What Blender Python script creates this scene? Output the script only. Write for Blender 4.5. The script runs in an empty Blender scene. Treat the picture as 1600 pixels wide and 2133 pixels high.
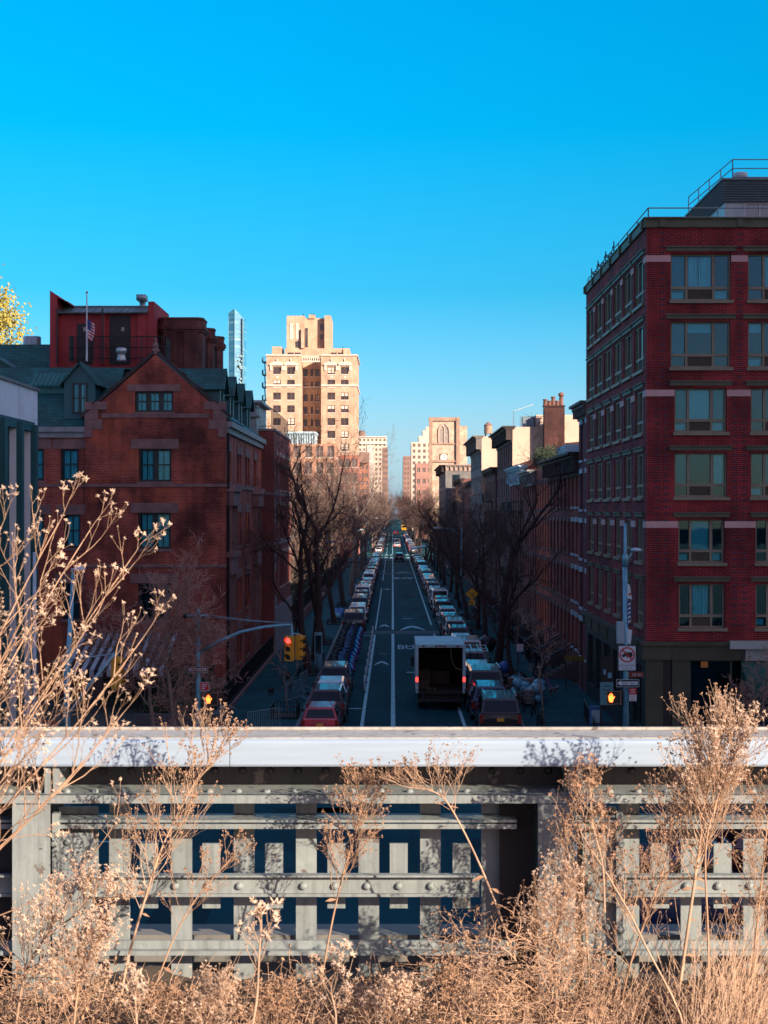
import bpy, bmesh, math, random
from mathutils import Vector, Matrix
S = bpy.context.scene
COL = S.collection
pi = math.pi

# ---------------------------------------------------------------- mesh collector
class MB:
    def __init__(s):
        s.v = []; s.f = []; s.m = []
    def vert(s, p):
        s.v.append((p[0], p[1], p[2])); return len(s.v) - 1
    def poly(s, pts, mi=0):
        s.f.append([s.vert(p) for p in pts]); s.m.append(mi)
    def box(s, x0, x1, y0, y1, z0, z1, mi=0):
        b = len(s.v)
        for z in (z0, z1):
            for x, y in ((x0, y0), (x1, y0), (x1, y1), (x0, y1)):
                s.v.append((x, y, z))
        for q in ((0, 3, 2, 1), (4, 5, 6, 7), (0, 1, 5, 4), (1, 2, 6, 5), (2, 3, 7, 6), (3, 0, 4, 7)):
            s.f.append([b + i for i in q]); s.m.append(mi)
    def obox(s, c, ax, ay, az, hx, hy, hz, mi=0):
        c = Vector(c); ax = Vector(ax) * hx; ay = Vector(ay) * hy; az = Vector(az) * hz
        b = len(s.v)
        for k in (-1, 1):
            for i, j in ((-1, -1), (1, -1), (1, 1), (-1, 1)):
                p = c + ax * i + ay * j + az * k; s.v.append(p[:])
        for q in ((0, 3, 2, 1), (4, 5, 6, 7), (0, 1, 5, 4), (1, 2, 6, 5), (2, 3, 7, 6), (3, 0, 4, 7)):
            s.f.append([b + i for i in q]); s.m.append(mi)
    def prism(s, pts, axis, a0, a1, mi=0):
        def P(p, a):
            return {'x': (a, p[0], p[1]), 'y': (p[0], a, p[1]), 'z': (p[0], p[1], a)}[axis]
        n = len(pts)
        s.poly([P(p, a0) for p in pts], mi); s.poly([P(p, a1) for p in reversed(pts)], mi)
        for i in range(n):
            p, q = pts[i], pts[(i + 1) % n]
            s.poly([P(p, a0), P(p, a1), P(q, a1), P(q, a0)], mi)
    def tube(s, pts, rad, n=6, mi=0, cap=True):
        pts = [Vector(p) for p in pts]
        if not hasattr(rad, '__len__'): rad = [rad] * len(pts)
        rings = []; prev = None
        for i, p in enumerate(pts):
            d = pts[min(i + 1, len(pts) - 1)] - pts[max(i - 1, 0)]
            if d.length < 1e-9: d = Vector((0, 0, 1))
            d.normalize()
            if prev is None:
                a = d.cross(Vector((0, 0, 1)) if abs(d.z) < .9 else Vector((1, 0, 0)))
            else:
                a = prev - d * prev.dot(d)
                if a.length < 1e-6: a = d.orthogonal()
            a.normalize(); prev = a; b = d.cross(a)
            base = len(s.v)
            for k in range(n):
                t = 2 * pi * k / n
                q = p + (a * math.cos(t) + b * math.sin(t)) * rad[i]
                s.v.append(q[:])
            rings.append(base)
        for i in range(len(rings) - 1):
            A, B = rings[i], rings[i + 1]
            for k in range(n):
                k2 = (k + 1) % n
                s.f.append([A + k, A + k2, B + k2, B + k]); s.m.append(mi)
        if cap and n > 2:
            s.f.append([rings[0] + k for k in reversed(range(n))]); s.m.append(mi)
            s.f.append([rings[-1] + k for k in range(n)]); s.m.append(mi)
    def lathe(s, prof, c=(0, 0, 0), n=12, mi=0, axis='z'):
        c = Vector(c); rings = []
        for r, h in prof:
            base = len(s.v)
            for k in range(n):
                t = 2 * pi * k / n; a, b = r * math.cos(t), r * math.sin(t)
                o = {'z': (a, b, h), 'y': (a, h, b), 'x': (h, a, b)}[axis]
                s.v.append((c.x + o[0], c.y + o[1], c.z + o[2]))
            rings.append(base)
        for A, B in zip(rings, rings[1:]):
            for k in range(n):
                k2 = (k + 1) % n
                s.f.append([A + k, A + k2, B + k2, B + k]); s.m.append(mi)
        s.f.append([rings[0] + k for k in reversed(range(n))]); s.m.append(mi)
        s.f.append([rings[-1] + k for k in range(n)]); s.m.append(mi)
    def ball(s, c, r, mi=0, n=6, m=4, sq=(1, 1, 1), jit=0, rnd=None):
        c = Vector(c); base = len(s.v)
        def J(): return 1 + (rnd.uniform(-jit, jit) if rnd and jit else 0)
        s.v.append((c.x, c.y, c.z - r * sq[2] * J()))
        for i in range(1, m):
            ph = -pi / 2 + pi * i / m
            for k in range(n):
                t = 2 * pi * k / n; j = J()
                s.v.append((c.x + r * sq[0] * j * math.cos(ph) * math.cos(t), c.y + r * sq[1] * j * math.cos(ph) * math.sin(t), c.z + r * sq[2] * j * math.sin(ph)))
        s.v.append((c.x, c.y, c.z + r * sq[2] * J())); top = len(s.v) - 1
        for k in range(n):
            k2 = (k + 1) % n
            s.f.append([base, base + 1 + k2, base + 1 + k]); s.m.append(mi)
            for i in range(m - 2):
                A = base + 1 + i * n; B = A + n
                s.f.append([A + k, A + k2, B + k2, B + k]); s.m.append(mi)
            A = base + 1 + (m - 2) * n
            s.f.append([A + k, A + k2, top]); s.m.append(mi)
    # --- boxes and walls in a facade frame
    def fbox(s, fr, u0, u1, z0, z1, d0, d1, mi=0):
        c = [fr(u, z, d) for z in (z0, z1) for u, d in ((u0, d0), (u1, d0), (u1, d1), (u0, d1))]
        b = len(s.v); s.v += [p[:] for p in c]
        for q in ((0, 3, 2, 1), (4, 5, 6, 7), (0, 1, 5, 4), (1, 2, 6, 5), (2, 3, 7, 6), (3, 0, 4, 7)):
            s.f.append([b + i for i in q]); s.m.append(mi)
    def fquad(s, fr, u0, u1, z0, z1, d, mi=0):
        s.poly([fr(u0, z0, d), fr(u1, z0, d), fr(u1, z1, d), fr(u0, z1, d)], mi)
    def facade(s, fr, u0, u1, z0, z1, ops, rev, mi=0):
        us = sorted({u0, u1} | {min(max(a, u0), u1) for o in ops for a in o[:2]})
        zs = sorted({z0, z1} | {min(max(a, z0), z1) for o in ops for a in o[2:4]})
        for i in range(len(us) - 1):
            run = None
            for j in range(len(zs) - 1):
                cu, cz = (us[i] + us[i + 1]) / 2, (zs[j] + zs[j + 1]) / 2
                hole = any(o[0] < cu < o[1] and o[2] < cz < o[3] for o in ops)
                if not hole:
                    run = (run[0], zs[j + 1]) if run else (zs[j], zs[j + 1])
                if run and (hole or j == len(zs) - 2):
                    s.fquad(fr, us[i], us[i + 1], run[0], run[1], 0, mi); run = None
        for o in ops:
            a, b, c, d = o[:4]
            s.poly([fr(a, c, 0), fr(a, d, 0), fr(a, d, rev), fr(a, c, rev)], mi)
            s.poly([fr(b, c, 0), fr(b, c, rev), fr(b, d, rev), fr(b, d, 0)], mi)
            s.poly([fr(a, d, 0), fr(b, d, 0), fr(b, d, rev), fr(a, d, rev)], mi)
            s.poly([fr(a, c, 0), fr(a, c, rev), fr(b, c, rev), fr(b, c, 0)], mi)
    def build(s, name, mats, parent=None, smooth=False, tagd=None):
        me = bpy.data.meshes.new(name)
        off = Vector((0, 0, 0)); p = parent
        while p is not None: off += Vector(p.location); p = p.parent
        me.from_pydata([(a - off.x, b - off.y, c - off.z) for a, b, c in s.v], [], s.f)
        if not isinstance(mats, (list, tuple)): mats = [mats]
        for m in mats: me.materials.append(m)
        if len(mats) > 1: me.polygons.foreach_set('material_index', s.m)
        if smooth:
            me.polygons.foreach_set('use_smooth', [True] * len(me.polygons))
        me.update()
        o = bpy.data.objects.new(name, me); COL.objects.link(o)
        if parent is not None: o.parent = parent
        if tagd: tag(o, *tagd)
        return o

def tag(o, label, cat, group=None):
    o['label'] = label; o['category'] = cat
    if group: o['group'] = group
    return o
def thing(name, label, cat, loc=(0, 0, 0), group=None):
    o = bpy.data.objects.new(name, None); COL.objects.link(o); o.location = loc
    o.empty_display_size = .3
    return tag(o, label, cat, group)
def struct(o): o['kind'] = 'structure'; return o
def stuff(o): o['kind'] = 'stuff'; return o
def dup(root, loc, rotz=0, scale=1, label=None, group=None):
    def cp(o, par):
        c = o.copy(); COL.objects.link(c)
        if par is not None: c.parent = par
        for ch in list(o.children): cp(ch, c)
        return c
    r = cp(root, None); r.location = loc; r.rotation_euler = (0, 0, rotz); r.scale = (scale,) * 3
    if label: r['label'] = label
    if group: r['group'] = group
    return r
def FW(y):                                        # facade that looks back at the High Line (west)
    return lambda u, z, d: Vector((u, y + d, z))
def FS(x):                                        # facade looking to +x
    return lambda u, z, d: Vector((x - d, u, z))
def FN(x):                                        # facade looking to -x
    return lambda u, z, d: Vector((x + d, u, z))

# ---------------------------------------------------------------- materials
def nodes(name):
    m = bpy.data.materials.new(name); m.use_nodes = True
    nt = m.node_tree; b = nt.nodes['Principled BSDF']
    return m, nt, b
def N(nt, t, **kw):
    n = nt.nodes.new(t)
    for k, v in kw.items():
        if k.startswith('i_'):
            key = k[2:]
            n.inputs[int(key) if key.isdigit() else key].default_value = v
        else: setattr(n, k, v)
    return n
def mixc(nt, fac, a, b, mode='MIX'):
    n = nt.nodes.new('ShaderNodeMix'); n.data_type = 'RGBA'; n.blend_type = mode
    for sock, val in ((0, fac), (6, a), (7, b)):
        if hasattr(val, 'is_linked') or isinstance(val, bpy.types.NodeSocket): nt.links.new(val, n.inputs[sock])
        elif sock == 0: n.inputs[0].default_value = val
        else: n.inputs[sock].default_value = (*val[:3], 1)
    return n.outputs[2]
def ramp(nt, fac, stops):
    n = nt.nodes.new('ShaderNodeValToRGB'); e = n.color_ramp.elements
    while len(e) < len(stops): e.new(.5)
    for el, (p, c) in zip(e, stops):
        el.position = p; el.color = (*c, 1) if hasattr(c, '__len__') else (c, c, c, 1)
    nt.links.new(fac, n.inputs[0]); return n.outputs[0]
def noise(nt, scale, detail=4, vec=None, rough=.55):
    n = N(nt, 'ShaderNodeTexNoise', i_Scale=scale, i_Detail=detail, i_Roughness=rough)
    if vec is not None: nt.links.new(vec, n.inputs['Vector'])
    return n.outputs[0]
def pos(nt): return N(nt, 'ShaderNodeNewGeometry').outputs['Position']
def objc(nt): return N(nt, 'ShaderNodeTexCoord').outputs['Object']
def mat(name, col, rough=.8, var=.25, scale=2.0, metal=0, bump=0, bscale=30, coat=0, spec=.5, local=False):
    m, nt, b = nodes(name)
    v = objc(nt) if local else pos(nt)
    if var > 0:
        f = ramp(nt, noise(nt, scale, 5, v), [(.3, 1 - var), (.7, 1 + var * .6)])
        nt.links.new(mixc(nt, 1, col, f, 'MULTIPLY'), b.inputs['Base Color'])
    else: b.inputs['Base Color'].default_value = (*col, 1)
    b.inputs['Roughness'].default_value = rough; b.inputs['Metallic'].default_value = metal
    b.inputs['Coat Weight'].default_value = coat; b.inputs['Coat Roughness'].default_value = .05
    b.inputs['Specular IOR Level'].default_value = spec
    if bump:
        bn = N(nt, 'ShaderNodeBump', i_Strength=bump, i_Distance=.02)
        nt.links.new(noise(nt, bscale, 5, v), bn.inputs['Height']); nt.links.new(bn.outputs[0], b.inputs['Normal'])
    return m
def emit(name, col, st):
    m, nt, b = nodes(name); b.inputs['Base Color'].default_value = (*[c * .3 for c in col], 1)
    b.inputs['Emission Color'].default_value = (*col, 1); b.inputs['Emission Strength'].default_value = st
    return m
def brick(name, c1, c2, mortar, stain=.5, bw=.22, bh=.075, patch=None, ms=.012):
    m, nt, b = nodes(name); P = pos(nt)
    sx = N(nt, 'ShaderNodeSeparateXYZ'); nt.links.new(P, sx.inputs[0])
    ad = N(nt, 'ShaderNodeMath', operation='ADD'); nt.links.new(sx.outputs[0], ad.inputs[0]); nt.links.new(sx.outputs[1], ad.inputs[1])
    cx = N(nt, 'ShaderNodeCombineXYZ'); nt.links.new(ad.outputs[0], cx.inputs[0]); nt.links.new(sx.outputs[2], cx.inputs[1])
    br = N(nt, 'ShaderNodeTexBrick', i_Scale=1.0)
    br.inputs['Brick Width'].default_value = bw; br.inputs['Row Height'].default_value = bh
    br.inputs['Mortar Size'].default_value = ms; br.inputs['Mortar Smooth'].default_value = .2
    br.inputs['Color1'].default_value = (*c1, 1); br.inputs['Color2'].default_value = (*c2, 1); br.inputs['Mortar'].default_value = (*mortar, 1)
    nt.links.new(cx.outputs[0], br.inputs['Vector'])
    f = ramp(nt, noise(nt, .45, 6, P, .62), [(.34, 1 - stain), (.62, 1.1)])
    c = mixc(nt, 1, br.outputs[0], f, 'MULTIPLY')
    if patch:
        g = ramp(nt, noise(nt, .33, 5, P, .6), [(.5, 0), (.62, .75)])
        c = mixc(nt, g, c, patch)
    mp = N(nt, 'ShaderNodeMapping'); mp.inputs['Scale'].default_value = (2.2, 2.2, .25); nt.links.new(P, mp.inputs['Vector'])
    st = ramp(nt, noise(nt, 1, 5, mp.outputs[0]), [(.38, .62), (.6, 1.0)])
    c = mixc(nt, .8 * min(1, stain * 1.6), c, mixc(nt, 1, c, st, 'MULTIPLY'))
    nt.links.new(c, b.inputs['Base Color']); b.inputs['Roughness'].default_value = .9
    bp = N(nt, 'ShaderNodeBump', i_Strength=.5, i_Distance=.01, invert=True)
    nt.links.new(br.outputs['Fac'], bp.inputs['Height']); nt.links.new(bp.outputs[0], b.inputs['Normal'])
    return m
def glass(name, tint=(.02, .04, .05), spec=.9):   # opaque dark pane that mirrors the sky
    m, nt, b = nodes(name); b.inputs['Roughness'].default_value = .04
    f = ramp(nt, noise(nt, .35, 2, pos(nt)), [(.35, .5), (.65, 1.6)])
    nt.links.new(mixc(nt, 1, tint, f, 'MULTIPLY'), b.inputs['Base Color'])
    b.inputs['Specular IOR Level'].default_value = spec; b.inputs['IOR'].default_value = 1.6
    bp = N(nt, 'ShaderNodeBump', i_Strength=.05, i_Distance=.05)
    nt.links.new(noise(nt, .9, 2, pos(nt)), bp.inputs['Height']); nt.links.new(bp.outputs[0], b.inputs['Normal'])
    return m
def clear(name, tint=(.75, .85, .85)):            # pane one can see through
    m = bpy.data.materials.new(name); m.use_nodes = True; nt = m.node_tree; nt.nodes.clear()
    o = nt.nodes.new('ShaderNodeOutputMaterial'); t = N(nt, 'ShaderNodeBsdfTransparent'); g = N(nt, 'ShaderNodeBsdfGlossy')
    t.inputs[0].default_value = (*tint, 1); g.inputs['Roughness'].default_value = .02; g.inputs[0].default_value = (.28, .76, 1, 1)
    bp = N(nt, 'ShaderNodeBump', i_Strength=.04, i_Distance=.05)
    nt.links.new(noise(nt, .8, 2, pos(nt)), bp.inputs['Height']); nt.links.new(bp.outputs[0], g.inputs['Normal'])
    fr = N(nt, 'ShaderNodeFresnel', i_IOR=1.75); mx = N(nt, 'ShaderNodeMixShader')
    nt.links.new(fr.outputs[0], mx.inputs[0]); nt.links.new(t.outputs[0], mx.inputs[1]); nt.links.new(g.outputs[0], mx.inputs[2])
    nt.links.new(mx.outputs[0], o.inputs[0]); return m

# text as a mesh in the local xz plane (reads from -y), centred
_txt = {}
def text_into(mb, txt, c, h, ax=(1, 0, 0), up=(0, 0, 1), mi=0, wide=None, lift=0):
    if txt not in _txt:
        cu = bpy.data.curves.new('txt', 'FONT'); cu.body = txt; cu.size = 1; cu.resolution_u = 2
        o = bpy.data.objects.new('txt', cu); COL.objects.link(o); bpy.context.view_layer.update()
        me = o.to_mesh(); vs = [v.co.copy() for v in me.vertices]; fs = [list(p.vertices) for p in me.polygons]
        o.to_mesh_clear(); bpy.data.objects.remove(o); bpy.data.curves.remove(cu)
        x0 = min(v.x for v in vs); x1 = max(v.x for v in vs); y0 = min(v.y for v in vs); y1 = max(v.y for v in vs)
        _txt[txt] = ([((v.x - (x0 + x1) / 2), (v.y - (y0 + y1) / 2)) for v in vs], fs, x1 - x0, y1 - y0)
    vs, fs, w, hh = _txt[txt]
    k = h / hh; kx = (wide / w) if wide else k
    c = Vector(c); ax = Vector(ax); up = Vector(up); b = len(mb.v)
    nrm = ax.cross(up)
    for x, y in vs: mb.v.append((c + ax * x * kx + up * y * k + nrm * lift)[:])
    for f in fs: mb.f.append([b + i for i in f]); mb.m.append(mi)
# ---------------------------------------------------------------- camera, sun, sky
H = 10.5
cam = bpy.data.cameras.new('camera'); co = bpy.data.objects.new('camera', cam); COL.objects.link(co); S.camera = co
co.location = (0, 0, H); co.rotation_euler = (pi / 2, 0, 0)
cam.sensor_fit = 'VERTICAL'; cam.sensor_height = 36; cam.sensor_width = 27
cam.lens = 36 * 3200 / 2133; cam.shift_x = -18 / 2133; cam.shift_y = -4.5 / 2133
cam.clip_start = .1; cam.clip_end = 9000
cam.dof.use_dof = True; cam.dof.focus_distance = 12.0; cam.dof.aperture_fstop = 14
S.view_settings.view_transform = 'Standard'; S.view_settings.look = 'None'; S.view_settings.gamma = 1; S.view_settings.exposure = .9
S.cycles.max_bounces = 6; S.cycles.transparent_max_bounces = 12; S.cycles.use_denoising = True
S.cycles.caustics_reflective = False; S.cycles.caustics_refractive = False
SUN_AZ, SUN_EL = math.radians(135), math.radians(20)
sv = Vector((math.sin(SUN_AZ) * math.cos(SUN_EL), math.cos(SUN_AZ) * math.cos(SUN_EL), math.sin(SUN_EL)))
sl = bpy.data.lights.new('sun', 'SUN'); so = bpy.data.objects.new('sun', sl); COL.objects.link(so)
sl.energy = 5.0; sl.angle = math.radians(.5); sl.color = (1, .85, .69)
so.rotation_euler = (-sv).to_track_quat('-Z', 'Y').to_euler(); so.location = (30, -30, 60)
W = bpy.data.worlds.new('World'); S.world = W; W.use_nodes = True
nt = W.node_tree; bg = nt.nodes['Background']
sky = N(nt, 'ShaderNodeTexSky', sky_type='NISHITA', sun_disc=False, sun_elevation=SUN_EL, sun_rotation=SUN_AZ)
gen = N(nt, 'ShaderNodeTexCoord').outputs['Generated']
sp = N(nt, 'ShaderNodeSeparateXYZ'); nt.links.new(gen, sp.inputs[0])
g = ramp(nt, sp.outputs[2], [(0, (.72, 1.06, 1.9)), (.05, (.55, .87, 1.34)), (.085, (.34, .83, 1.24)), (.14, (.10, .78, 1.14)), (.24, (.003, .93, 1.33)), (.33, (.0, 1.03, 1.5)), (.5, (1.6, 1.4, 1.6)), (1, (2.3, 1.9, 2.0))])
dt = N(nt, 'ShaderNodeVectorMath', operation='DOT_PRODUCT'); nt.links.new(gen, dt.inputs[0]); dt.inputs[1].default_value = (math.sin(math.radians(165)), math.cos(math.radians(165)), 0)
wf = ramp(nt, dt.outputs['Value'], [(.0, 0), (.65, 1)])
g2 = mixc(nt, wf, g, (.84, .68, .92))
nt.links.new(mixc(nt, 1, sky.outputs[0], g2, 'MULTIPLY'), bg.inputs[0]); bg.inputs[1].default_value = .08

# ---------------------------------------------------------------- ground, road, pavements
def asphalt(name, col):
    m, nt, b = nodes(name); P = pos(nt)
    mp = N(nt, 'ShaderNodeMapping'); mp.inputs['Scale'].default_value = (1, .06, 1); nt.links.new(P, mp.inputs['Vector'])
    f = ramp(nt, noise(nt, 1.1, 4, mp.outputs[0]), [(.3, .8), (.7, 1.2)])
    f2 = ramp(nt, noise(nt, .12, 6, P), [(.35, .78), (.65, 1.18)])
    f3 = ramp(nt, noise(nt, 60, 2, P), [(.3, .8), (.7, 1.2)])
    vo = N(nt, 'ShaderNodeTexVoronoi', feature='DISTANCE_TO_EDGE', i_Scale=.16); nt.links.new(P, vo.inputs['Vector'])
    ck = ramp(nt, vo.outputs['Distance'], [(.0, .6), (.006, 1)])
    c = col
    for q in (f, f2, f3, ck): c = mixc(nt, 1, c, q, 'MULTIPLY')
    nt.links.new(c, b.inputs['Base Color']); b.inputs['Roughness'].default_value = .85; b.inputs['Specular IOR Level'].default_value = .12
    bp = N(nt, 'ShaderNodeBump', i_Strength=.3, i_Distance=.01); nt.links.new(noise(nt, 90, 3, P), bp.inputs['Height']); nt.links.new(bp.outputs[0], b.inputs['Normal'])
    return m
def paving(name, col, w=1.5):
    m, nt, b = nodes(name); P = pos(nt)
    br = N(nt, 'ShaderNodeTexBrick', offset=0, i_Scale=1.0); nt.links.new(P, br.inputs['Vector'])
    br.inputs['Brick Width'].default_value = w; br.inputs['Row Height'].default_value = w; br.inputs['Mortar Size'].default_value = .015
    br.inputs['Color1'].default_value = (*col, 1); br.inputs['Color2'].default_value = (*[c * .8 for c in col], 1); br.inputs['Mortar'].default_value = (*[c * .45 for c in col], 1)
    f = ramp(nt, noise(nt, .5, 6, P), [(.3, .7), (.7, 1.15)])
    f2 = ramp(nt, noise(nt, 9, 3, P), [(.35, .88), (.6, 1.05)])
    nt.links.new(mixc(nt, 1, mixc(nt, 1, br.outputs[0], f, 'MULTIPLY'), f2, 'MULTIPLY'), b.inputs['Base Color']); b.inputs['Roughness'].default_value = .85; b.inputs['Specular IOR Level'].default_value = .15
    return m
M_asph = asphalt('asphalt', (.003, .050, .064))
M_pave = paving('pavement concrete', (.012, .085, .10))
M_kerb = mat('kerb stone', (.16, .19, .2), .85)
M_ground = mat('ground dirt', (.07, .07, .06), .95, .3, .3)
def paint(name, col):
    m, nt, b = nodes(name); P = pos(nt)
    wv = ramp(nt, noise(nt, 7, 5, P, .7), [(.4, .45), (.52, 1)])
    nt.links.new(mixc(nt, 1, col, wv, 'MULTIPLY'), b.inputs['Base Color']); b.inputs['Roughness'].default_value = .7
    return m
M_paint = paint('road paint', (.32, .62, .68))

mb = MB(); mb.poly([(-3000, -600, -.02), (3000, -600, -.02), (3000, 4500, -.02), (-3000, 4500, -.02)]); struct(mb.build('ground', M_ground))
mb = MB()
def sheet(mb, x0, x1, y0, y1, z, mi=0): mb.poly([(x0, y0, z), (x1, y0, z), (x1, y1, z), (x0, y1, z)], mi)
sheet(mb, -4.5, 6.2, 62, 332, 0); sheet(mb, -4.5, 6.2, 362, 1600, 0)
struct(mb.build('street', M_asph))
mb = MB(); sheet(mb, -300, 300, 34, 62, 0); sheet(mb, -300, 300, 332, 362, 0); struct(mb.build('avenue', M_asph))
mb = MB(); kb = MB()
def walk(x0, x1, y0, y1): mb.box(x0, x1, y0, y1, -.015, .13)
walk(-8.4, -4.68, 62.2, 331.8); walk(-200, -8.4, 62.2, 66); walk(6.38, 10.9, 62.2, 331.8); walk(10.9, 200, 62.2, 66)
walk(-8.4, -4.68, 362.2, 1600); walk(6.38, 10.9, 362.2, 1600); walk(-200, 200, 26, 33.8)
walk(-8.4, -60, 326, 331.8); walk(10.9, 60, 326, 331.8)
struct(mb.build('sidewalk', M_pave))
for y0, y1 in ((62.2, 331.8), (362.2, 1600)):
    kb.box(-4.68, -4.5, y0, y1, -.015, .14); kb.box(6.2, 6.38, y0, y1, -.015, .14)
kb.box(-200, -4.5, 62, 62.2, -.015, .14); kb.box(6.2, 200, 62, 62.2, -.015, .14); kb.box(-200, 200, 33.8, 34, -.015, .14)
struct(kb.build('kerb', M_kerb))
# painted markings
mk = MB(); Z = .008
def strip(x, w, y0, y1): sheet(mk, x - w / 2, x + w / 2, y0, y1, Z)
strip(.02, .22, 66, 132.5); strip(.02, .2, 134.5, 225); strip(.02, .2, 227, 330); strip(0, .2, 366, 700)
strip(-1.5, .17, 66, 129); strip(-1.5, .12, 134.5, 160); strip(-1.48, .12, 160, 205); strip(-1.46, .12, 228, 326); strip(-1.46, .12, 366, 700)
strip(3.5, .16, 66, 88); strip(3.5, .14, 92, 131); strip(3.52, .14, 140, 328); strip(3.55, .13, 366, 700)
for y in (81, 128): sheet(mk, -3.4, -1.65, y, y + .3, Z)
for y in (99, 118, 148): sheet(mk, .9, 1.9, y, y + .45, Z)
def chevron(cx, y, w, d, t):
    for sx in (-1, 1):
        mk.poly([(cx, y + d, Z), (cx, y + d - t, Z), (cx + sx * w * .55, y + d * .62 - t, Z), (cx + sx * w, y - t * .2, Z), (cx + sx * w * .9, y + t * .5, Z), (cx + sx * w * .5, y + d * .72, Z)])
for y in (133.8, 255): chevron(1.75, y, 1.15, 5.2, 1.5)
for y in (137.5, 201, 69, 104): chevron(-.75, y, .5, 2.6, 1.0); 
for y in (72, 140, 205): mk.lathe([(.02, Z), (.3, Z + .001)], (-.75, y, 0), 10)
text_into(mk, 'BUMP', (1.75, 117.5, Z), 3.6, (1, 0, 0), (0, 1, 0), wide=2.7)
text_into(mk, 'BUMP', (1.75, 236, Z), 5.5, (1, 0, 0), (0, 1, 0), wide=2.9)
for i in range(9): sheet(mk, -4.2 + i * 1.2, -3.5 + i * 1.2, 334, 340, Z)
for i in range(9): sheet(mk, -4.2 + i * 1.2, -3.5 + i * 1.2, 354, 360, Z)
sheet(mk, -4.4, 6.1, 329.6, 330.6, Z)
for x in (-26, -21.5, -17, 16, 20): pass
for y in (39, 48.5, 57.5): sheet(mk, -120, -7, y, y + .14, Z); sheet(mk, 9, 120, y, y + .14, Z)
for i in range(8): sheet(mk, -4.2 + i * 1.3, -3.6 + i * 1.3, 57.8, 61.2, Z)
struct(mk.build('road_markings', M_paint))
# utility cuts and patched strips in the asphalt
rp_ = random.Random(31)
M_pt = [asphalt('patch asphalt dark', (.002, .030, .040)), asphalt('patch asphalt pale', (.008, .072, .086))]
for k_ in range(2):
    pb_ = MB()
    for (x, y, w, l) in [(rp_.uniform(-3.9, 4.2), 70 + i * 9.3 + rp_.uniform(-3, 3), rp_.uniform(.5, 1.5), rp_.uniform(1.5, 8)) for i in range(26)][k_::2] + [(rp_.uniform(-24, 14), rp_.uniform(36, 58), rp_.uniform(1, 5), rp_.uniform(.8, 3)) for i in range(8)]:
        sheet(pb_, x, min(x + w, 6.0) if y > 62 else x + w, y, y + l if not 56 < y + l < 66 else y + .8, .004 + .0007 * (len(pb_.f) % 3))
    struct(pb_.build('road_patch', M_pt[k_]))
# speed humps, manholes
mb = MB()
for y in (131.5, 253): mb.prism([(y - 1.6, .0062), (y - .8, .05), (y, .07), (y + .8, .05), (y + 1.6, .0062)], 'x', -4.4, 6.1)
struct(mb.build('road_hump', mat('hump asphalt', (.025, .06, .08), .8)))
M_iron = mat('cast iron', (.02, .025, .028), .6, .3, 20)
for i, (x, y) in enumerate(((1.6, 84), (1.3, 151), (-.7, 112), (2.4, 190))):
    mb = MB(); mb.lathe([(.34, .004), (.34, .012), (.3, .014), (.28, .01)], (x, y, 0), 18)
    mb.build('manhole_cover', M_iron, None, False, ('round iron manhole cover set in the street asphalt', 'manhole cover', 'manhole covers'))
# unseen building added behind the viewer, shaped so its shadow covers the crossing
mb = MB(); M_shade_bld = brick('shade building brick', (.3, .2, .16), (.26, .17, .13), (.3, .28, .26))
mb.prism([(46, -30), (148, -30), (170, -52), (68, -52)], 'z', 0, 98); mb.prism([(62, -31), (140, -31), (160, -51), (82, -51)], 'z', 98, 104)
lb = thing('shade_building', 'unseen tall brick building added behind the viewer to shade the crossing', 'building', (97, -41, 0))
mb.build('wall', M_shade_bld, lb)
M_lg = glass('shade building glass')
for i in range(7):
    for j in range(13):
        mb = MB(); mb.box(50 + i * 14, 60 + i * 14, -29.98, -29.9, 3 + j * 7.2, 8 + j * 7.2); mb.build('window', M_lg, lb)
# viaduct deck under the planting bed
mb = MB(); mb.box(-60, 60, -9, 5.6, 7.9, 8.82); mb.box(-60, 60, 5.6, 5.75, 7.6, 8.95)
struct(mb.build('viaduct_deck', mat('deck concrete', (.2, .19, .17), .9)))
mb = MB(); rr = random.Random(3)
nx, ny = 60, 14
gr = [[(-5 + 10 * i / nx, 1.2 + 4.2 * j / ny, 8.86 + rr.uniform(-.03, .05)) for i in range(nx + 1)] for j in range(ny + 1)]
for j in range(ny):
    for i in range(nx): mb.poly([gr[j][i], gr[j][i + 1], gr[j + 1][i + 1], gr[j + 1][i]])
struct(mb.build('planting_soil', mat('soil', (.07, .05, .035), .95, .4, 12, bump=.6)))
def X(px, Y): return (px - 818) * Y / 3200
def Zp(py, Y): return H - (py - 1062) * Y / 3200
def Ys(px, x): return x * 3200 / (px - 818)           # depth of a street facade at plane x
M_stone = mat('brownstone', (.26, .145, .13), .85, .3, 1.5, bump=.2)
M_stonel = mat('pale stone', (.42, .36, .33), .85, .2, 1.5)
M_slate = None
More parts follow.
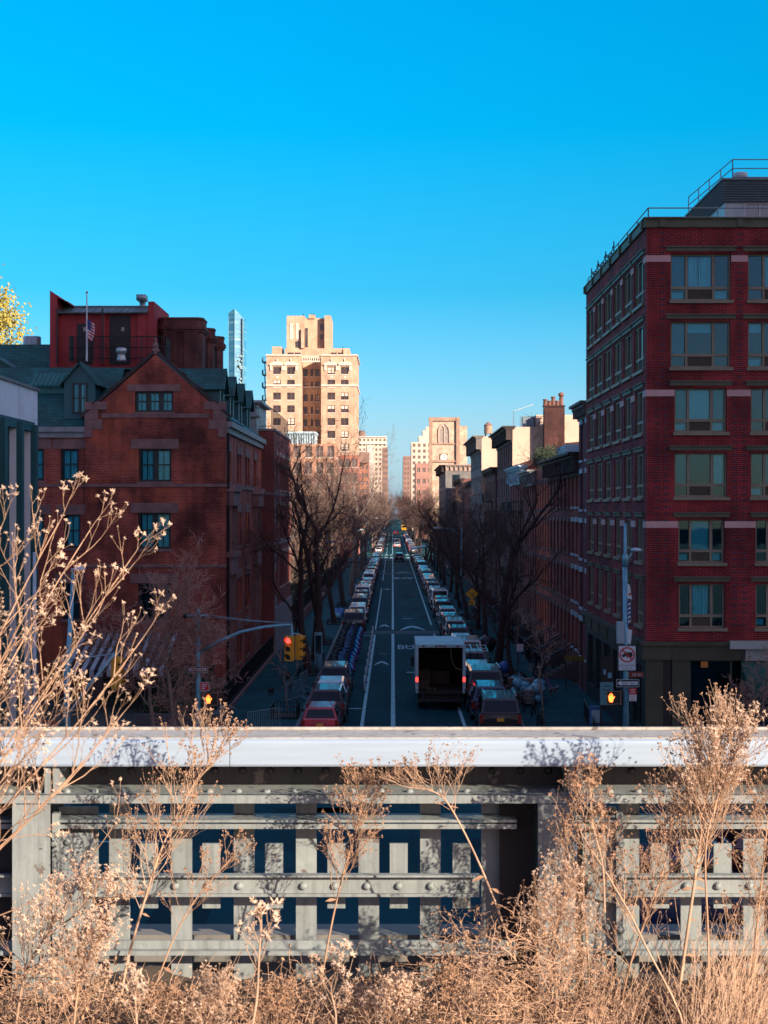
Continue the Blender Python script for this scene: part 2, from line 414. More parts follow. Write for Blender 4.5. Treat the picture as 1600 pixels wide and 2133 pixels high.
def slate(name, col):
    m, nt, b = nodes(name); P = pos(nt)
    sx = N(nt, 'ShaderNodeSeparateXYZ'); nt.links.new(P, sx.inputs[0])
    ad = N(nt, 'ShaderNodeMath', operation='ADD'); nt.links.new(sx.outputs[0], ad.inputs[0]); nt.links.new(sx.outputs[1], ad.inputs[1])
    cx = N(nt, 'ShaderNodeCombineXYZ'); nt.links.new(ad.outputs[0], cx.inputs[0]); nt.links.new(sx.outputs[2], cx.inputs[1])
    br = N(nt, 'ShaderNodeTexBrick', i_Scale=1.0); nt.links.new(cx.outputs[0], br.inputs['Vector'])
    br.inputs['Brick Width'].default_value = .35; br.inputs['Row Height'].default_value = .19; br.inputs['Mortar Size'].default_value = .012
    br.inputs['Color1'].default_value = (*col, 1); br.inputs['Color2'].default_value = (*[c * .6 for c in col], 1); br.inputs['Mortar'].default_value = (*[c * .25 for c in col], 1)
    f = ramp(nt, noise(nt, .8, 5, P), [(.3, .6), (.7, 1.25)])
    nt.links.new(mixc(nt, 1, br.outputs[0], f, 'MULTIPLY'), b.inputs['Base Color']); b.inputs['Roughness'].default_value = .55
    bp = N(nt, 'ShaderNodeBump', i_Strength=.6, i_Distance=.02, invert=True); nt.links.new(br.outputs['Fac'], bp.inputs['Height']); nt.links.new(bp.outputs[0], b.inputs['Normal'])
    return m
M_slate = slate('green slate', (.010, .12, .115))
M_copper = mat('green copper', (.02, .16, .15), .6, .3, 1.5)
M_wfr = mat('dark window frame', (.018, .028, .03), .55, .2, 3)
M_teal = mat('teal metal', (.012, .11, .125), .5, .2, 1)
M_clear = clear('clear pane', (.42, .88, .98))
M_dark = mat('dark room', (.012, .012, .014), .9, 0)
M_curt = mat('curtain cloth', (.58, .92, .95), .9, .15, 3)
M_blind = mat('roller blind', (.34, .80, .88), .9, .1, 1)
M_glass = glass('dark pane')
M_hbrick = brick('old red brick', (.46, .080, .050), (.27, .040, .030), (.50, .19, .13), .72, bw=.3, bh=.1, ms=.014, patch=(.60, .135, .06))
M_hbrick2 = brick('chimney brick', (.17, .05, .042), (.11, .036, .032), (.2, .1, .085), .55, bw=.3, bh=.1)
M_tar = mat('roof tar', (.05, .055, .06), .9)
M_black = mat('black iron', (.012, .014, .016), .5, .2, 5)

def curtain(th, fr, u0, u1, z0, z1, d, m, folds=9, name='curtain', amp=.035):
    mb = MB(); n = folds * 6; pts = []
    for i in range(n + 1):
        t = i / n; pts.append((u0 + (u1 - u0) * t, d + amp * math.sin(t * folds * 2 * pi) + amp * .5 * math.sin(t * folds * 4.4)))
    for (a, da), (b, db) in zip(pts, pts[1:]):
        mb.poly([fr(a, z0, da), fr(b, z0, db), fr(b, z1, db), fr(a, z1, da)])
    return mb.build(name, m, th, True)
def window(th, fr, u0, u1, z0, z1, d=.2, cols=(), rows=(.5,), mf=None, fw=.07, sill=None, lintel=None, see=True, back=.6, gl=None, mull=None):
    """frame with bars, its pane, sill and lintel: one part of the building and its sub-parts"""
    mf = mf or M_wfr; mb = MB(); mull = mull or fw
    for a, b, c, e in ((u0, u1, z0, z0 + fw), (u0, u1, z1 - fw, z1), (u0, u0 + fw, z0 + fw, z1 - fw), (u1 - fw, u1, z0 + fw, z1 - fw)):
        mb.fbox(fr, a, b, c, e, d - .04, d + .06)
    for t in cols:
        u = u0 + (u1 - u0) * t; mb.fbox(fr, u - mull / 2, u + mull / 2, z0 + fw, z1 - fw, d - .035, d + .055)
    for t in rows:
        z = z0 + (z1 - z0) * t; mb.fbox(fr, u0 + fw, u1 - fw, z - fw * .3, z + fw * .3, d - .02, d + .045)
    if see:
        mb.fquad(fr, u0, u1, z0, z1, d + back, 1)
    w = mb.build('window', [mf, M_dark], th)
    p = MB(); p.fquad(fr, u0 + fw * .5, u1 - fw * .5, z0 + fw * .5, z1 - fw * .5, d + .03); p.build('pane', gl or (M_clear if see else M_glass), w)
    if sill:
        s = MB(); s.fbox(fr, u0 - sill[0], u1 + sill[0], z0 - sill[1], z0 - .003, -sill[2], d + .02); s.build('sill', sill[3], w)
    if lintel:
        s = MB(); s.fbox(fr, u0 - lintel[0], u1 + lintel[0], z1 + .003, z1 + lintel[1], -lintel[2], d + .02); s.build('lintel', lintel[3], w)
    return w
def railing(mb, pts, h, n_rail=2, step=.14, r=.02, bar=.009, z=None):
    for (a, b) in zip(pts, pts[1:]):
        a = Vector(a); b = Vector(b); L = (b - a).length
        for k in range(n_rail):
            zz = Vector((0, 0, h * (1 - k / max(1, n_rail - 1) * .88) if n_rail > 1 else h))
            mb.tube([a + zz, b + zz], r, 5)
        if step:
            m = max(1, int(L / step))
            for i in range(m + 1):
                q = a + (b - a) * i / m; mb.tube([q, q + Vector((0, 0, h))], bar if i % 12 else r, 4)

# ================================================================ gabled brick hotel
D = 86.0
ht = thing('brick_hotel', 'old red brick hotel with steep stone coped gable, green slate roof and dormers', 'building', (-13.3, D, 0))
fw_, fs_ = FW(D), FS(-9.35)
x0, x1 = X(178, D), -9.35
ze = Zp(866, D); zap = Zp(738, D); xm = (x0 + x1) / 2
ops = []
def O(px0, px1, py0, py1, Y=D): return (X(px0, Y), X(px1, Y), Zp(py1, Y), Zp(py0, Y))
w3 = O(289, 357, 935, 1003); w2 = O(288, 356, 1068, 1143); w1 = O(288, 356, 1215, 1292); w0 = O(286, 360, 1345, 1415); wa = O(281, 361, 815, 858)
mb = MB()
zb = Zp(1010, D)
mb.facade(fw_, x0, x1, 0, ze, [w3, w2, w1, w0], .8)
# gable triangle with its attic opening
def gx(z): return (x1 - x0) / 2 * (zap - z) / (zap - ze)
for a, b in ((ze, wa[2]), (wa[3], zap)):
    mb.poly([(xm - gx(a), D, a), (xm + gx(a), D, a), (xm + gx(b), D, b), (xm - gx(b), D, b)])
a, b = wa[2], wa[3]
mb.poly([(xm - gx(a), D, a), (wa[0], D, a), (wa[0], D, b), (xm - gx(b), D, b)]); mb.poly([(wa[1], D, a), (xm + gx(a), D, a), (xm + gx(b), D, b), (wa[1], D, b)])
mb.facade(fw_, wa[0], wa[1], a, b, [wa], .8)
# left wing (slightly set back) and the street side
DL = D + .35; fl_ = FW(DL); xl = -24.5
l3 = O(126, 164, 935, 1001, DL); l2 = O(133, 168, 1072, 1141, DL); l1 = O(130, 166, 1215, 1290, DL); ll3 = (-20.6, -19.6, l3[2], l3[3]); ll2 = (-20.6, -19.6, l2[2], l2[3])
mb.facade(fl_, xl, x0, 0, Zp(888, D), [l3, l2, l1, ll3, ll2], .8)
side = []
zs3 = (w3[2], w3[3] - .05)
for ya, yb in ((86.9, 88.7), (92.3, 93.3), (93.9, 94.9), (97.5, 98.6), (99.2, 100.3), (103.6, 105.4)):
    side.append((ya, yb, *zs3))
for ya, yb in ((92.3, 93.3), (93.9, 94.9), (97.5, 98.6), (99.2, 100.3)):
    side.append((ya, yb, w2[2], w2[3])); side.append((ya, yb, w1[2], w1[3])); side.append((ya, yb, 1.2, 3.2))
for ya, yb in ((86.8, 89.5), (103.2, 105.9)):
    side.append((ya, yb, w2[2] - .2, w2[3] + .1)); side.append((ya, yb, w1[2], w1[3])); side.append((ya, yb, 1.2, 3.3))
ye = 109.6
mb.facade(fs_, D, ye, 0, ze - .3, side, .8)
mb.poly([(xl, DL, 0), (xl, ye, 0), (xl, ye, 15), (xl, DL, 15)]); mb.poly([(xl, ye, 0), (x1, ye, 0), (x1, ye, ze - .3), (xl, ye, ze - .3)])
mb.poly([(x0, D, 0), (x0, DL, 0), (x0, DL, ze), (x0, D, ze)])
mb.build('wall', M_hbrick, ht)
# stone trims
st = MB()
st.fbox(fw_, x0 - .02, x1 + .04, zb - .12, zb + .06, -.07, .05); st.fbox(fl_, xl, x0 - .03, zb - .12, zb + .06, -.07, .05)
st.fbox(fw_, x0 + .9, x1 - .9, Zp(870, D), Zp(861, D), -.06, .05)
st.fbox(fs_, D + .06, ye, zb - .12, zb + .06, -.07, .05)
st.fbox(fw_, x0 - .02, x1 + .04, Zp(1178, D) - .1, Zp(1178, D) + .08, -.06, .05)
st.fbox(fw_, x0 - .03, x1 + .05, 0, 1.1, -.08, .05)
for k in (0, 1):   # kneeler stones stepping at the gable feet
    for i, (w, h0, h1) in enumerate(((1.0, ze - .75, ze - .2), (.75, ze - .2, ze + .35), (1.25, ze + .35, ze + .8), (.45, ze - 1.2, ze - .75))):
        a = x0 - .04 if k == 0 else x1 + .05
        b = a + w * (1 if k == 0 else -1)
        st.fbox(fw_, min(a, b), max(a, b), h0, h1 - .01, -.05 - .012 * i, .06)
st.build('stone_trim', M_stone, ht)
cp = MB()                                              # gable coping and finial
for sx in (-1, 1):
    a = Vector((xm + sx * ((x1 - x0) / 2 + .25), D, ze - .1)); b = Vector((xm, D, zap + .12)); d = (b - a).normalized(); n = Vector((-d.z * 1, 0, d.x)) if sx > 0 else Vector((d.z * -1, 0, d.x))
    up = Vector((-d.z, 0, d.x)); up = up if up.z > 0 else -up
    cp.obox((a + b) / 2 + up * .05 + Vector((0, .17, 0)), d, (0, 1, 0), up, (b - a).length / 2, .24, .09)
    for t in (.2, .42, .64, .85):
        q = a + (b - a) * t + up * .16; cp.obox(q + Vector((0, .1, 0)), d, (0, 1, 0), up, .12, .2, .05)
cp.build('coping', mat('gable coping', (.05, .04, .04), .8), ht)
fn = MB(); fn.lathe([(.2, zap), (.22, zap + .25), (.13, zap + .35), (.17, zap + .5), (.05, zap + .75), (.09, zap + .82), (.02, zap + .95)], (xm, D + .1, 0), 8); fn.build('finial', M_stone, ht)
# windows
def dbl(o, th=ht, fr=fw_, cur=True, lint=True, cols=(.5,), lh=.55):
    w = window(th, fr, *o, d=.22, cols=cols, rows=(.52,), fw=.11, mull=.24, sill=(.1, .16, .08, M_stone), lintel=(.42, lh, .05, M_stone) if lint else None)
    if cur:
        n = len(cols) + 1
        for k in range(n):
            a = o[0] + (o[1] - o[0]) * k / n + .16; b = o[0] + (o[1] - o[0]) * (k + 1) / n - .16
            m_ = (a + b) / 2; g_ = .05
            curtain(w, fr, a, m_ - g_, o[2] + .1, o[3] - .1, .42, M_curt, 4); curtain(w, fr, m_ + g_ * .3, b, o[2] + .1, o[3] - .1, .42, M_curt, 3)
    return w
dbl(w3); dbl(w2); dbl(w1, cur=False); dbl(w0, cur=False)
dbl(wa, cols=(.333, .667), lh=.38)
for o in (l3, l2): dbl(o, fr=fl_, cols=())
dbl(l1, fr=fl_, cols=(), cur=False); dbl(ll3, fr=fl_, cols=()); dbl(ll2, fr=fl_, cols=())
for o in side:
    window(ht, fs_, *o, d=.3, cols=(), rows=(.5,), fw=.1, see=False, sill=(.08, .14, .07, M_stone), lintel=(.2, .5, .05, M_stone) if o[1] - o[0] < 2.2 else None)
# stone oriels on the street side
for ya, yb in ((86.5, 89.8), (102.9, 106.2)):
    ob = MB()
    z0, z1 = w2[2] - .2, w2[3] + .1
    ob.prism([(ya - .2, z1 + .3), (yb + .2, z1 + .3), (yb + .2, z1 + 1.1), (ya - .2, z1 + 1.1)], 'x', x1 + .003, x1 + .42)
    ob.prism([(ya - .3, z1 + 1.1), (yb + .3, z1 + 1.1), (yb, z1 + 1.5), (ya, z1 + 1.5)], 'x', x1 + .003, x1 + .55)
    for yy in (ya - .05, (ya + yb) / 2 - .13, yb - .2): ob.box(x1 + .003, x1 + .3, yy, yy + .25, z0, z1 + .29)
    ob.prism([(ya - .25, z0 - .3), (yb + .25, z0 - .3), (yb + .25, z0), (ya - .25, z0)], 'x', x1 + .003, x1 + .45)
    ob.prism([(ya - .1, z0 - 1.3), (yb + .1, z0 - 1.3), (yb + .1, z0 - .303), (ya - .1, z0 - .303)], 'x', x1 + .003, x1 + .32)
    for yy in (ya, (ya + yb) / 2 - .13, yb - .25): ob.box(x1 + .003, x1 + .22, yy, yy + .25, .1, z0 - 1.31)
    ob.build('oriel', M_stone, ht)
# roofs
rf = MB(); zr = Zp(752, D); zew = Zp(888, D)
def slab(mb, pts, t=.12, mi=0):
    pts = [Vector(p) for p in pts]; n = (pts[1] - pts[0]).cross(pts[2] - pts[0]).normalized()
    if n.z < 0: pts.reverse(); n = -n
    lo = [p - n * t for p in pts]; mb.poly(pts, mi); mb.poly(list(reversed(lo)), mi)
    for i in range(len(pts)):
        j = (i + 1) % len(pts); mb.poly([pts[i], lo[i], lo[j], pts[j]], mi)
slab(rf, [(xm, D + .05, zap), (xm, 95, zap), (x1 + .15, 95, ze - .1), (x1 + .15, D + .05, ze - .1)])
slab(rf, [(xm, D + .06, zap - .002), (x0 - .1, D + .06, ze - .1), (x0 - .1, 95, ze - .1), (xm, 95, zap - .002)])
slab(rf, [(xl, DL - .3, zew), (x0 + 1.5, DL - .3, zew), (x0 + 1.5, DL + 3.6, zr), (xl, DL + 3.6, zr)])   # mansard slope behind the left wing
slab(rf, [(xl, DL + 3.6, zr + .01), (xm + .6, DL + 3.6, zr + .01), (xm + .6, 109, zr + .01), (xl, 109, zr + .01)])
slab(rf, [(x1 + .25, 89.5, ze - .35), (x1 + .25, ye, ze - .35), (xm + .5, ye, zr), (xm + .5, 89.5, zr)])
zr2 = Zp(712, 96)
slab(rf, [(-40, 92, 15), (-21.3, 92, 15), (-21.3, 97.5, zr2), (-40, 97.5, zr2)]); slab(rf, [(-40, 97.5, zr2), (-21.3, 97.5, zr2), (-21.3, 104, 15), (-40, 104, 15)])
rf.build('roof', M_slate, ht)
gt = MB(); gt.fbox(fs_, D + .1, ye, ze - .62, ze - .3, -.35, -.003); gt.fbox(fs_, D + .1, ye, ze - .95, ze - .625, -.16, -.003)
gt.fbox(fl_, xl, x0 - .05, zew - .3, zew - .02, -.34, -.003); gt.fbox(fl_, xl, x0 - .05, zew - .62, zew - .303, -.15, -.003)
gt.build('cornice', mat('grey cornice', (.28, .3, .3), .6), ht)
# far-left gabled wing behind the white building
wg = MB(); wg.box(-40, -21.4, 92.1, 103.9, 0, 15.02); wg.build('rear_wing', M_hbrick, ht)
def gable_dormer(fr, uc, w, z0, zev, zpk, depth, mwall, mroof, win, name='dormer', back=3.5):
    b = MB(); hw = w / 2
    b.facade(fr, uc - hw, uc + hw, z0, zev, [win] if win else [], .3)
    b.poly([fr(uc - hw, zev, 0), fr(uc + hw, zev, 0), fr(uc, zpk - .12, 0)])
    b.poly([fr(uc - hw, z0, 0), fr(uc - hw, z0, back), fr(uc - hw, zev, back), fr(uc - hw, zev, 0)]); b.poly([fr(uc + hw, z0, 0), fr(uc + hw, z0, back), fr(uc + hw, zev, back), fr(uc + hw, zev, 0)])
    o = b.build(name, mwall, ht)
    r = MB(); e = .28
    for sx in (-1, 1):
        sl_ = (zpk - zev) / hw
        slab(r, [fr(uc, zpk, -e), fr(uc, zpk, back), fr(uc + sx * (hw + e), zev - e * sl_, back), fr(uc + sx * (hw + e), zev - e * sl_, -e)], .1)
    r.build('dormer_roof', mroof, o)
    if win:
        w_ = window(o, fr, *win, d=.12, rows=(.5,), cols=(.5,), fw=.1, see=False, gl=M_glass, mull=.07)
        return o, w_
    return o, None
fd = FW(DL + .15)
wd = O(150, 181, 797, 861, DL)
do, dw = gable_dormer(fd, X(165, DL), 1.75, Zp(872, DL), Zp(790, DL), Zp(752, DL), 0, M_teal, M_slate, None)
w_ = window(do, FW(DL + .05), *wd, d=.06, rows=(.5,), cols=(.5,), fw=.1, see=True, back=.08)
curtain(w_, FW(DL + .05), wd[0] + .1, wd[1] - .1, wd[2] + .08, wd[3] - .08, .105, M_curt, 5, amp=.012)
for uc in (87.9, 93.2, 98.4, 104.0):
    gable_dormer(FS(-9.75), uc, 2.3, ze - .3, Zp(806, 88), Zp(768, 88), 0, M_teal, M_slate, (uc - .6, uc + .6, ze + .1, Zp(812, 88)))
gable_dormer(FW(91.6), -24.0, 3.2, 15.5, Zp(770, 91.6), Zp(735, 91.6), 0, M_teal, M_slate, None)
sh = MB(); slab(sh, [(X(60, 88), 88.0, Zp(803, 88)), (X(135, 88), 88.0, Zp(803, 88)), (X(135, 88), 89.5, Zp(776, 89)), (X(60, 88), 89.5, Zp(776, 89))]); sh.box(X(62, 88), X(134, 88), 88.2, 89.4, 15, Zp(804, 88))
for i in range(9):
    a = X(60 + i * 9.3, 88); sh.tube([(a, 87.98, Zp(803, 88) + .03), (a, 89.5, Zp(776, 89) + .03)], .03, 4)
sh.build('shed_roof', M_copper, ht)
# chimneys
for (pa, pb, pt, Y) in ((333, 420, 661, 96), (421, 443, 683, 101), (444, 462, 700, 105.5)):
    c = MB(); xa, xb = X(pa, Y), X(pb, Y); zt = Zp(pt, Y); w = xb - xa; n = max(1, round(w / 1.3)); dy = 2.4 if n > 1 else 1.3
    k = .32
    oct_ = [(xa + k, Y), (xb - k, Y), (xb, Y + k), (xb, Y + dy - k), (xb - k, Y + dy), (xa + k, Y + dy), (xa, Y + dy - k), (xa, Y + k)]
    def grow(e): return [(x + (e if x > (xa + xb) / 2 else -e), y + (e if y > Y + dy / 2 else -e)) for x, y in oct_]
    c.prism(oct_, 'z', 15.5, zt - .9); c.prism(grow(.1), 'z', zt - .9, zt - .75); c.prism(grow(.18), 'z', zt - .75, zt - .5); c.prism(grow(.06), 'z', zt - .5, zt - .12); c.prism(grow(.1), 'z', zt - .12, zt)
    for i in range(max(1, n)):
        u = xa + w * (i + .5) / n if n > 1 else None
        if u: c.box(u - .42, u + .42, Y - .16, Y - .003, 15.5, zt - .92)
    c.build('chimney', M_hbrick2, ht)
# red rooftop bulkhead
bk = MB(); Y = 95.0; f5 = FW(Y); xa, xb = X(108, Y), X(322, Y); zt = Zp(630, Y); zl = Zp(760, Y)
M_red = mat('red stucco', (.36, .045, .05), .85, .25, .8, bump=.15)
bk.box(xa, xb, Y, Y + 6, zl - 2, Zp(648, Y)); bk.box(xb - .35, xb + .02, Y - .3, Y + 6.02, zl - 2, zt + .02)
bk.prism([(xa - .02, zl - 2.5), (xa + .42, zl - 2.5), (xa + .42, Zp(622, Y)), (xa + 1.1, zt), (xa + 1.1, zt - .1), (xa - .02, Zp(607, Y))], 'y', Y - .45, Y + 6.03)
bk.box(X(212, Y), X(222, Y), Y - .25, Y - .003, zl, Zp(650, Y)); bk.box(X(288, Y), X(310, Y), Y - .2, Y - .003, zl, Zp(650, Y))
b_ = bk.build('bulkhead', M_red, ht)
r_ = MB(); slab(r_, [(xa + .4, Y - .5, Zp(652, Y)), (xb - .4, Y - .5, Zp(652, Y)), (xb - .4, Y + 1.5, Zp(634, Y)), (xa + .4, Y + 1.5, Zp(634, Y))], .08); r_.box(xa + .43, xb - .36, Y + 1.5, Y + 6, zt - .5, zt)
for i in range(14): r_.tube([(xa + .5 + i * .42, Y - .5, Zp(652, Y) + .02), (xa + .5 + i * .42, Y + 1.5, Zp(634, Y) + .02)], .025, 4)
r_.build('bulkhead_roof', mat('weathered tin', (.12, .15, .15), .5, .5, 1.5), b_)
for (pa, pb, pt) in ((161, 193, 674), (229, 272, 657)):
    d_ = MB(); d_.fbox(f5, X(pa, Y), X(pb, Y), zl, Zp(pt, Y), -.06, -.004); d_.fbox(f5, X(pa, Y) + .1, X(pb, Y) - .1, zl + .1, Zp(pt, Y) - .1, -.09, -.061)
    do_ = d_.build('door', mat('dark door', (.02, .018, .022), .6), b_)
    n_ = MB(); n_.fbox(f5, X(pb, Y) - .55, X(pb, Y) - .37, Zp(690, Y), Zp(682, Y), -.1, -.092); n_.build('notice', M_stonel, do_)
dk = MB(); xa_, xb_ = X(276, Y), X(292, Y)
dk.tube([((xa_ + xb_) / 2, Y + 2.4, zt - .3), ((xa_ + xb_) / 2, Y + 2.4, Zp(618, Y))], .2, 8); dk.box(xa_ - .05, xb_ + .05, Y + 1.7, Y + 2.7, Zp(617, Y), Zp(605, Y))
dk.build('exhaust_duct', mat('galvanised', (.35, .42, .45), .4, .2, 2, .5), b_, True)
p_ = MB()
for px, pt in ((123, 643), (217, 645)): p_.tube([(X(px, Y), Y - .5, zl), (X(px, Y), Y - .5, Zp(pt, Y))], .05, 6)
p_.build('downpipe', M_black, b_)
rl = MB(); Yr = 93.6
railing(rl, [(X(145, Yr), Yr + 1.2, zl + .1), (X(145, Yr), Yr, zl + .1), (X(345, Yr), Yr, zl + .1), (X(345, Yr), Yr + 4, zl + .1)], 1.5, 3, .12, .035, .012)
rl.build('roof_railing', M_black, ht)
v = MB(); v.lathe([(.3, zl), (.3, zl + .2), (.26, zl + .25), (.26, zl + .5), (.34, zl + .55), (.34, zl + .8), (.2, zl + .85)], (X(253, 93), 93, 0), 12); v.build('roof_vent', mat('vent aluminium', (.5, .52, .52), .35, .1, 2, .7), ht, True)
t_ = MB()
for px in (53, 66): t_.lathe([(.38, 18), (.38, Zp(699, 98)), (.3, Zp(697, 98))], (X(px, 98), 99, 0), 14)
t_.build('roof_tank', mat('tank metal', (.4, .46, .48), .4, .2, 2, .5), ht, True)
dp = MB(); dp.tube([(x1 + .12, D + .35, 0), (x1 + .12, D + .35, ze - .6)], .07, 6); dp.build('downpipe', M_black, ht)
# flag on the roof
fp = thing('flagpole', 'thin white flagpole on the hotel roof in front of the red bulkhead', 'flagpole', (X(181, 92.5), 92.5, Zp(750, 92.5)))
q = MB(); q.tube([(X(181, 92.5), 92.5, Zp(752, 92.5)), (X(181, 92.5), 92.5, Zp(610, 92.5))], [.06, .035], 8); q.build('pole', mat('white pole', (.7, .7, .72), .4), fp)
q = MB(); q.ball((X(181, 92.5), 92.5, Zp(609, 92.5)), .08); q.build('ball', mat('gilt', (.6, .45, .15), .3, 0, 1, .8), fp)
fm, fnt, fb = nodes('flag cloth')
fx0, fz0 = X(181, 92.5), Zp(704, 92.5)
fc = N(fnt, 'ShaderNodeUVMap'); 
q = MB(); nu, nv = 10, 13; gp = []
for j in range(nv + 1):
    for i in range(nu + 1):
        u, t = i / nu, j / nv
        w = .30 + .14 * math.sin(t * 2.6)
        xx = fx0 + .05 + u * w * (1 if t > .1 else .8); yy = 92.45 + .14 * math.sin(u * 11 + t * 2) * u
        zz = fz0 + 1.15 * t - u * .28 * (1 - .2 * t); gp.append((xx, yy, zz))
for j in range(nv):
    for i in range(nu):
        a = j * (nu + 1) + i
        mi = 2 if (j >= 6 and i < 5) else (0 if j % 2 == 0 else 1)
        if mi == 2 and (i + j) % 2: mi = 2
        q.poly([gp[a], gp[a + 1], gp[a + nu + 2], gp[a + nu + 1]], mi)
for j in range(7, 13, 2):
    for i in range(0, 5, 2):
        a = j * (nu + 1) + i; c = (Vector(gp[a]) + Vector(gp[a + nu + 2])) / 2 + Vector((0, -.02, 0)); q.box(c.x - .012, c.x + .012, c.y - .012, c.y, c.z - .012, c.z + .012, 1)
q.build('stars_and_stripes', [mat('flag red', (.55, .03, .04), .8, 0), mat('flag white', (.75, .72, .72), .8, 0), mat('flag blue', (.03, .04, .18), .8, 0)], None, False, ('stars and stripes flag hanging limp from the hotel roof pole', 'flag'))
# ================================================================ white corner building at the left edge
wb = thing('white_building', 'low white panelled building with tall teal window bays at the left edge', 'building', (-17.5, 70, 0))
fx = FS(-17.5); q = MB(); M_wpan = mat('white panel', (.74, .84, .9), .6, .12, .6); zt = 16.35
bays = [(62.3, 64.7), (65.9, 68.3), (69.5, 71.4), (72.4, 74.2)]
q.facade(fx, 58, 75.7, 0, zt, [(a, b, .4, 14.3) for a, b in bays] + [(59, 61.2, .4, 14.3)], .7)
q.poly([(-17.5, 75.7, 0), (-34, 75.7, 0), (-34, 75.7, zt), (-17.5, 75.7, zt)]); q.poly([(-17.5, 58, 0), (-34, 58, 0), (-34, 58, zt), (-17.5, 58, zt)]); q.poly([(-17.5, 58, zt), (-17.5, 75.7, zt), (-34, 75.7, zt), (-34, 58, zt)])
q.build('wall', M_wpan, wb)
q = MB(); q.fbox(fx, 57.9, 75.78, zt, zt + .12, -.12, .4)
for z in (14.9, 12.6, 10.2, 7.8, 5.2, 2.6): q.fbox(fx, 74.9, 75.69, z, z + .02, -.006, .01)
for y in (60, 64, 68, 72): q.fbox(fx, y, y + .02, 14.4, zt, -.006, .01)
q.build('panel_joints', mat('panel joint', (.2, .22, .23), .6), wb)
q = MB()
for a, b in zip((61.2, 64.7, 68.3, 71.4), (62.3, 65.9, 69.5, 72.4)): q.fbox(fx, a + .43, b - .003, .2, 14.6, -.05, .2)
q.fbox(fx, 58, 74.9, 14.3, 14.75, -.06, .2)
q.build('teal_panel', M_teal, wb)
for a, b in bays + [(59, 61.2)]:
    w_ = window(wb, fx, a, b, .4, 14.3, d=.35, cols=(.33, .67), rows=(.12, .3, .36, .52, .66, .72, .88), mf=M_teal, fw=.14, see=False, mull=.1)
    q = MB(); q.fbox(fx, b + .02, b + .42, .2, 14.6, -.28, -.003); q.build('fin', M_teal, w_)
# ================================================================ modern brick neighbour
nb = thing('brick_annex', 'flat roofed modern red brick building with paired windows beside the hotel', 'building', (-9, 118, 0))
Y0 = 110.0; xr = -8.5; zt = Zp(897, 110); M_nbrick = brick('annex brick', (.3, .07, .055), (.25, .06, .05), (.2, .1, .09), .25)
f1, f2 = FW(Y0), FS(xr); q = MB(); so_ = []
for lv in (12.0, 8.35, 4.7):
    for ya in (112.4, 115.7, 117.6, 119.5, 122.0, 124.4, 126.2):
        so_.append((ya, ya + 1.15, lv, lv + 2.5))
q.facade(f2, Y0, 128, 0, zt, so_, .5); q.facade(f1, -20, xr, 0, zt, [], .3)
q.poly([(-20, 128, 0), (xr, 128, 0), (xr, 128, zt), (-20, 128, zt)]); q.poly([(-20, Y0, zt - .4), (xr, Y0, zt - .4), (xr, 128, zt - .4), (-20, 128, zt - .4)])
q.build('wall', M_nbrick, nb)
for o in so_: window(nb, f2, *o, d=.3, rows=(.4,), fw=.08, see=False, lintel=(.1, .3, .04, M_stonel), sill=(.06, .12, .06, M_stonel))
q = MB()
for z in (zt - 4.6, zt - 8.2): q.fbox(f2, Y0 - .05, 128, z, z + .2, -.06, .02); q.fbox(f1, -20, xr + .06, z, z + .2, -.06, .02)
q.fbox(f2, Y0, 128.1, zt, zt + .15, -.1, .3); q.fbox(f1, -20, xr - .31, zt, zt + .15, -.1, .3); q.fbox(f2, Y0, 128, 0, 3.4, -.12, -.004)
q.build('stone_band', mat('grey stone band', (.24, .24, .25), .85), nb)
q = MB()
for lv in (12.0, 8.35): q.fbox(f2, 115.3, 121, lv + 1.7, lv + 1.85, -.5, -.004); q.fbox(f2, 111.8, 114, lv + 1.7, lv + 1.85, -.5, -.004)
q.build('canopy', M_black, nb)
q = MB()
for lv in (9.6, 6.0, 2.6):
    q.fbox(f2, 110.9, 111.9, lv, lv + 1.7, -.03, -.003)
q.build('grey_panel', mat('zinc panel', (.2, .27, .29), .5), nb)
rl = MB(); railing(rl, [(-12.5, Y0 + .25, zt + .15), (xr - .2, Y0 + .25, zt + .15), (xr - .2, 127.5, zt + .15)], 1.5, 2, .8, .02, .02); rl.build('roof_fence', M_black, nb)
q = MB(); q.box(-11.2, -9.6, 108.4, 109.9, zt - .4, zt + .9); q.box(-11.4, -9.4, 108.2, 109.95, zt + .9, zt + 1.0); q.box(-14, -9.9, 112, 120, zt - .4, zt + 2.1); q.box(-14.2, -9.5, 111.6, 120.2, zt + 2.1, zt + 2.3)
q.build('penthouse', mat('penthouse metal', (.25, .32, .34), .5), nb)
# ================================================================ corner apartment block on the right
D = 66.0; xc = 10.91; YB = 86.6
M_rb = brick('maroon brick', (.33, .015, .019), (.21, .010, .014), (.44, .11, .11), .6, bw=.3, bh=.085, ms=.011)
M_rbd = brick('dark header brick', (.10, .03, .05), (.08, .025, .045), (.14, .07, .08), .2, bw=.3, bh=.085)
M_olive = mat('olive metal', (.11, .12, .075), .6, .2, 1.5); M_tanf = mat('taupe window frame', (.26, .23, .16), .55, .15, 2)
M_block = mat('pink stone block', (.66, .40, .38), .85, .15, 1)
M_grille = mat('vent grille', (.09, .08, .06), .7, .15, 4)
rb = thing('corner_apartment_block', 'maroon brick apartment block with taupe picture windows on the street corner', 'building', (16, D, 0))
fw_, fs_ = FW(D), FN(xc)
zt = Zp(474, D); xR = 26.0
rows_ = [(528, 625, 1397, 1523, 1558), (669, 765, 1397, 1522, 1558), (808, 900, 1405, 1514, 1564), (943, 1035, 1405, 1515, 1564), (1082, 1172, 1413, 1509, 1574), (1216, 1308, 1414, 1510, 1574)]
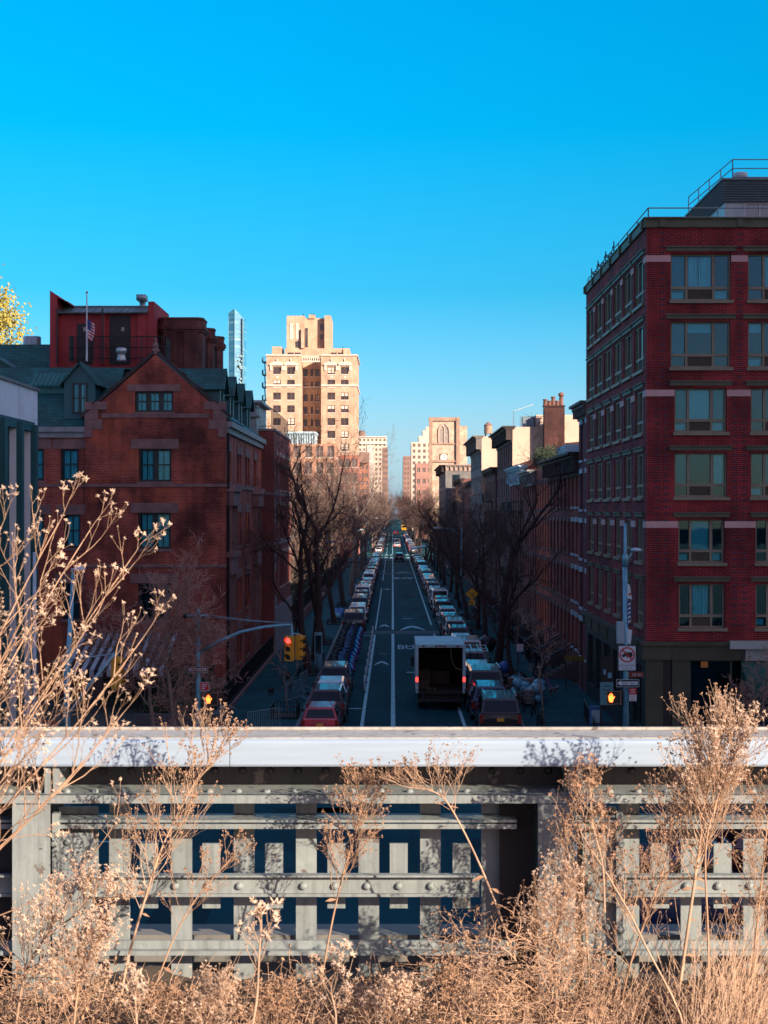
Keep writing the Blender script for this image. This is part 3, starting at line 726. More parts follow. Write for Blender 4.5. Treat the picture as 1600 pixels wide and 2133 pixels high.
ops = []; sops = []
zg = Zp(1336, D)
for ri, (pt, pb, pa, pe, pn) in enumerate(rows_):
    z1, z0 = Zp(pt, D), Zp(pb, D); w = X(pe, D) - X(pa, D)
    for k in range(4):
        a = X(pa, D) + k * (X(pn, D) - X(pa, D)) if k < 2 else X(pa, D) + k * (X(pn, D) - X(pa, D))
        if k >= 2: a = X(pa, D) + k * 3.32
        ops.append((a, a + w, z0, z1, ri, k))
    for k in range(6):
        a = 66.75 + k * 3.3 + (.15 if ri > 1 else 0); sops.append((a, a + w - (0 if ri < 2 else .1), z0, z1, ri, k))
mb = MB(); mb.facade(fw_, xc, xR, zg, zt, [o[:4] for o in ops], .95); mb.facade(fs_, D, YB, zg, zt, [o[:4] for o in sops], .95)
mb.poly([(xc, YB, 0), (xR, YB, 0), (xR, YB, zt), (xc, YB, zt)]); mb.poly([(xR, D, 0), (xR, YB, 0), (xR, YB, zt), (xR, D, zt)])
# corbelled strips of dark headers sit in the brick piers
hd = mb
for col in (1379,) + tuple([1541]):
    for i in range(62):
        z = zt - .3 - i * .28
        if z < zg + .5: break
        u = X(col, D)
        lo = z < Zp(800, D)
        for du in ((-.22, .18) if lo else (0,)):
            hd.fbox(fw_, u + du - .11, u + du + .11, z, z + .09, -.012, .01, 1)
for k in range(7):
    u = 66.35 + k * 3.3
    for i in range(62):
        z = zt - .3 - i * .28
        if z < zg + .5: break
        hd.fbox(fs_, u - .1, u + .1, z, z + .09, -.014, .01, 1)
mb.build('wall', [M_rb, M_rbd], rb)
# cornice, lintels and stone blocks
cn = MB(); cn.fbox(fw_, xc - .1, xR, zt, zt + .36, -.1, .3); cn.fbox(fs_, D + .301, YB, zt, zt + .36, -.1, .3)
cn.fbox(fw_, xc - .16, xR, zt + .36, zt + .42, -.2, .4); cn.fbox(fs_, D + .401, YB + .1, zt + .36, zt + .42, -.16, .4)
for u in [X(1379, D), X(1541, D)]: cn.fbox(fw_, u - .12, u + .12, zt + .01, zt + .35, -.16, -.101)
for k in range(7): cn.fbox(fs_, 66.25 + k * 3.3, 66.55 + k * 3.3, zt + .01, zt + .35, -.2, -.101)
cn.build('cornice', M_olive, rb)
rfm = MB(); rfm.poly([(xc, D, zt + .1), (xR, D, zt + .1), (xR, YB, zt + .1), (xc, YB, zt + .1)]); rfm.build('roof', M_tar, rb)
bl = MB()
for r in (0, 2, 4):
    o = [q for q in ops if q[4] == r]
    za, z_b = o[0][3] - .36, o[0][3] - .08
    bl.fbox(fw_, xc - .02, o[0][0] - .004, za, z_b, -.03, .1)
    for q1, q2 in zip(o, o[1:]): bl.fbox(fw_, q1[1] + .004, q2[0] - .004, za, z_b, -.03, .1)
    s = [q for q in sops if q[4] == r]
    for q1, q2 in zip(s, s[1:]): bl.fbox(fs_, q1[1] + .004, q2[0] - .004, za, z_b, -.05, .1)
    bl.fbox(fs_, D + .12, s[0][0] - .004, za, z_b, -.021, .1)
bl.build('stone_block', M_block, rb)
fx_ = bl
rnd = random.Random(5)
def apt_window(o, fr, see):
    a, b, z0, z1, r, k = o; d = .24 if see else .11; f = .07; mb = MB(); w = b - a; zm = z0 + (z1 - z0) * .27
    c1, c2 = a + w * .275, a + w * .72
    for u0, u1, e0, e1 in ((a, b, z0, z0 + f), (a, b, z1 - f, z1), (a, a + f, z0 + f, z1 - f), (b - f, b, z0 + f, z1 - f), (a + f, b - f, zm - .06, zm + .06), (c1 - .05, c1 + .05, z0 + f, zm - .061), (c2 - .05, c2 + .05, z0 + f, zm - .061), (c1 - .05, c1 + .05, zm + .061, z1 - f), (c2 - .05, c2 + .05, zm + .061, z1 - f)):
        mb.fbox(fr, u0, u1, e0, e1, d - .05, d + .06)
    mb.fquad(fr, a, b, z0, z1, .93, 1)
    mb.fbox(fr, a + f, a + f + .025, zm + .07, z1 - f, d - .02, d + .05); mb.fbox(fr, c2 + .06, c2 + .085, zm + .07, z1 - f, d - .02, d + .05)
    wn = mb.build('window', [M_tanf, M_dark], rb)
    p = MB()
    for u0, u1, e0, e1 in ((a + .03, c1, zm, z1 - .03), (c1, c2, zm, z1 - .03), (c2, b - .03, zm, z1 - .03), (a + .03, c1, z0 + .03, zm), (c2, b - .03, z0 + .03, zm)):
        p.fquad(fr, u0, u1, e0, e1, d + .03 + rnd.uniform(-.004, .004))
    p.build('pane', M_clear if see else M_glass, wn)
    g = MB(); g.fquad(fr, c1 + .05, c2 - .05, z0 + f, zm - .06, d + .01)
    for i in range(7): g.fbox(fr, c1 + .06, c2 - .06, z0 + f + .03 + i * .058, z0 + f + .05 + i * .058, d - .01, d + .009)
    g.build('vent_grille', M_grille, wn)
    s = MB(); s.fbox(fr, a - .06, b + .1, z0 - .14, z0 - .003, -.1, d - .05); s.build('sill', M_tanf, wn)
    l = MB(); l.fbox(fr, a - .2, b + .2, z1 + .1, z1 + .26, -.06, .05); l.fbox(fr, a - .24, b + .24, z1 + .261, z1 + .31, -.12, .05); l.build('lintel', M_olive, wn)
    if see:
        st = {(0, 0): 'bC.', (1, 0): 'bh.', (2, 0): 'bfb', (3, 0): 'b.c', (4, 0): '.f.', (5, 0): '.C.', (0, 1): '.cb', (1, 1): 'h.b', (2, 1): '..b', (3, 1): '.b.'}.get((r, k), '..b')
        for ch, (u0, u1) in zip(st, ((a + .08, c1 - .05), (c1 + .05, c2 - .05), (c2 + .05, b - .08))):
            if ch == '.': continue
            m = M_curt if ch in 'CcB' else M_blind
            if ch in 'Cc':
                mid = (u0 + u1) / 2
                if ch == 'C' and u1 - u0 > .9:
                    curtain(wn, fr, u0, mid - .03, zm, z1 - .08, .5, m, 4, amp=.05); curtain(wn, fr, mid + .02, u1, zm, z1 - .08, .5, m, 4, amp=.05)
                else: curtain(wn, fr, u0, u1, zm, z1 - .08, .5, m, 6, amp=.05)
            else:
                if k > 0 and ch == 'b' and rnd.random() < .5: ch = 'h'
                zz = {'h': zm + (z1 - zm) * rnd.uniform(.25, .7), 'B': zm - .3, 'f': zm, 'b': zm}[ch]
                q = MB(); q.fquad(fr, u0, u1, zz, z1 - .06, .45)
                q.build('blind', M_bteal if ch == 'b' else M_blind, wn)
        if (r + k) % 2 == 0:
            q = MB(); q.fquad(fr, a + .1, c1 - .08, z0 + .1, zm - .15, .5); q.fquad(fr, c2 + .1, b - .1, z0 + .1, zm - .1, .5); q.build('lower_blind', M_blind, wn)
M_bteal = mat('teal roller blind', (.05, .26, .30), .9, .1, 1)
for o in ops: apt_window(o, fw_, True)
for o in sops: apt_window(o, fs_, False)
# shop floor
M_fasc = mat('olive fascia', (.075, .08, .055), .45, .35, .8, metal=.2)
q = MB(); q.fbox(fw_, xc - .3, xR, zg - .16, zg, -.35, .3); q.fbox(fs_, D + .3, YB, zg - .16, zg, -.35, .3)
q.fbox(fw_, xc - .2, xR, zg - .78, zg - .161, -.2, .3); q.fbox(fs_, D + .301, YB, zg - .78, zg - .161, -.2, .3)
for u in (12.0, 15.6, 19.2, 22.8): q.fbox(fw_, u - .03, u + .03, zg - .77, zg - .165, -.24, -.202)
for k in range(7): q.fbox(fs_, 67.2 + k * 3.1, 67.35 + k * 3.1, zg - .77, zg - .165, -.26, -.202)
q.fbox(fw_, xc - .04, xc + .7, .13, zg - .781, -.03, .4); q.fbox(fw_, 12.0, 12.75, .13, zg - .781, -.06, .35)
q.fbox(fw_, 19.2, 19.8, .13, zg - .781, -.06, .35)
q.build('shop_fascia', M_fasc, rb)
q = MB(); q.facade(fs_, D + .4, YB, .13, zg - .78, [(67.4 + k * 3.2, 69.9 + k * 3.2, .9, zg - 1.2) for k in range(6)], .3); q.build('ground_floor_wall', mat('dark tile', (.03, .035, .04), .4, .3, 2), rb)
sw_ = window(rb, fw_, 12.76, 19.19, .13, zg - .79, d=.15, cols=(.28, .55, .8), rows=(.48,), mf=M_olive, fw=.07, see=True, back=3.0)
for k in range(6): window(rb, fs_, 67.4 + k * 3.2, 69.9 + k * 3.2, .9, zg - 1.2, d=.15, cols=(.5,), rows=(.3,), mf=M_black, fw=.06, see=False)
q = MB(); q.fbox(fw_, xc + .72, 11.99, .13, zg - .79, .1, .3); q.build('shop_door', mat('shop door', (.03, .025, .025), .5), rb)
aw = MB(); ya = D - .36
for i in range(7):
    t0, t1 = i / 7, (i + 1) / 7
aw.prism([(D - .25, 4.0), (D - 2.2, 2.75), (D - 2.2, 2.45), (D - .25, 2.45 + .1)], 'x', 14.9, 20.5); aw.build('awning', mat('dark green canvas', (.03, .10, .075), .8, .2, 2), rb)
q = MB(); q.fbox(fw_, 15.1, 20.6, 4.05, 4.55, -.3, -.205); q.fbox(fw_, 14.4, 20.6, 4.56, 4.9, -.5, -.206); q.build('shop_sign_board', mat('pale sign board', (.42, .45, .42), .6, .2, 1), rb)
q = MB(); q.fbox(fw_, 13.2, 13.5, zg - 1.1, zg - .85, -.25, -.1); q.build('orange_notice', mat('orange notice', (.6, .2, .03), .6), rb)
# roof railing, string lights, penthouse
q = MB(); zz = zt + .42
railing(q, [(xR, D + .15, zz), (xc + .1, D + .15, zz), (xc + .1, YB, zz)], .45, 2, 2.7, .03, .03); q.build('roof_railing', mat('grey rail', (.25, .3, .33), .5, .1, 3, .3), rb)
q = MB()
for i, y in enumerate((77.5, 80.5, 83.5, 86.2)):
    q.tube([(xc + .25, y, zz), (xc + .25, y, zz + 1.0)], .03, 4)
for i, (y0, y1) in enumerate(((77.5, 80.5), (80.5, 83.5), (83.5, 86.2))):
    pts = [(xc + .25, y0 + (y1 - y0) * t / 10, zz + .95 - 1.6 * (t / 10) * (1 - t / 10)) for t in range(11)]
    q.tube(pts, .012, 3)
    for p in pts[1::2]: q.ball((p[0], p[1], p[2] - .07), .06, 0, 5, 4)
q.build('string_lights', M_black, rb)
ph = thing('roof_penthouse', 'ribbed grey metal penthouse with white panels and railing on the corner block roof', 'penthouse', (18, 72, zt))
M_rib = mat('ribbed metal', (.18, .24, .26), .45, .15, 1, .3)
xa, Yp = X(1507, 72), 72.0; za, zb_ = Zp(421, 72), Zp(375, 72)
q = MB(); n = 9
fpw, fps = FW(Yp), FN(xa)
for i in range(n):
    a = za + (zb_ - za) * i / n; h_ = (zb_ - za) / n
    q.poly([(xa, Yp, a), (xR, Yp, a), (xR, Yp - .07, a + h_ * .5), (xa - .07, Yp - .07, a + h_ * .5)]); q.poly([(xa - .07, Yp - .07, a + h_ * .5), (xR, Yp - .07, a + h_ * .5), (xR, Yp, a + h_), (xa, Yp, a + h_)])
    q.poly([(xa, Yp, a), (xa, 81, a), (xa - .07, 81, a + h_ * .5), (xa - .07, Yp - .07, a + h_ * .5)]); q.poly([(xa - .07, Yp - .07, a + h_ * .5), (xa - .07, 81, a + h_ * .5), (xa, 81, a + h_), (xa, Yp, a + h_)])
q.poly([(xa, Yp, zb_), (xR, Yp, zb_), (xR, 81, zb_), (xa, 81, zb_)]); q.box(xa - .1, xR, Yp - .1, 81, zb_ + .002, zb_ + .08); q.poly([(xa, Yp, za), (xR, Yp, za), (xR, 81, za), (xa, 81, za)])
q.build('ribbed_cladding', M_rib, ph)
q = MB(); q.box(xa + .08, xa + 1.0, Yp + .1, 80.8, zt + .1, za - .003); q.build('white_panel', mat('white panel wall', (.5, .58, .6), .5), ph)
window(ph, fpw, xa + 1.001, xa + 3.2, zt + .15, za - .003, d=.12, cols=(.33, .66), rows=(), mf=mat('white frame', (.55, .58, .6), .5, 0), see=False)
window(ph, fpw, xa + 3.201, xR, zt + .15, za - .003, d=.12, cols=(.2, .4, .6, .8), rows=(), mf=bpy.data.materials['white frame'], see=False)
q = MB(); railing(q, [(xR, Yp + .3, zb_ + .08), (xa + .5, Yp + .3, zb_ + .08), (xa + .1, 81, zb_ + .08)], .95, 3, 1.9, .028, .028); q.build('penthouse_railing', bpy.data.materials['grey rail'], ph)
q = MB(); q.lathe([(.3, zb_ + .08), (.3, zb_ + .5), (.36, zb_ + .55), (.36, zb_ + .75), (.2, zb_ + .8)], (X(1552, 73), 74, 0), 12); q.build('roof_vent', mat('white vent', (.6, .65, .66), .4, .1, 2), ph, True)
q = MB(); q.tube([(xa - .2, 79, zb_ - 1.0), (xa - .5, 79, zb_ - .5), (xa - .7, 79, zb_ - .5)], .03, 5); q.lathe([(.05, zb_ - .55), (.12, zb_ - .75), (.3, zb_ - .9)], (xa - .75, 79, 0), 10); q.build('barn_lamp', M_olive, ph)

# ================================================================ row houses on the right side
def brk(name, c, st=.45): return brick(name, c, [k * .75 for k in c], [k * .6 + .03 for k in c], st)
M_white = mat('white trim', (.48, .64, .70), .7, .15, 3)
M_dcorn = mat('dark painted cornice', (.05, .032, .03), .7, .3, 1.5)
def cornice(th, fr, u0, u1, z, m, proj=.6, h=.9, br=True, name='cornice'):
    c = MB(); c.fbox(fr, u0 - .1, u1 + .1, z - .16, z, -proj, .3); c.fbox(fr, u0 - .05, u1 + .05, z - .34, z - .161, -proj * .72, .2); c.fbox(fr, u0, u1, z - h, z - .341, -.1, .02)
    if br:
        n = max(2, int((u1 - u0) / .85))
        for i in range(n + 1):
            u = u0 + .1 + (u1 - u0 - .2) * i / n; c.fbox(fr, u - .09, u + .09, z - h * .85, z - .342, -proj * .62, -.101)
    return c.build(name, m, th)
def rowhouse(name, label, cat, xp, y0, y1, z, wallm, floors, nwin, trim, cor, depth=13, ww=1.05, wh=2.0, zb=1.2, side=-1, westwall=None, parapet=0, cor_kw={}, front=None):
    """one house of the terrace: its street wall, windows, cornice, roof, stoop"""
    th = thing(name, label, cat, (xp, (y0 + y1) / 2, 0)); fr = FN(xp) if side < 0 else FS(xp)
    fh = (z - zb - .9) / floors; ops = []; s = -side
    for f in range(floors):
        for k in range(nwin):
            c = y0 + (y1 - y0) * (k + .5) / nwin; a = zb + f * fh + fh * .22; ops.append((c - ww / 2, c + ww / 2, a, min(a + wh, a + fh * .74)))
    mb = MB(); mb.facade(fr, y0, y1, 0, z, ops, .35); xb = xp + depth * s
    mb.poly([(xp, y1, 0), (xb, y1, 0), (xb, y1, z), (xp, y1, z)]); mb.poly([(xb, y0, 0), (xb, y1, 0), (xb, y1, z), (xb, y0, z)])
    wm = [wallm]
    if westwall: wm.append(westwall)
    mb.poly([(xp, y0, 0), (xb, y0, 0), (xb, y0, z + parapet), (xp, y0, z + parapet)], 1 if westwall else 0)
    mb.build('wall', wm, th)
    r = MB(); r.poly([(xp, y0, z - .25), (xb, y0, z - .25), (xb, y1, z - .25), (xp, y1, z - .25)]); r.build('roof', M_tar, th)
    for o in ops:
        w = MB(); d = .2
        w.fbox(fr, o[0], o[1], o[3] - .08, o[3], d, d + .08); w.fbox(fr, o[0], o[1], o[2], o[2] + .08, d, d + .08); w.fbox(fr, o[0], o[0] + .08, o[2] + .08, o[3] - .08, d, d + .08); w.fbox(fr, o[1] - .08, o[1], o[2] + .08, o[3] - .08, d, d + .08)
        zc = (o[2] + o[3]) / 2; w.fbox(fr, o[0] + .08, o[1] - .08, zc - .03, zc + .03, d + .01, d + .07); w.fquad(fr, o[0], o[1], o[2], o[3], d + .05, 1)
        w.fbox(fr, o[0] - .1, o[1] + .1, o[3] + .003, o[3] + .28, -.08, .02, 2); w.fbox(fr, o[0] - .08, o[1] + .08, o[2] - .14, o[2] - .003, -.1, d, 2)
        w.build('window', [trim[0], M_glass, trim[1]], th)
    if cor: cornice(th, fr, y0, y1, z + .1, cor, **cor_kw)
    return th, fr
M_w1 = brk('plum brick', (.26, .06, .07)); M_w2 = brk('rowhouse brick red', (.50, .12, .09)); M_w3 = mat('orange stucco', (.60, .13, .065), .85, .25, 1)
M_w4 = brk('rowhouse brick brown', (.46, .11, .085)); M_cream = mat('cream render', (.66, .47, .35), .85, .12, .5); M_w5 = brk('dark brownstone', (.26, .10, .085), .4)
M_grey = mat('grey limestone', (.2, .19, .18), .85, .25, .8)
xr_ = 11.45
t1, _ = rowhouse('plum_townhouse', 'tall plum brick townhouse with white window surrounds next to the corner block', 'house', 11.2, 87.0, 92.4, 16.6, M_w1, 5, 2, (M_white, M_white), mat('brown cornice', (.16, .12, .11), .7), wh=2.1)
t2, _ = rowhouse('white_lintel_house', 'red row house with white lintels and sills, below a dark bracketed cornice', 'house', xr_, 92.5, 98.6, 13.9, M_w2, 4, 3, (M_white, M_white), M_dcorn, cor_kw=dict(proj=.9, h=1.4))
t3, f3 = rowhouse('brown_row_house', 'red brick row house under the longest dark cornice, white box on its roof', 'house', xr_, 98.7, 112, 13.9, M_w4, 4, 6, (M_wfr, M_stone), M_dcorn, cor_kw=dict(proj=.9, h=1.4))
t4, f4 = rowhouse('orange_row_house', 'orange stucco row house with tall narrow windows', 'house', xr_, 112.1, 122, 13.7, M_w3, 4, 5, (M_wfr, M_stone), None)
t5, f5 = rowhouse('garden_roof_house', 'red row house with dark bushes and a pale metal cornice on its roof edge', 'house', xr_, 122.1, 133, 13.6, M_w2, 4, 5, (M_wfr, M_stone), mat('grey tin cornice', (.3, .3, .29), .6), cor_kw=dict(proj=.8, h=1.2))
t6, f6 = rowhouse('white_cornice_house', 'row house with a white painted cornice and fire escape stairs', 'house', xr_, 133.1, 149.5, 14.3, M_w4, 4, 6, (M_wfr, M_stone), M_white, cor_kw=dict(proj=.6, h=1.6))
t7, f7 = rowhouse('cream_flank_house', 'taller brick house with bracketed cornice and sunlit cream flank wall', 'house', 11.7, 150, 172, 18.6, M_w5, 5, 7, (M_wfr, M_stone), M_dcorn, westwall=M_cream, cor_kw=dict(proj=1.0, h=1.6), depth=16)
t8, _ = rowhouse('brownstone_house', 'dark brownstone terrace house behind the tall bare tree', 'house', 11.5, 172.1, 189.8, 15.2, M_w5, 4, 6, (M_wfr, M_stone), M_dcorn)
t9, _ = rowhouse('bracket_cornice_house', 'tall house with deep bracketed grey cornice and white flank wall', 'house', 11.0, 190, 216, 19.6, M_grey, 5, 7, (M_wfr, M_stone), mat('grey cornice stone', (.2, .17, .15), .8), westwall=M_cream, cor_kw=dict(proj=1.1, h=2.0), depth=16)
t10, _ = rowhouse('narrow_terrace_house', 'low brownstone terrace house beyond the bracketed cornice house', 'house', 11.4, 216.2, 246, 14.5, M_w4, 4, 8, (M_wfr, M_stone), M_dcorn)
t11, _ = rowhouse('far_terrace_house', 'last brownstone terrace house before the grey corner house', 'house', 11.3, 246.2, 277, 15.5, M_w5, 4, 8, (M_wfr, M_stone), M_dcorn)
t12, fr12 = rowhouse('grey_corner_house', 'grey stone house with projecting cornice whose west wall has one window', 'house', 9.6, 279, 318, 18.6, M_grey, 5, 9, (M_wfr, M_stone), M_dcorn, westwall=M_grey, cor_kw=dict(proj=1.1, h=1.5), depth=6)
fq = FW(279)
cornice(t12, fq, 9.6, 15.6, 18.75, mat('sunlit cornice', (.4, .3, .25), .8), .6, 1.2, name='west_cornice')
window(t12, fq, 10.9, 12.2, 14.6, 16.9, d=-.06, see=False); window(t12, fq, 10.9, 12.2, 9.6, 11.9, d=-.06, see=False)
q = MB(); q.box(xr_ + .2, xr_ + 5.5, 103, 109, 13.7, 14.9); q.box(xr_ + 1.5, xr_ + 4, 101, 102.6, 13.7, 15.3); q.build('roof_box', M_white, t3)
q = MB(); q.box(xr_ + 3, xr_ + 5.2, 99.2, 100.7, 13.7, 15.0); q.build('roof_unit', M_teal, t3)
# chimney breast on the flank of the cream house
q = MB(); xa, xb = X(1140, 146), X(1183, 146); q.box(xa, xb, 148.7, 149.98, 13.5, Zp(845, 146)); q.box(xa - .06, xb + .06, 148.64, 150.04, Zp(843, 146), Zp(840, 146)); 
q.prism([(11.7, 14.4), (xb + 2, 14.4), (xb + 2, 17.2), (xa, 16.8), (13.6, 15.4), (11.7, 14.8)], 'y', 149.7, 149.98)
ck = q.build('chimney', brick('shade dark brick', (.10, .030, .026), (.07, .022, .02), (.12, .06, .05), .5, bw=.3, bh=.1), t7)  # brick colour darkened so the stack reads as shaded
q = MB()
for i, (px, h_) in enumerate(((1143, .5), (1152, .35), (1160, .75), (1169, .35))):
    x_ = X(px, 146); q.lathe([(.22, Zp(840, 146)), (.18, Zp(840, 146) + h_), (.24, Zp(840, 146) + h_ + .02), (.24, Zp(840, 146) + h_ + .12)], (x_, 149.3, 0), 10)
x_ = X(1177, 146); z_ = Zp(840, 146); q.lathe([(.2, z_), (.2, z_ + .8), (.14, z_ + .82), (.3, z_ + 1.0), (.26, z_ + 1.2), (.05, z_ + 1.3)], (x_, 149.3, 0), 10)
q.build('chimney_pots', mat('terracotta pot', (.2, .09, .065), .8), ck)
q = MB(); q.box(14.2, 20, 152, 165, 18.4, 19.9); q.box(16, 20, 150.01, 152, 17.5, 19.6); q.build('roof_bulkhead', M_cream, t7)
q = MB(); railing(q, [(12.5, 150.3, 18.4), (15.8, 150.3, 18.4)], 1.2, 3, .25, .03, .015); q.tube([(11.9, 151, 18.6), (11.9, 151, 20.2), (13.9, 151.5, 20.9)], .05, 5); q.box(13, 14.1, 153, 155, 18.4, 19.8); q.build('roof_railing', bpy.data.materials['grey rail'], t7)
# water tank, fire escapes, garden on a roof
wt = thing('water_tank', 'round timber water tank with conical cap above the far roofs', 'water tank', (X(1017, 235), 235, 14))
cx, cy = X(1017, 235), 235; q = MB(); q.lathe([(.62, Zp(903, 235)), (.62, Zp(886, 235))], (cx, cy, 0), 16); q.build('tank', mat('tank timber', (.42, .26, .18), .9, .3, 3), wt)
q = MB(); q.lathe([(.7, Zp(886, 235)), (.1, Zp(879, 235))], (cx, cy, 0), 16); q.build('cap', M_stone, wt)
q = MB()
for a in (-.4, .4):
    for b in (-.4, .4): q.box(cx + a - .1, cx + a + .1, cy + b - .1, cy + b + .1, 14, Zp(903, 235))
q.build('tank_frame', M_black, wt)
def fire_escape(th, x, ya, yb, zs):
    q = MB()
    for z in zs:
        q.box(x - 1.0, x - .01, ya, yb, z, z + .05)
        railing(q, [(x - .02, ya, z), (x - 1.0, ya, z), (x - 1.0, yb, z), (x - .02, yb, z)], .95, 2, .18, .02, .012)
    for a, b in zip(zs, zs[1:]):
        for dx in (-.25, -.75): q.tube([(x + dx, ya + .3, a), (x + dx, yb - .4, b)], .03, 4)
        for i in range(10):
            t = (i + .5) / 10; yy = ya + .3 + (yb - .7 - ya) * t; zz = a + (b - a) * t; q.box(x - .75, x - .25, yy - .07, yy + .07, zz, zz + .02)
    q.build('fire_escape', M_black, th)
fire_escape(t6, xr_, 135, 140, (4.2, 7.2, 10.3)); fire_escape(t6, xr_, 143, 147.5, (4.2, 7.2, 10.3)); fire_escape(t8, 11.5, 176, 181, (4.5, 8, 11.4))
rnd = random.Random(11)
for i in range(5):
    q = MB(); cy = 124 + i * 1.9; cx = xr_ + 1.1 + rnd.uniform(0, .8)
    for k in range(420):
        v = Vector((rnd.gauss(0, .5), rnd.gauss(0, .6), rnd.gauss(0, .4))); p = Vector((cx, cy, 14.6 + i % 2 * .3)) + v
        a = Vector((rnd.uniform(-1, 1), rnd.uniform(-1, 1), rnd.uniform(-1, 1))).normalized() * .11; b = a.orthogonal().normalized() * .07
        q.poly([p - a, p + b, p + a, p - b])
    bt = thing('roof_bush', 'dark evergreen bush growing on the garden roof behind the tin cornice', 'bush', (cx, cy, 13.6), 'bushes on the garden roof')
    q.build('crown', mat('evergreen leaf', (.035, .055, .025), .8, .4, 3) if i == 0 else bpy.data.materials['evergreen leaf'], bt)
    q = MB(); q.box(cx - .5, cx + .5, cy - .7, cy + .7, 13.4, 14.0); q.build('planter', M_stone, bt)
# stoops and area railings before the houses
M_stoop = mat('stoop stone', (.11, .085, .08), .85, .3, 2)
for i, y in enumerate((95, 102.5, 108.5, 117, 127.5, 137.5, 145, 156, 166, 180)):
    q = MB(); xf = 11.44
    for k in range(7): q.box(xf - 2.2 + k * .3, xf - .01, y - .8, y + .8, .0 + k * .18, .18 + k * .18)
    o = thing('stoop', 'stone stoop with iron handrails before the terrace, in shade', 'stoop', (xf - 1.1, y, 0), 'stoops before the terrace')
    q.build('steps', M_stoop, o)
    for dy in (-.8, .8):
        q = MB(); q.tube([(xf - 2.1, y + dy, .1), (xf - 2.1, y + dy, 1.1), (xf - .1, y + dy, 2.2)], .03, 5); railing(q, [(xf - 2.0, y + dy, .25), (xf - .1, y + dy, 1.3)], .85, 1, .2, .012, .012); q.build('handrail', M_black, o)
    fo = thing('area_railing', 'black iron area railing between two stoops', 'railing', (9.3, y + 3.5, .13), 'area railings along the terrace')
    q = MB(); railing(q, [(9.3, y + 1.2, .13), (9.3, y + 5.2, .13)], 1.15, 2, .14, .018, .012); q.build('bars', M_black, fo)
# ================================================================ church tower
ch = thing('church_tower', 'square stone church tower with louvred arch and a white clock face', 'church', (15.5, 490, 0))
Y = 482.0; fr = FW(Y); M_cst = brick('church stone', (.66, .50, .37), (.56, .41, .30), (.60, .47, .36), .35, bw=.9, bh=.42, ms=.02)
xa, xb = X(897, Y), X(954, Y); zt = Zp(873, Y)
q = MB(); za, zb_ = Zp(922, Y), Zp(882, Y); ax, bx = X(916, Y), X(935, Y)
q.facade(fr, xa, xb, 0, zt, [(ax, bx, za, Zp(900, Y))], .9)
q.poly([(xa, Y, 0), (xa, Y + 10, 0), (xa, Y + 10, zt), (xa, Y, zt)]); q.poly([(xb, Y, 0), (xb, Y + 10, 0), (xb, Y + 10, zt), (xb, Y, zt)]); q.poly([(xa, Y, zt), (xb, Y, zt), (xb, Y + 10, zt), (xa, Y + 10, zt)])
q.build('wall', M_cst, ch)
q = MB()
for u in (xa, xb):
    q.prism([(u - .55, 0), (u + .55, 0), (u + .55, zt + .5), (u - .55, zt + .5)], 'y', Y - .7, Y - .003)
q.fbox(fr, xa - .6, xb + .6, zt - .6, zt + .55, -.5, .4); q.fbox(fr, xa + .56, xb - .56, Zp(926, Y), Zp(923, Y), -.35, -.003); q.fbox(fr, xa + .56, xb - .56, Zp(963, Y), Zp(958, Y), -.4, -.003)
q.build('buttress', mat('buttress stone', (.38, .25, .18), .9, .25, .5), ch)
def arch(mb, fr, u0, u1, z0, zs, d0, d1, w, mi=0):
    c = (u0 + u1) / 2; n = 8; R_ = (u1 - u0)
    def pt(side, t, o):
        th = t * math.acos(.5)   # pointed arch from each springing
        r = R_ + o
        cx = u1 if side < 0 else u0
        return (cx - r * math.cos(th) if side < 0 else cx + r * math.cos(th), zs + r * math.sin(th))
    for sd in (-1, 1):
        P = [(u0 if sd < 0 else u1, z0)] + [pt(sd, i / n, 0) for i in range(n + 1)]; Q = [((u0 - w) if sd < 0 else (u1 + w), z0)] + [pt(sd, i / n, w) for i in range(n + 1)]
        P[-1] = (c, P[-1][1]); Q[-1] = (c, Q[-1][1])
        for (a, b, e, f) in zip(P, P[1:], Q[1:], Q):
            pts = [a, b, e, f]; mb.poly([fr(*p, d0) for p in pts], mi); mb.poly([fr(a[0], a[1], d0), fr(a[0], a[1], d1), fr(b[0], b[1], d1), fr(b[0], b[1], d0)], mi); mb.poly([fr(f[0], f[1], d0), fr(f[0], f[1], d1), fr(e[0], e[1], d1), fr(e[0], e[1], d0)], mi)
wn = MB(); zs = Zp(900, Y); arch(wn, fr, ax, bx, za, zs, -.35, .0, .55); w_ = wn.build('window', mat('arch stone', (.5, .37, .29), .85), ch)
wn = MB(); c = (ax + bx) / 2
n = 10
top = [(bx - (bx - ax) * math.cos(t / n * pi / 3), zs + (bx - ax) * math.sin(t / n * pi / 3)) for t in range(n + 1)]
top2 = [(ax + (bx - ax) * math.cos(t / n * pi / 3), zs + (bx - ax) * math.sin(t / n * pi / 3)) for t in range(n - 1, -1, -1)]
wn.poly([fr(ax, za, -.05)] + [fr(*p, -.05) for p in top + top2] + [fr(bx, za, -.05)])
wn.build('louvre_backing', mat('louvre', (.5, .43, .38), .8), w_)
wn = MB()
for i in range(14): wn.fbox(fr, ax + .05, bx - .05, za + .2 + i * .36, za + .3 + i * .36, -.14, -.051)
wn.build('louvre', mat('louvre shadow', (.12, .09, .08), .9), w_)  # dark bars colour in the shade between the pale slats
wn = MB(); wn.fbox(fr, c - .16, c + .16, za, zs + 1.3, -.3, -.141); 
for sd in (-1, 1):
    pts = [(c + sd * (.0 + 1.35 * t), zs + 1.2 + 1.1 * math.sin(t * 1.5)) for t in (0, .25, .5, .75)]
    wn.tube([fr(u, z, -.2) for u, z in pts], .13, 5)
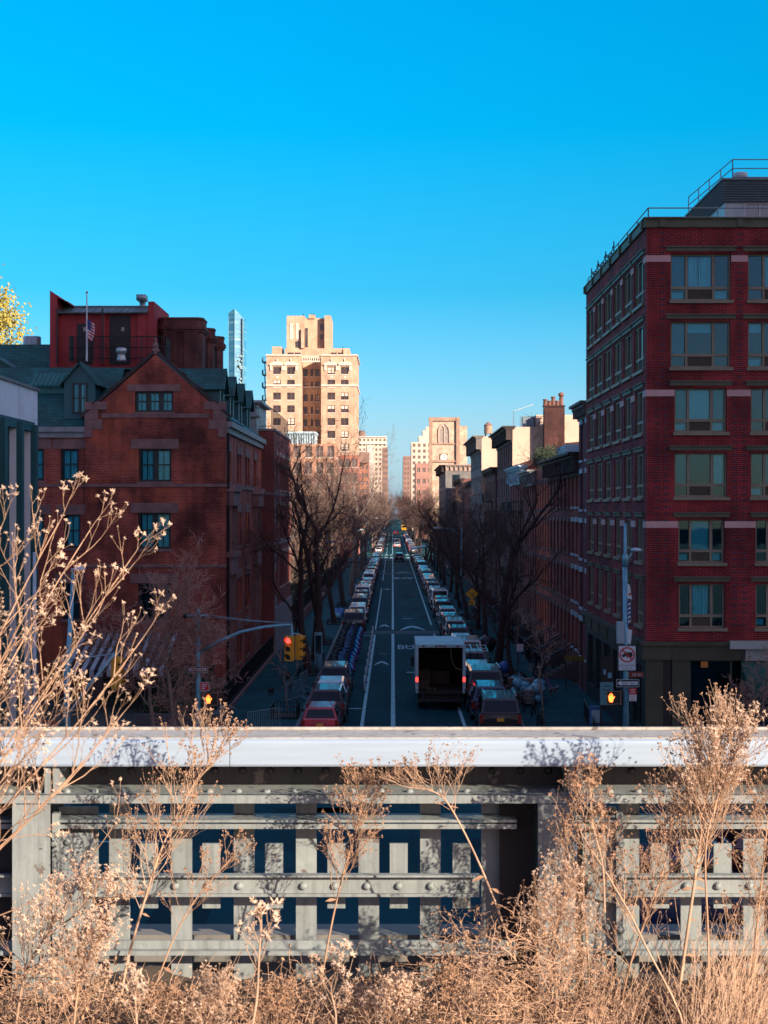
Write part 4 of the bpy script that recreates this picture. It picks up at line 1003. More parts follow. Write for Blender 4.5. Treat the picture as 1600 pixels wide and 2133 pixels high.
wn.build('tracery', bpy.data.materials['arch stone'], w_)
ckx, ckz = X(924.5, Y), Zp(953, Y); q = MB(); q.fbox(fr, ckx - 1.25, ckx + 1.25, ckz - 1.25, ckz + 1.25, -.2, -.004); cl = q.build('clock', mat('clock surround', (.22, .15, .12), .8), ch)
q = MB(); q.lathe([(1.12, -.28), (1.12, -.2)], (ckx, Y, ckz), 24, 0, 'y'); q.build('clock_face', mat('clock white', (.8, .74, .66), .6, 0), cl)
q = MB()
for i in range(12):
    a = i * pi / 6; q.obox((ckx + .92 * math.sin(a), Y - .3, ckz + .92 * math.cos(a)), (math.cos(a), 0, -math.sin(a)), (0, 1, 0), (math.sin(a), 0, math.cos(a)), .045, .02, .12)
for a, l in ((1.9, .6), (.4, .85)): q.obox((ckx + l / 2 * math.sin(a), Y - .33, ckz + l / 2 * math.cos(a)), (math.cos(a), 0, -math.sin(a)), (0, 1, 0), (math.sin(a), 0, math.cos(a)), .07, .02, l / 2)
q.build('clock_hand', M_black, cl)
q = MB(); q.box(xb + .3, xb + 3.0, Y + 2, Y + 9, 0, Zp(888, Y)); q.box(xb + .2, xb + 3.1, Y + 1.9, Y + 9.1, Zp(888, Y), Zp(886.5, Y)); q.build('stair_turret', M_cst, ch)
q = MB(); q.box(xa, xa + 22, Y + 10, Y + 40, 0, 14); q.prism([(xa, 14), (xa + 22, 14), (xa + 11, 24)], 'y', Y + 10, Y + 40); q.build('nave', M_cst, ch)
# ================================================================ far buildings
def grid_building(name, label, x0, x1, y0, y1, z, wallm, fl, nw, ww, wh, z_lo=3, gm=None, side=None, nside=0, cat='building', sill=None):
    th = thing(name, label, cat, ((x0 + x1) / 2, y0, 0)); fr = FW(y0); fh = (z - z_lo) / fl
    ops = [(x0 + (x1 - x0) * (k + .5) / nw - ww / 2, x0 + (x1 - x0) * (k + .5) / nw + ww / 2, z_lo + f * fh + fh * .2, z_lo + f * fh + fh * .2 + wh) for f in range(fl) for k in range(nw)]
    mb = MB(); mb.facade(fr, x0, x1, 0, z, ops, .3); sops = []
    if side:
        fs = FS(x1) if side > 0 else FN(x0)
        sops = [(y0 + (y1 - y0) * (k + .5) / nside - ww / 2, y0 + (y1 - y0) * (k + .5) / nside + ww / 2, z_lo + f * fh + fh * .2, z_lo + f * fh + fh * .2 + wh) for f in range(fl) for k in range(nside)]
        mb.facade(fs, y0, y1, 0, z, sops, .3); xo = x0 if side > 0 else x1
    else: fs = None; xo = x0; mb.poly([(x1, y0, 0), (x1, y1, 0), (x1, y1, z), (x1, y0, z)])
    mb.poly([(xo, y0, 0), (xo, y1, 0), (xo, y1, z), (xo, y0, z)]); mb.poly([(x0, y0, z), (x1, y0, z), (x1, y1, z), (x0, y1, z)]); mb.poly([(x0, y1, 0), (x1, y1, 0), (x1, y1, z), (x0, y1, z)])
    mb.build('wall', wallm, th)
    def ww_(fr, o):
        w = MB(); w.fquad(fr, *o[:4], .2, 1)
        for a, b, c, e in ((o[0], o[1], o[3] - .08, o[3]), (o[0], o[1], o[2], o[2] + .08), (o[0], o[0] + .08, o[2], o[3]), (o[1] - .08, o[1], o[2], o[3]), ((o[0] + o[1]) / 2 - .05, (o[0] + o[1]) / 2 + .05, o[2], o[3]), (o[0], o[1], (o[2] + o[3]) / 2 - .04, (o[2] + o[3]) / 2 + .04)):
            w.fquad(fr, a, b, c, e, .17, 0)
        if sill: w.fbox(fr, o[0] - .1, o[1] + .1, o[2] - .2, o[2], -.08, .1, 2)
        w.build('window', [gm or M_ffr, gm or M_fgl] + ([sill] if sill else []), th)
    for o in ops: ww_(fr, o)
    for o in sops: ww_(fs, o)
    return th, fr
M_fgl = mat('far pane', (.16, .12, .11), .3, .2, .3); M_ffr = mat('far window frame', (.3, .24, .21), .6, 0)  # far pane colour lightened in place of distance haze
M_fcream = mat('far cream brick', (.68, .53, .41), .85, .1, .2); M_fbrown = mat('far brown brick', (.3, .18, .14), .85, .2, .2)
grid_building('cream_apartment_house', 'cream stepped apartment house left of the church tower', X(857, 760), X(900, 760), 760, 790, Zp(921, 760), M_fcream, 14, 4, 1.4, 1.6)
q = MB(); q.box(X(872, 770), X(900, 770), 765, 790, Zp(921, 760) - 1, Zp(908, 765)); q.box(X(880, 775), X(900, 775), 768, 790, Zp(910, 765), Zp(897, 770)); q.box(X(886, 780), X(896, 780), 770, 780, Zp(899, 770), Zp(890, 775))
q.build('stepped_top', M_fcream, bpy.data.objects['cream_apartment_house'])
grid_building('brown_highrise', 'dark brown highrise at the far end of the street right of the sky gap', X(840, 1100), X(860, 1100), 1100, 1160, Zp(950, 1100), M_fbrown, 13, 3, 1.3, 1.8, side=-1, nside=6)
grid_building('far_row_building', 'low warm brick building in front of the cream apartment house', X(866, 560), X(900, 560), 560, 590, Zp(965, 560), mat('far pink brick', (.42, .22, .17), .85, .2, .3), 6, 3, 1.2, 1.6)
th, _ = grid_building('white_highrise', 'pale highrise with arcaded top left of the far sky gap', X(746, 1200), X(805, 1200), 1200, 1290, Zp(911, 1200), mat('far pale stone', (.7, .56, .44), .85, .1, .1), 17, 7, 1.6, 1.9, side=1, nside=8)
q = MB(); fr = FW(1200); q.fbox(fr, X(745, 1200), X(806, 1200), Zp(925, 1200), Zp(922.5, 1200), -1, -.01); q.fbox(fr, X(745, 1200), X(806, 1200), Zp(911, 1200), Zp(909, 1200), -1, .5); q.fbox(fr, X(764, 1200), X(777, 1200), 5, Zp(927, 1200), -.6, -.02)
q.build('cornice', mat('far white', (.72, .62, .54), .8, .05, .1), th)
wt = thing('far_water_tank', 'tiny dark water tank beside the tan tower top of the pale highrise', 'water tank', (X(753, 1200), 1205, Zp(911, 1200)))
q = MB(); cx = X(753, 1200); q.lathe([(3.2, Zp(909, 1200)), (3.2, Zp(902, 1200)), (2.4, Zp(901.9, 1200)), (2.4, Zp(898, 1200))], (cx, 1206, 0), 12); q.build('tank', M_fbrown, wt)
q = MB(); q.lathe([(2.6, Zp(898, 1200)), (.2, Zp(895, 1200))], (cx, 1206, 0), 12); q.build('cap', M_stone, wt)
grid_building('brown_slab', 'brown apartment slab just left of the far sky gap, below the pale highrise', X(796, 1000), X(807.5, 1000), 1000, 1080, Zp(932, 1000), M_fbrown, 13, 2, 1.4, 1.8, side=1, nside=8)
grid_building('brick_midrise', 'orange brick midrise with a pale dormer between the tan tower and the pale highrise', X(744, 700), X(768, 700), 700, 730, Zp(964, 700), mat('far orange brick', (.5, .2, .12), .85, .15, .3), 8, 3, 1.3, 1.7)
q = MB(); q.box(X(746, 698), X(768, 698), 697, 720, Zp(964, 700), Zp(942, 700)); q.build('mansard', M_fbrown, bpy.data.objects['brick_midrise'])
# slim glass skyscraper
gt_ = thing('glass_skyscraper', 'slim blue glass skyscraper with a slanted top far behind the brick hotel', 'skyscraper', (-204, 2000, 0))
m, nt, b = nodes('curtain wall glass'); b.inputs['Base Color'].default_value = (.06, .30, .46, 1); b.inputs['Roughness'].default_value = .12; b.inputs['Specular IOR Level'].default_value = .8
P = pos(nt); mp = N(nt, 'ShaderNodeMapping'); mp.inputs['Scale'].default_value = (.03, .03, .24); nt.links.new(P, mp.inputs['Vector'])
wv = N(nt, 'ShaderNodeTexVoronoi', i_Scale=1.0); nt.links.new(mp.outputs[0], wv.inputs['Vector'])
cc = ramp(nt, wv.outputs['Distance'], [(.1, (.28, .5, .58)), (.35, (.10, .33, .46)), (.8, (.05, .24, .40))]); nt.links.new(cc, b.inputs['Base Color'])
Y = 2000; xa, xm_, xb = X(475, Y), X(489, Y), X(509, Y); zl, zm, zr_ = Zp(650, Y), Zp(643, Y), Zp(662, Y)
q = MB(); q.poly([(xa, Y + 6, 0), (xm_, Y, 0), (xm_, Y, zm), (xa, Y + 6, zl)]); q.poly([(xm_, Y, 0), (xb - 2, Y + 4, 0), (xb - 2, Y + 4, zr_), (xm_, Y, zm)]); q.poly([(xb - 2, Y + 4, 0), (xb, Y + 30, 0), (xb, Y + 30, zr_), (xb - 2, Y + 4, zr_)]); q.poly([(xa, Y + 6, 0), (xa, Y + 30, 0), (xa, Y + 30, zl), (xa, Y + 6, zl)])
q.poly([(xa, Y + 6, zl), (xm_, Y, zm), (xb - 2, Y + 4, zr_), (xb, Y + 30, zr_), (xa, Y + 30, zl)])
q.build('curtain_wall', m, gt_)
q = MB()
for i in range(46): 
    z = 30 + i * 5; q.box(xm_ + .4, xb - 1.8, Y + 1.5, Y + 3.5, z, z + .5)
for u in (xa + .2, xm_, xb - 2): q.box(u - .3, u + .3, Y - .2 + (6 if u < xm_ - 1 else 0), Y + 6.4, 0, zr_)
q.build('mullions', mat('tower mullion', (.2, .36, .42), .5, .1, .1), gt_)
q = MB(); rr = random.Random(2)
for i in range(60):
    z = 60 + rr.random() * 150; u = xm_ + 1 + rr.random() * 8; q.box(u, u + rr.uniform(2, 4), Y + .2, Y + 1.6, z, z + 2.2)
q.build('pale_blinds', mat('tower blinds', (.3, .48, .52), .6, .1, .1), gt_)
# ================================================================ tan apartment tower on the next corner
Y = 361.0; fr = FW(Y); s = Y / 3200
tt = thing('tan_apartment_tower', 'sunlit tan brick apartment tower with pedimented top windows and stepped penthouse', 'building', (X(650, Y), Y, 0))
M_tan = brick('tan brick', (.60, .40, .26), (.52, .33, .215), (.62, .44, .32), .25, bw=.45, bh=.15, ms=.02); M_ttrim = mat('tower white stone', (.72, .58, .47), .8, .1, .4)
xa, xb = X(555, Y), X(743, Y); zt = Zp(741, Y); lx, rx = X(628, Y), X(669, Y); dR = 5.5
M_tw = glass('tower pane', (.05, .035, .035), .6); M_twf = mat('tower window frame', (.10, .06, .055), .6, 0)
rows2 = [Zp(772 + 26.6 * i, Y) for i in range(13)]
hw = 8 * s
fro = [(X(c, Y) - hw, X(c, Y) + hw, z - 7.5 * s, z + 7.5 * s) for z in rows2 for c in (577, 606, 690, 718)]
q = MB(); q.facade(fr, xa, lx, 0, zt, [o for o in fro if o[1] < lx], .35); q.facade(fr, rx, xb, 0, zt, [o for o in fro if o[0] > rx], .35)
frr = FW(Y + dR); rec = [(X(c, Y + dR) - w * s, X(c, Y + dR) + w * s, z - 7.5 * s, z + 7.5 * s) for z in rows2 for c, w in ((636.5, 4.2), (650, 2.4), (661, 4.2))]
q.facade(frr, lx, rx, 0, zt - .6, rec, .35); q.poly([(lx, Y, 0), (lx, Y + dR, 0), (lx, Y + dR, zt), (lx, Y, zt)]); q.poly([(rx, Y, 0), (rx, Y + dR, 0), (rx, Y + dR, zt), (rx, Y, zt)])
fsd = FS(xb); sdo = [(Y + 3 + 4 * k, Y + 4.6 + 4 * k, z - 7.5 * s, z + 7.5 * s) for z in rows2 for k in range(5)]
q.facade(fsd, Y, Y + 24, 0, zt, sdo, .35); q.poly([(xa, Y, 0), (xa, Y + 24, 0), (xa, Y + 24, zt), (xa, Y, zt)])
for (x0_, x1_, y0_) in ((xa, lx, Y), (lx, rx, Y + dR), (rx, xb, Y)): q.poly([(x0_, y0_, zt - .05), (x1_, y0_, zt - .05), (x1_, Y + 24, zt - .05), (x0_, Y + 24, zt - .05)])
# stepped penthouse
q.box(X(564, Y), X(584, Y), Y + 4, Y + 12, zt - .1, Zp(718, Y)); q.box(X(590, Y), X(727, Y), Y + 5, Y + 20, zt - .1, Zp(721, Y)); q.box(X(594, Y), X(632, Y), Y + 5.2, Y + 19, Zp(721, Y) - .1, Zp(652, Y))
q.box(X(626, Y), X(674, Y), Y + 7, Y + 19, Zp(721, Y) - .1, Zp(655, Y)); q.box(X(640, Y), X(653, Y), Y + 6.6, Y + 19, Zp(656, Y), Zp(648, Y)); q.box(X(674, Y), X(687, Y), Y + 5.2, Y + 19, Zp(721, Y) - .1, Zp(651, Y)); q.box(X(625, Y), X(631.5, Y), Y + 4.4, Y + 5.19, Zp(721, Y), Zp(680, Y))
q.box(X(714, Y), X(727.2, Y), Y + 4.6, Y + 12, zt, Zp(723, Y))
q.build('wall', M_tan, tt)
for o in fro + rec + sdo:
    f_ = fr if o in fro else (frr if o in rec else fsd)
    w = MB(); w.fquad(f_, *o, .22, 1); t = .16 
    for a, b_, c, e in ((o[0], o[1], o[3] - .1, o[3]), (o[0], o[1], o[2], o[2] + .1), (o[0], o[0] + .1, o[2], o[3]), (o[1] - .1, o[1], o[2], o[3]), (o[0], o[1], (o[2] + o[3]) / 2 - .05, (o[2] + o[3]) / 2 + .05)) + (((((o[0] + o[1]) / 2 - .09, (o[0] + o[1]) / 2 + .09, o[2], o[3]),) if o[1] - o[0] > 1.2 else ())): w.fquad(f_, a, b_, c, e, .18, 0)
    w.fbox(f_, o[0] - .1, o[1] + .1, o[2] - .22, o[2] - .003, -.1, .1, 2)
    k_ = rr.random()
    if k_ < .4:
        for a, b_ in ((o[0] + .12, (o[0] + o[1]) / 2 - .1), ((o[0] + o[1]) / 2 + .1, o[1] - .12)):
            if b_ > a: w.fquad(f_, a, b_, (o[2] + o[3]) / 2 + (.06 if k_ < .3 else -.5), o[3] - .1, .2, 3)
    w.build('window', [M_twf, M_tw, M_ttrim, M_ttrim], tt)
q = MB(); z1 = Zp(801, Y)
for a, b_ in ((xa - .1, lx), (rx, xb + .15)): q.fbox(fr, a, b_, z1 - .45, z1, -.3, -.003); q.fbox(fr, a, b_, zt - .02, zt + .3, -.3, .4)
q.fbox(fsd, Y + .01, Y + 24, z1 - .45, z1, -.3, -.003); q.fbox(fsd, Y + .41, Y + 24, zt - .02, zt + .3, -.3, .4); q.fbox(frr, lx + .01, rx - .01, z1 - .45, z1, -.3, -.003)
q.build('stone_band', M_ttrim, tt)
for c in (577, 606, 690, 718):
    q = MB(); u = X(c, Y); zz = rows2[0] + 8 * s
    q.fbox(fr, u - 1.75, u + 1.75, zz + .3, zz + .65, -.4, -.003); q.prism([(u - 1.75, zz + .66), (u + 1.75, zz + .66), (u + .35, zz + 1.35), (u + .35, zz + 1.05), (u - .35, zz + 1.05), (u - .35, zz + 1.35)], 'y', Y - .4, Y - .01)
    for sd in (-1, 1): q.fbox(fr, u + sd * 1.35 - .25, u + sd * 1.35 + .25, zz - .9, zz + .299, -.25, -.003)
    q.lathe([(.05, zz + 1.0), (.22, zz + 1.2), (.12, zz + 1.45), (.18, zz + 1.7), (.02, zz + 2.0)], (u, Y - .25, 0), 8)
    q.build('pediment', M_ttrim, tt); q = MB(); q.lathe([(.05, -.12), (.3, -.06), (.3, -.004)], (u, Y, (rows2[0] + rows2[1]) / 2), 10, 0, 'y'); q.build('medallion', M_ttrim, tt)
q = MB()
for i in range(9):
    u = lx + .3 + (rx - lx - .6) * i / 8; q.box(u - .12, u + .12, Y + .3, Y + .5, zt - 1.2, zt - .25)
q.box(lx + .01, rx - .01, Y + .2, Y + .6, zt - .25, zt - .02); q.box(lx + .01, rx - .01, Y + .2, Y + .6, zt - 1.45, zt - 1.2); q.build('balustrade', M_ttrim, tt)
q = MB()
for c, zc0, zc1 in ((604, 668, 702), (617, 668, 702)):
    q = MB(); q.fbox(FW(Y + 5.2), X(c - 3, Y), X(c + 3, Y), Zp(zc1, Y), Zp(zc0, Y), -.12, -.004); q.build('blind_arch', M_ttrim, tt)
q = MB()
for (a, b_, c, e, yy) in ((633, 639, 678, 719, 4.9), (613, 624, 706, 719, 5.2), (664, 670, 690, 700, 7), (664, 673, 668, 680, 7)):
    q = MB(); q.fbox(FW(Y + yy), X(a, Y), X(b_, Y), Zp(e, Y), Zp(c, Y), -.1, -.004); q.build('penthouse_window', M_tw, tt)
for c in (597, 612, 688, 703): q = MB(); q.fbox(FW(Y + 5), X(c, Y), X(c + 12, Y), Zp(739, Y), Zp(730, Y), -.1, -.004); q.build('penthouse_window', M_tw, tt)
q = MB()
for c in (629, 646, 650, 712): q.tube([(X(c, Y), Y + 7, Zp(655 if c < 700 else 720, Y)), (X(c, Y), Y + 7, Zp(645 if c < 700 else 715, Y))], .07, 4)
q.build('roof_pipe', M_black, tt)
q = MB()
for i in range(8):
    z = Zp(752 + 26.6 * i, Y); q.box(xa - 1.2, xa - .01, Y + 2, Y + 5, z - .1, z); railing(q, [(xa - .05, Y + 2, z), (xa - 1.2, Y + 2, z), (xa - 1.2, Y + 5, z)], 1.1, 2, .3, .05, .03)
    q.tube([(xa - .6, Y + 2.3, z), (xa - .6, Y + 4.8, z - 26.6 * s)], .12, 4)
q.build('fire_escape', mat('blue iron', (.05, .1, .13), .6), tt)
# buildings behind the bare trees on the left
th, fr = grid_building('brick_seminary', 'pale sunlit brick building behind the bare trees, glass pavilion on its roof', -24, X(700, 300), 300, 318, Zp(925, 300), mat('seminary brick', (.48, .26, .17), .85, .3, .4), 6, 6, 1.3, 2.2, z_lo=4, side=1, nside=4, sill=M_ttrim)
q = MB(); q.box(X(597, 302), X(656, 302), 302, 312, Zp(925, 300), Zp(902, 300)); q.build('glass_pavilion', mat('pavilion white', (.55, .6, .6), .4, .2, .6), th)
q = MB()
for i in range(12): q.box(X(598 + i * 5.2, 301.8), X(599.2 + i * 5.2, 301.8), 301.7, 301.98, Zp(925, 300), Zp(903, 300))
q.box(X(595, 301.6), X(658, 301.6), 301.5, 312, Zp(902, 300), Zp(898, 300)); q.build('pavilion_frame', M_white, th)
grid_building('red_brick_house', 'red brick house with white windows at the far corner, below the tan tower', X(700, 335), X(746, 335), 335, 352, Zp(948, 335), mat('far red brick', (.48, .17, .11), .85, .2, .3), 6, 3, 1.3, 1.8, side=1, nside=3, sill=M_ttrim)
grid_building('chapel', 'low sunlit pink brick chapel front seen between the tree trunks', -22, -13, 200, 215, 11.5, mat('chapel brick', (.5, .27, .2), .85, .2, .3), 3, 3, 1.2, 2.4, z_lo=2, side=1, nside=4, sill=M_ttrim)
# ================================================================ vehicles
def paintm(name, c, metal=.25):
    m, nt, b = nodes(name); b.inputs['Roughness'].default_value = .32; b.inputs['Metallic'].default_value = metal
    b.inputs['Coat Weight'].default_value = 1; b.inputs['Coat Roughness'].default_value = .04
    f = ramp(nt, noise(nt, 1.3, 5, pos(nt)), [(.3, .8), (.7, 1.1)]); nt.links.new(mixc(nt, 1, c, f, 'MULTIPLY'), b.inputs['Base Color'])
    return m
PA = {k: paintm('car paint ' + k, c) for k, c in dict(red=(.5, .012, .035), maroon=(.055, .006, .012), black=(.010, .010, .014), white=(.75, .78, .8), silver=(.36, .40, .42), grey=(.12, .14, .15), navy=(.012, .03, .09), blue=(.02, .06, .22), dark=(.03, .032, .038), tan=(.22, .17, .13), yellow=(.75, .38, .02), green=(.03, .10, .09)).items()}
M_cglass = glass('car glass', (.006, .010, .016), .32)
M_tyre = mat('tyre rubber', (.012, .012, .013), .85, 0); M_rim = mat('alloy rim', (.3, .31, .33), .35, 0, 1, .8)
M_tail = mat('tail lamp red', (.22, .01, .01), .25, 0, coat=.5); M_tailon = emit('lit tail lamp', (1, .03, .02), 3.0); M_plate = mat('yellow plate', (.75, .36, .03), .5, 0); M_plate2 = mat('white plate', (.6, .62, .64), .5, 0)
M_plas = mat('black plastic', (.012, .012, .013), .6, 0); M_chrome = mat('chrome strip', (.5, .52, .55), .2, 0, 1, .9); M_head = mat('head lamp', (.5, .52, .55), .15, 0, coat=1)
M_ptxt = mat('plate lettering', (.02, .02, .08), .6, 0)
SPEC = dict(
    hatch=dict(L=4.3, W=1.80, belt=.98, roof=1.56, gb=(.10, .55, 2.35, 3.15), deck=.98, hood=.98, rail=0),
    suv=dict(L=4.75, W=1.92, belt=1.10, roof=1.76, gb=(.08, .42, 2.75, 3.45), deck=1.10, hood=1.08, rail=1),
    bigsuv=dict(L=5.1, W=2.02, belt=1.18, roof=1.90, gb=(.06, .34, 3.05, 3.75), deck=1.18, hood=1.16, rail=2),
    sedan=dict(L=4.75, W=1.83, belt=.95, roof=1.45, gb=(.55, 1.25, 2.65, 3.55), deck=1.0, hood=.95, rail=0),
    van=dict(L=5.2, W=1.98, belt=1.15, roof=2.10, gb=(.05, .2, 3.9, 4.6), deck=1.15, hood=1.15, rail=0),
    pickup=dict(L=5.5, W=1.98, belt=1.12, roof=1.85, gb=(1.9, 2.15, 3.4, 4.05), deck=1.12, hood=1.14, rail=3))
def car_parts(kind):
    s = SPEC[kind]; L, w = s['L'], s['W'] / 2; P = []
    b = MB(); g0, g1, g2, g3 = s['gb']; bz = s['belt']
    stn = [(0, s['deck'] - .30, .90), (.03, s['deck'] - .06, .95), (.16, s['deck'], .985), (max(g0, .3), s['deck'] if g0 > .3 else bz, 1), (1.1, bz, 1.0), (g3 - .6, bz, 1), (g3 + .05, s['hood'] + .02, .99), (L - .5, s['hood'] - .08, .95), (L - .12, s['hood'] - .22, .87), (L, .5, .78)]
    stn = sorted(stn, key=lambda q: q[0])
    rings = []; z0 = .26
    for y, zt, k in stn:
        ww = w * k; zm = z0 + (zt - z0) * .62; yy = y
        pr = [(-ww * .9, z0), (-ww * .985, z0 + .16), (-ww, zm), (-ww * .965, zt - .07), (-ww * .88, zt), (0, zt + .025)]
        pr = pr + [(-x, z) for x, z in reversed(pr[:-1])]
        base = len(b.v); b.v += [(x, yy, z) for x, z in pr]; rings.append((base, len(pr)))
    for (A, n), (B, _) in zip(rings, rings[1:]):
        for k in range(n):
            k2 = (k + 1) % n; b.f.append([A + k, A + k2, B + k2, B + k]); b.m.append(0)
    A, n = rings[0]; b.f.append([A + k for k in range(n)]); b.m.append(0); A = rings[-1][0]; b.f.append([A + k for k in reversed(range(n))]); b.m.append(0)
    wb, wt, zr = w * .93, w * (.74 if kind not in ('van', 'bigsuv') else .82), s['roof']
    lo = [(-wb, g0, bz - .03), (wb, g0, bz - .03), (wb, g3, bz - .03), (-wb, g3, bz - .03)]; rs = .11 if kind != 'van' else .05; hi = [(-wt, g1, zr - .05 - rs), (wt, g1, zr - .05 - rs), (wt, g2, zr - .05), (-wt, g2, zr - .05)]
    hi2 = [(-wt * .86, g1 + .12, zr - rs * .8), (wt * .86, g1 + .12, zr - rs * .8), (wt * .86, g2 - .15, zr), (-wt * .86, g2 - .15, zr)]
    for i in range(4):
        j = (i + 1) % 4; b.poly([lo[i], lo[j], hi[j], hi[i]]); b.poly([hi[i], hi[j], hi2[j], hi2[i]])
    b.poly(hi2); P.append(('body', b, 'PAINT', True))
    def inset(q, u0, u1, v0, v1, off=.012):
        q = [Vector(p) for p in q]; n = (q[1] - q[0]).cross(q[3] - q[0]).normalized()
        def at(u, v): return (q[0] * (1 - u) + q[1] * u) * (1 - v) + (q[3] * (1 - u) + q[2] * u) * v + n * off
        return [at(u0, v0), at(u1, v0), at(u1, v1), at(u0, v1)]
    r = MB(); r.poly(inset([lo[0], lo[1], hi[1], hi[0]], .07, .93, .12 if kind != 'van' else .1, .92)); P.append(('rear_window', r, M_cglass, False))
    r = MB(); r.poly(inset([lo[2], lo[3], hi[3], hi[2]], .06, .94, .06, .93)); P.append(('windscreen', r, M_cglass, False))
    for a, c in ((1, 2), (3, 0)):
        r = MB(); q = [lo[a], lo[c], hi[c], hi[a]]
        for u0, u1 in (((.07, .30), (.33, .62), (.65, .93)) if kind in ('suv', 'bigsuv', 'van') else ((.12, .48), (.52, .9))): r.poly(inset(q, u0, u1, .1, .9))
        P.append(('side_window', r, M_cglass, False))
    for x in (-1, 1):
        for y in (.82, L - .88):
            t = MB(); rr_ = .36 if 'suv' in kind or kind in ('van', 'pickup') else .32
            t.lathe([(rr_ * .6, x * (w - .24)), (rr_, x * (w - .23)), (rr_ * 1.0, x * (w - .03)), (rr_ * .93, x * (w + .012)), (rr_ * .66, x * (w + .012))], (0, y, rr_), 16, 0, 'x')
            P.append(('wheel', t, M_tyre, True))
            t = MB(); t.lathe([(rr_ * .64, x * (w + .004)), (rr_ * .6, x * (w + .02)), (rr_ * .2, x * (w + .0)), (.02, x * (w + .01))], (0, y, rr_), 10, 0, 'x'); P.append(('>rim', t, M_rim, False))
    for x in (-1, 1):
        t = MB(); zt = s['deck'] - .08
        if kind in ('suv', 'bigsuv', 'van', 'hatch'): t.box(x * w * .9 - .09, x * w * .9 + .09, -.02, .1, zt - .42, zt)
        else: t.box(x * w * .74 - .2, x * w * .74 + .2, -.025, .1, zt - .32, zt - .1)
        P.append(('tail_light', t, M_tail, False))
        t = MB(); t.box(x * w * .66 - .2, x * w * .66 + .2, L - .2, L - .05, .62, .78); P.append(('headlight', t, M_head, False))
        t = MB(); t.box(x * (w + .09) - .09, x * (w + .09) + .09, g3 - .75, g3 - .62, bz + .02, bz + .17); P.append(('mirror', t, M_plas, False))
    t = MB(); t.box(-w * .88, w * .88, -.06, .14, .3, .56); t.box(-w * .8, w * .8, L - .2, L + .04, .3, .48); P.append(('bumper', t, M_plas, False))
    t = MB(); zc = s['deck'] - .32 if kind != 'pickup' else .62; t.box(-.17, .17, -.035, -.01, zc - .08, zc + .08); P.append(('licence_plate', t, 'PLATE', False))
    t = MB(); t.box(-.45, .45, -.015, .1, zc + .12, zc + .15); P.append(('trim_strip', t, M_chrome, False))
    if s['rail'] in (1, 2):
        for x in (-1, 1): t = MB(); t.tube([(x * wt * .9, g1 + .15, zr + .0), (x * wt * .9, g1 + .3, zr + .07), (x * wt * .9, g2 - .4, zr + .07), (x * wt * .9, g2 - .2, zr)], .022, 5); P.append(('roof_rail', t, M_chrome if s['rail'] == 2 else M_plas, False))
        if s['rail'] == 2:
            t = MB()
            for i in range(6):
                u = -wt * .62 + wt * 1.24 * i / 5; t.box(u - .012, u + .012, g1 + .2, g2 - .5, zr + .002, zr + .022)
            P.append(('roof_slats', t, M_chrome, False))
    if kind == 'pickup':
        t = MB(); t.box(-w * .82, w * .82, .12, 1.85, bz + .0, bz + .06); P.append(('bed_cover', t, M_plas, False))
        t = MB()
        for y in (.1, 1.8, 4.0):
            t.tube([(-w * .9, y, bz), (-w * .9, y, 2.0), (w * .9, y, 2.0), (w * .9, y, bz)], .03, 5)
        for x in (-.9, .9): t.tube([(x * w, .05, 2.0), (x * w, 4.3, 2.0)], .03, 5)
        for x in (-.5, -.1, .35): t.tube([(x * w, -.3, 2.06), (x * w, 4.2, 2.06)], .035, 5)
        P.append(('ladder_rack', t, M_chrome, False))
    return P
PROTO = {}
rv = random.Random(404)
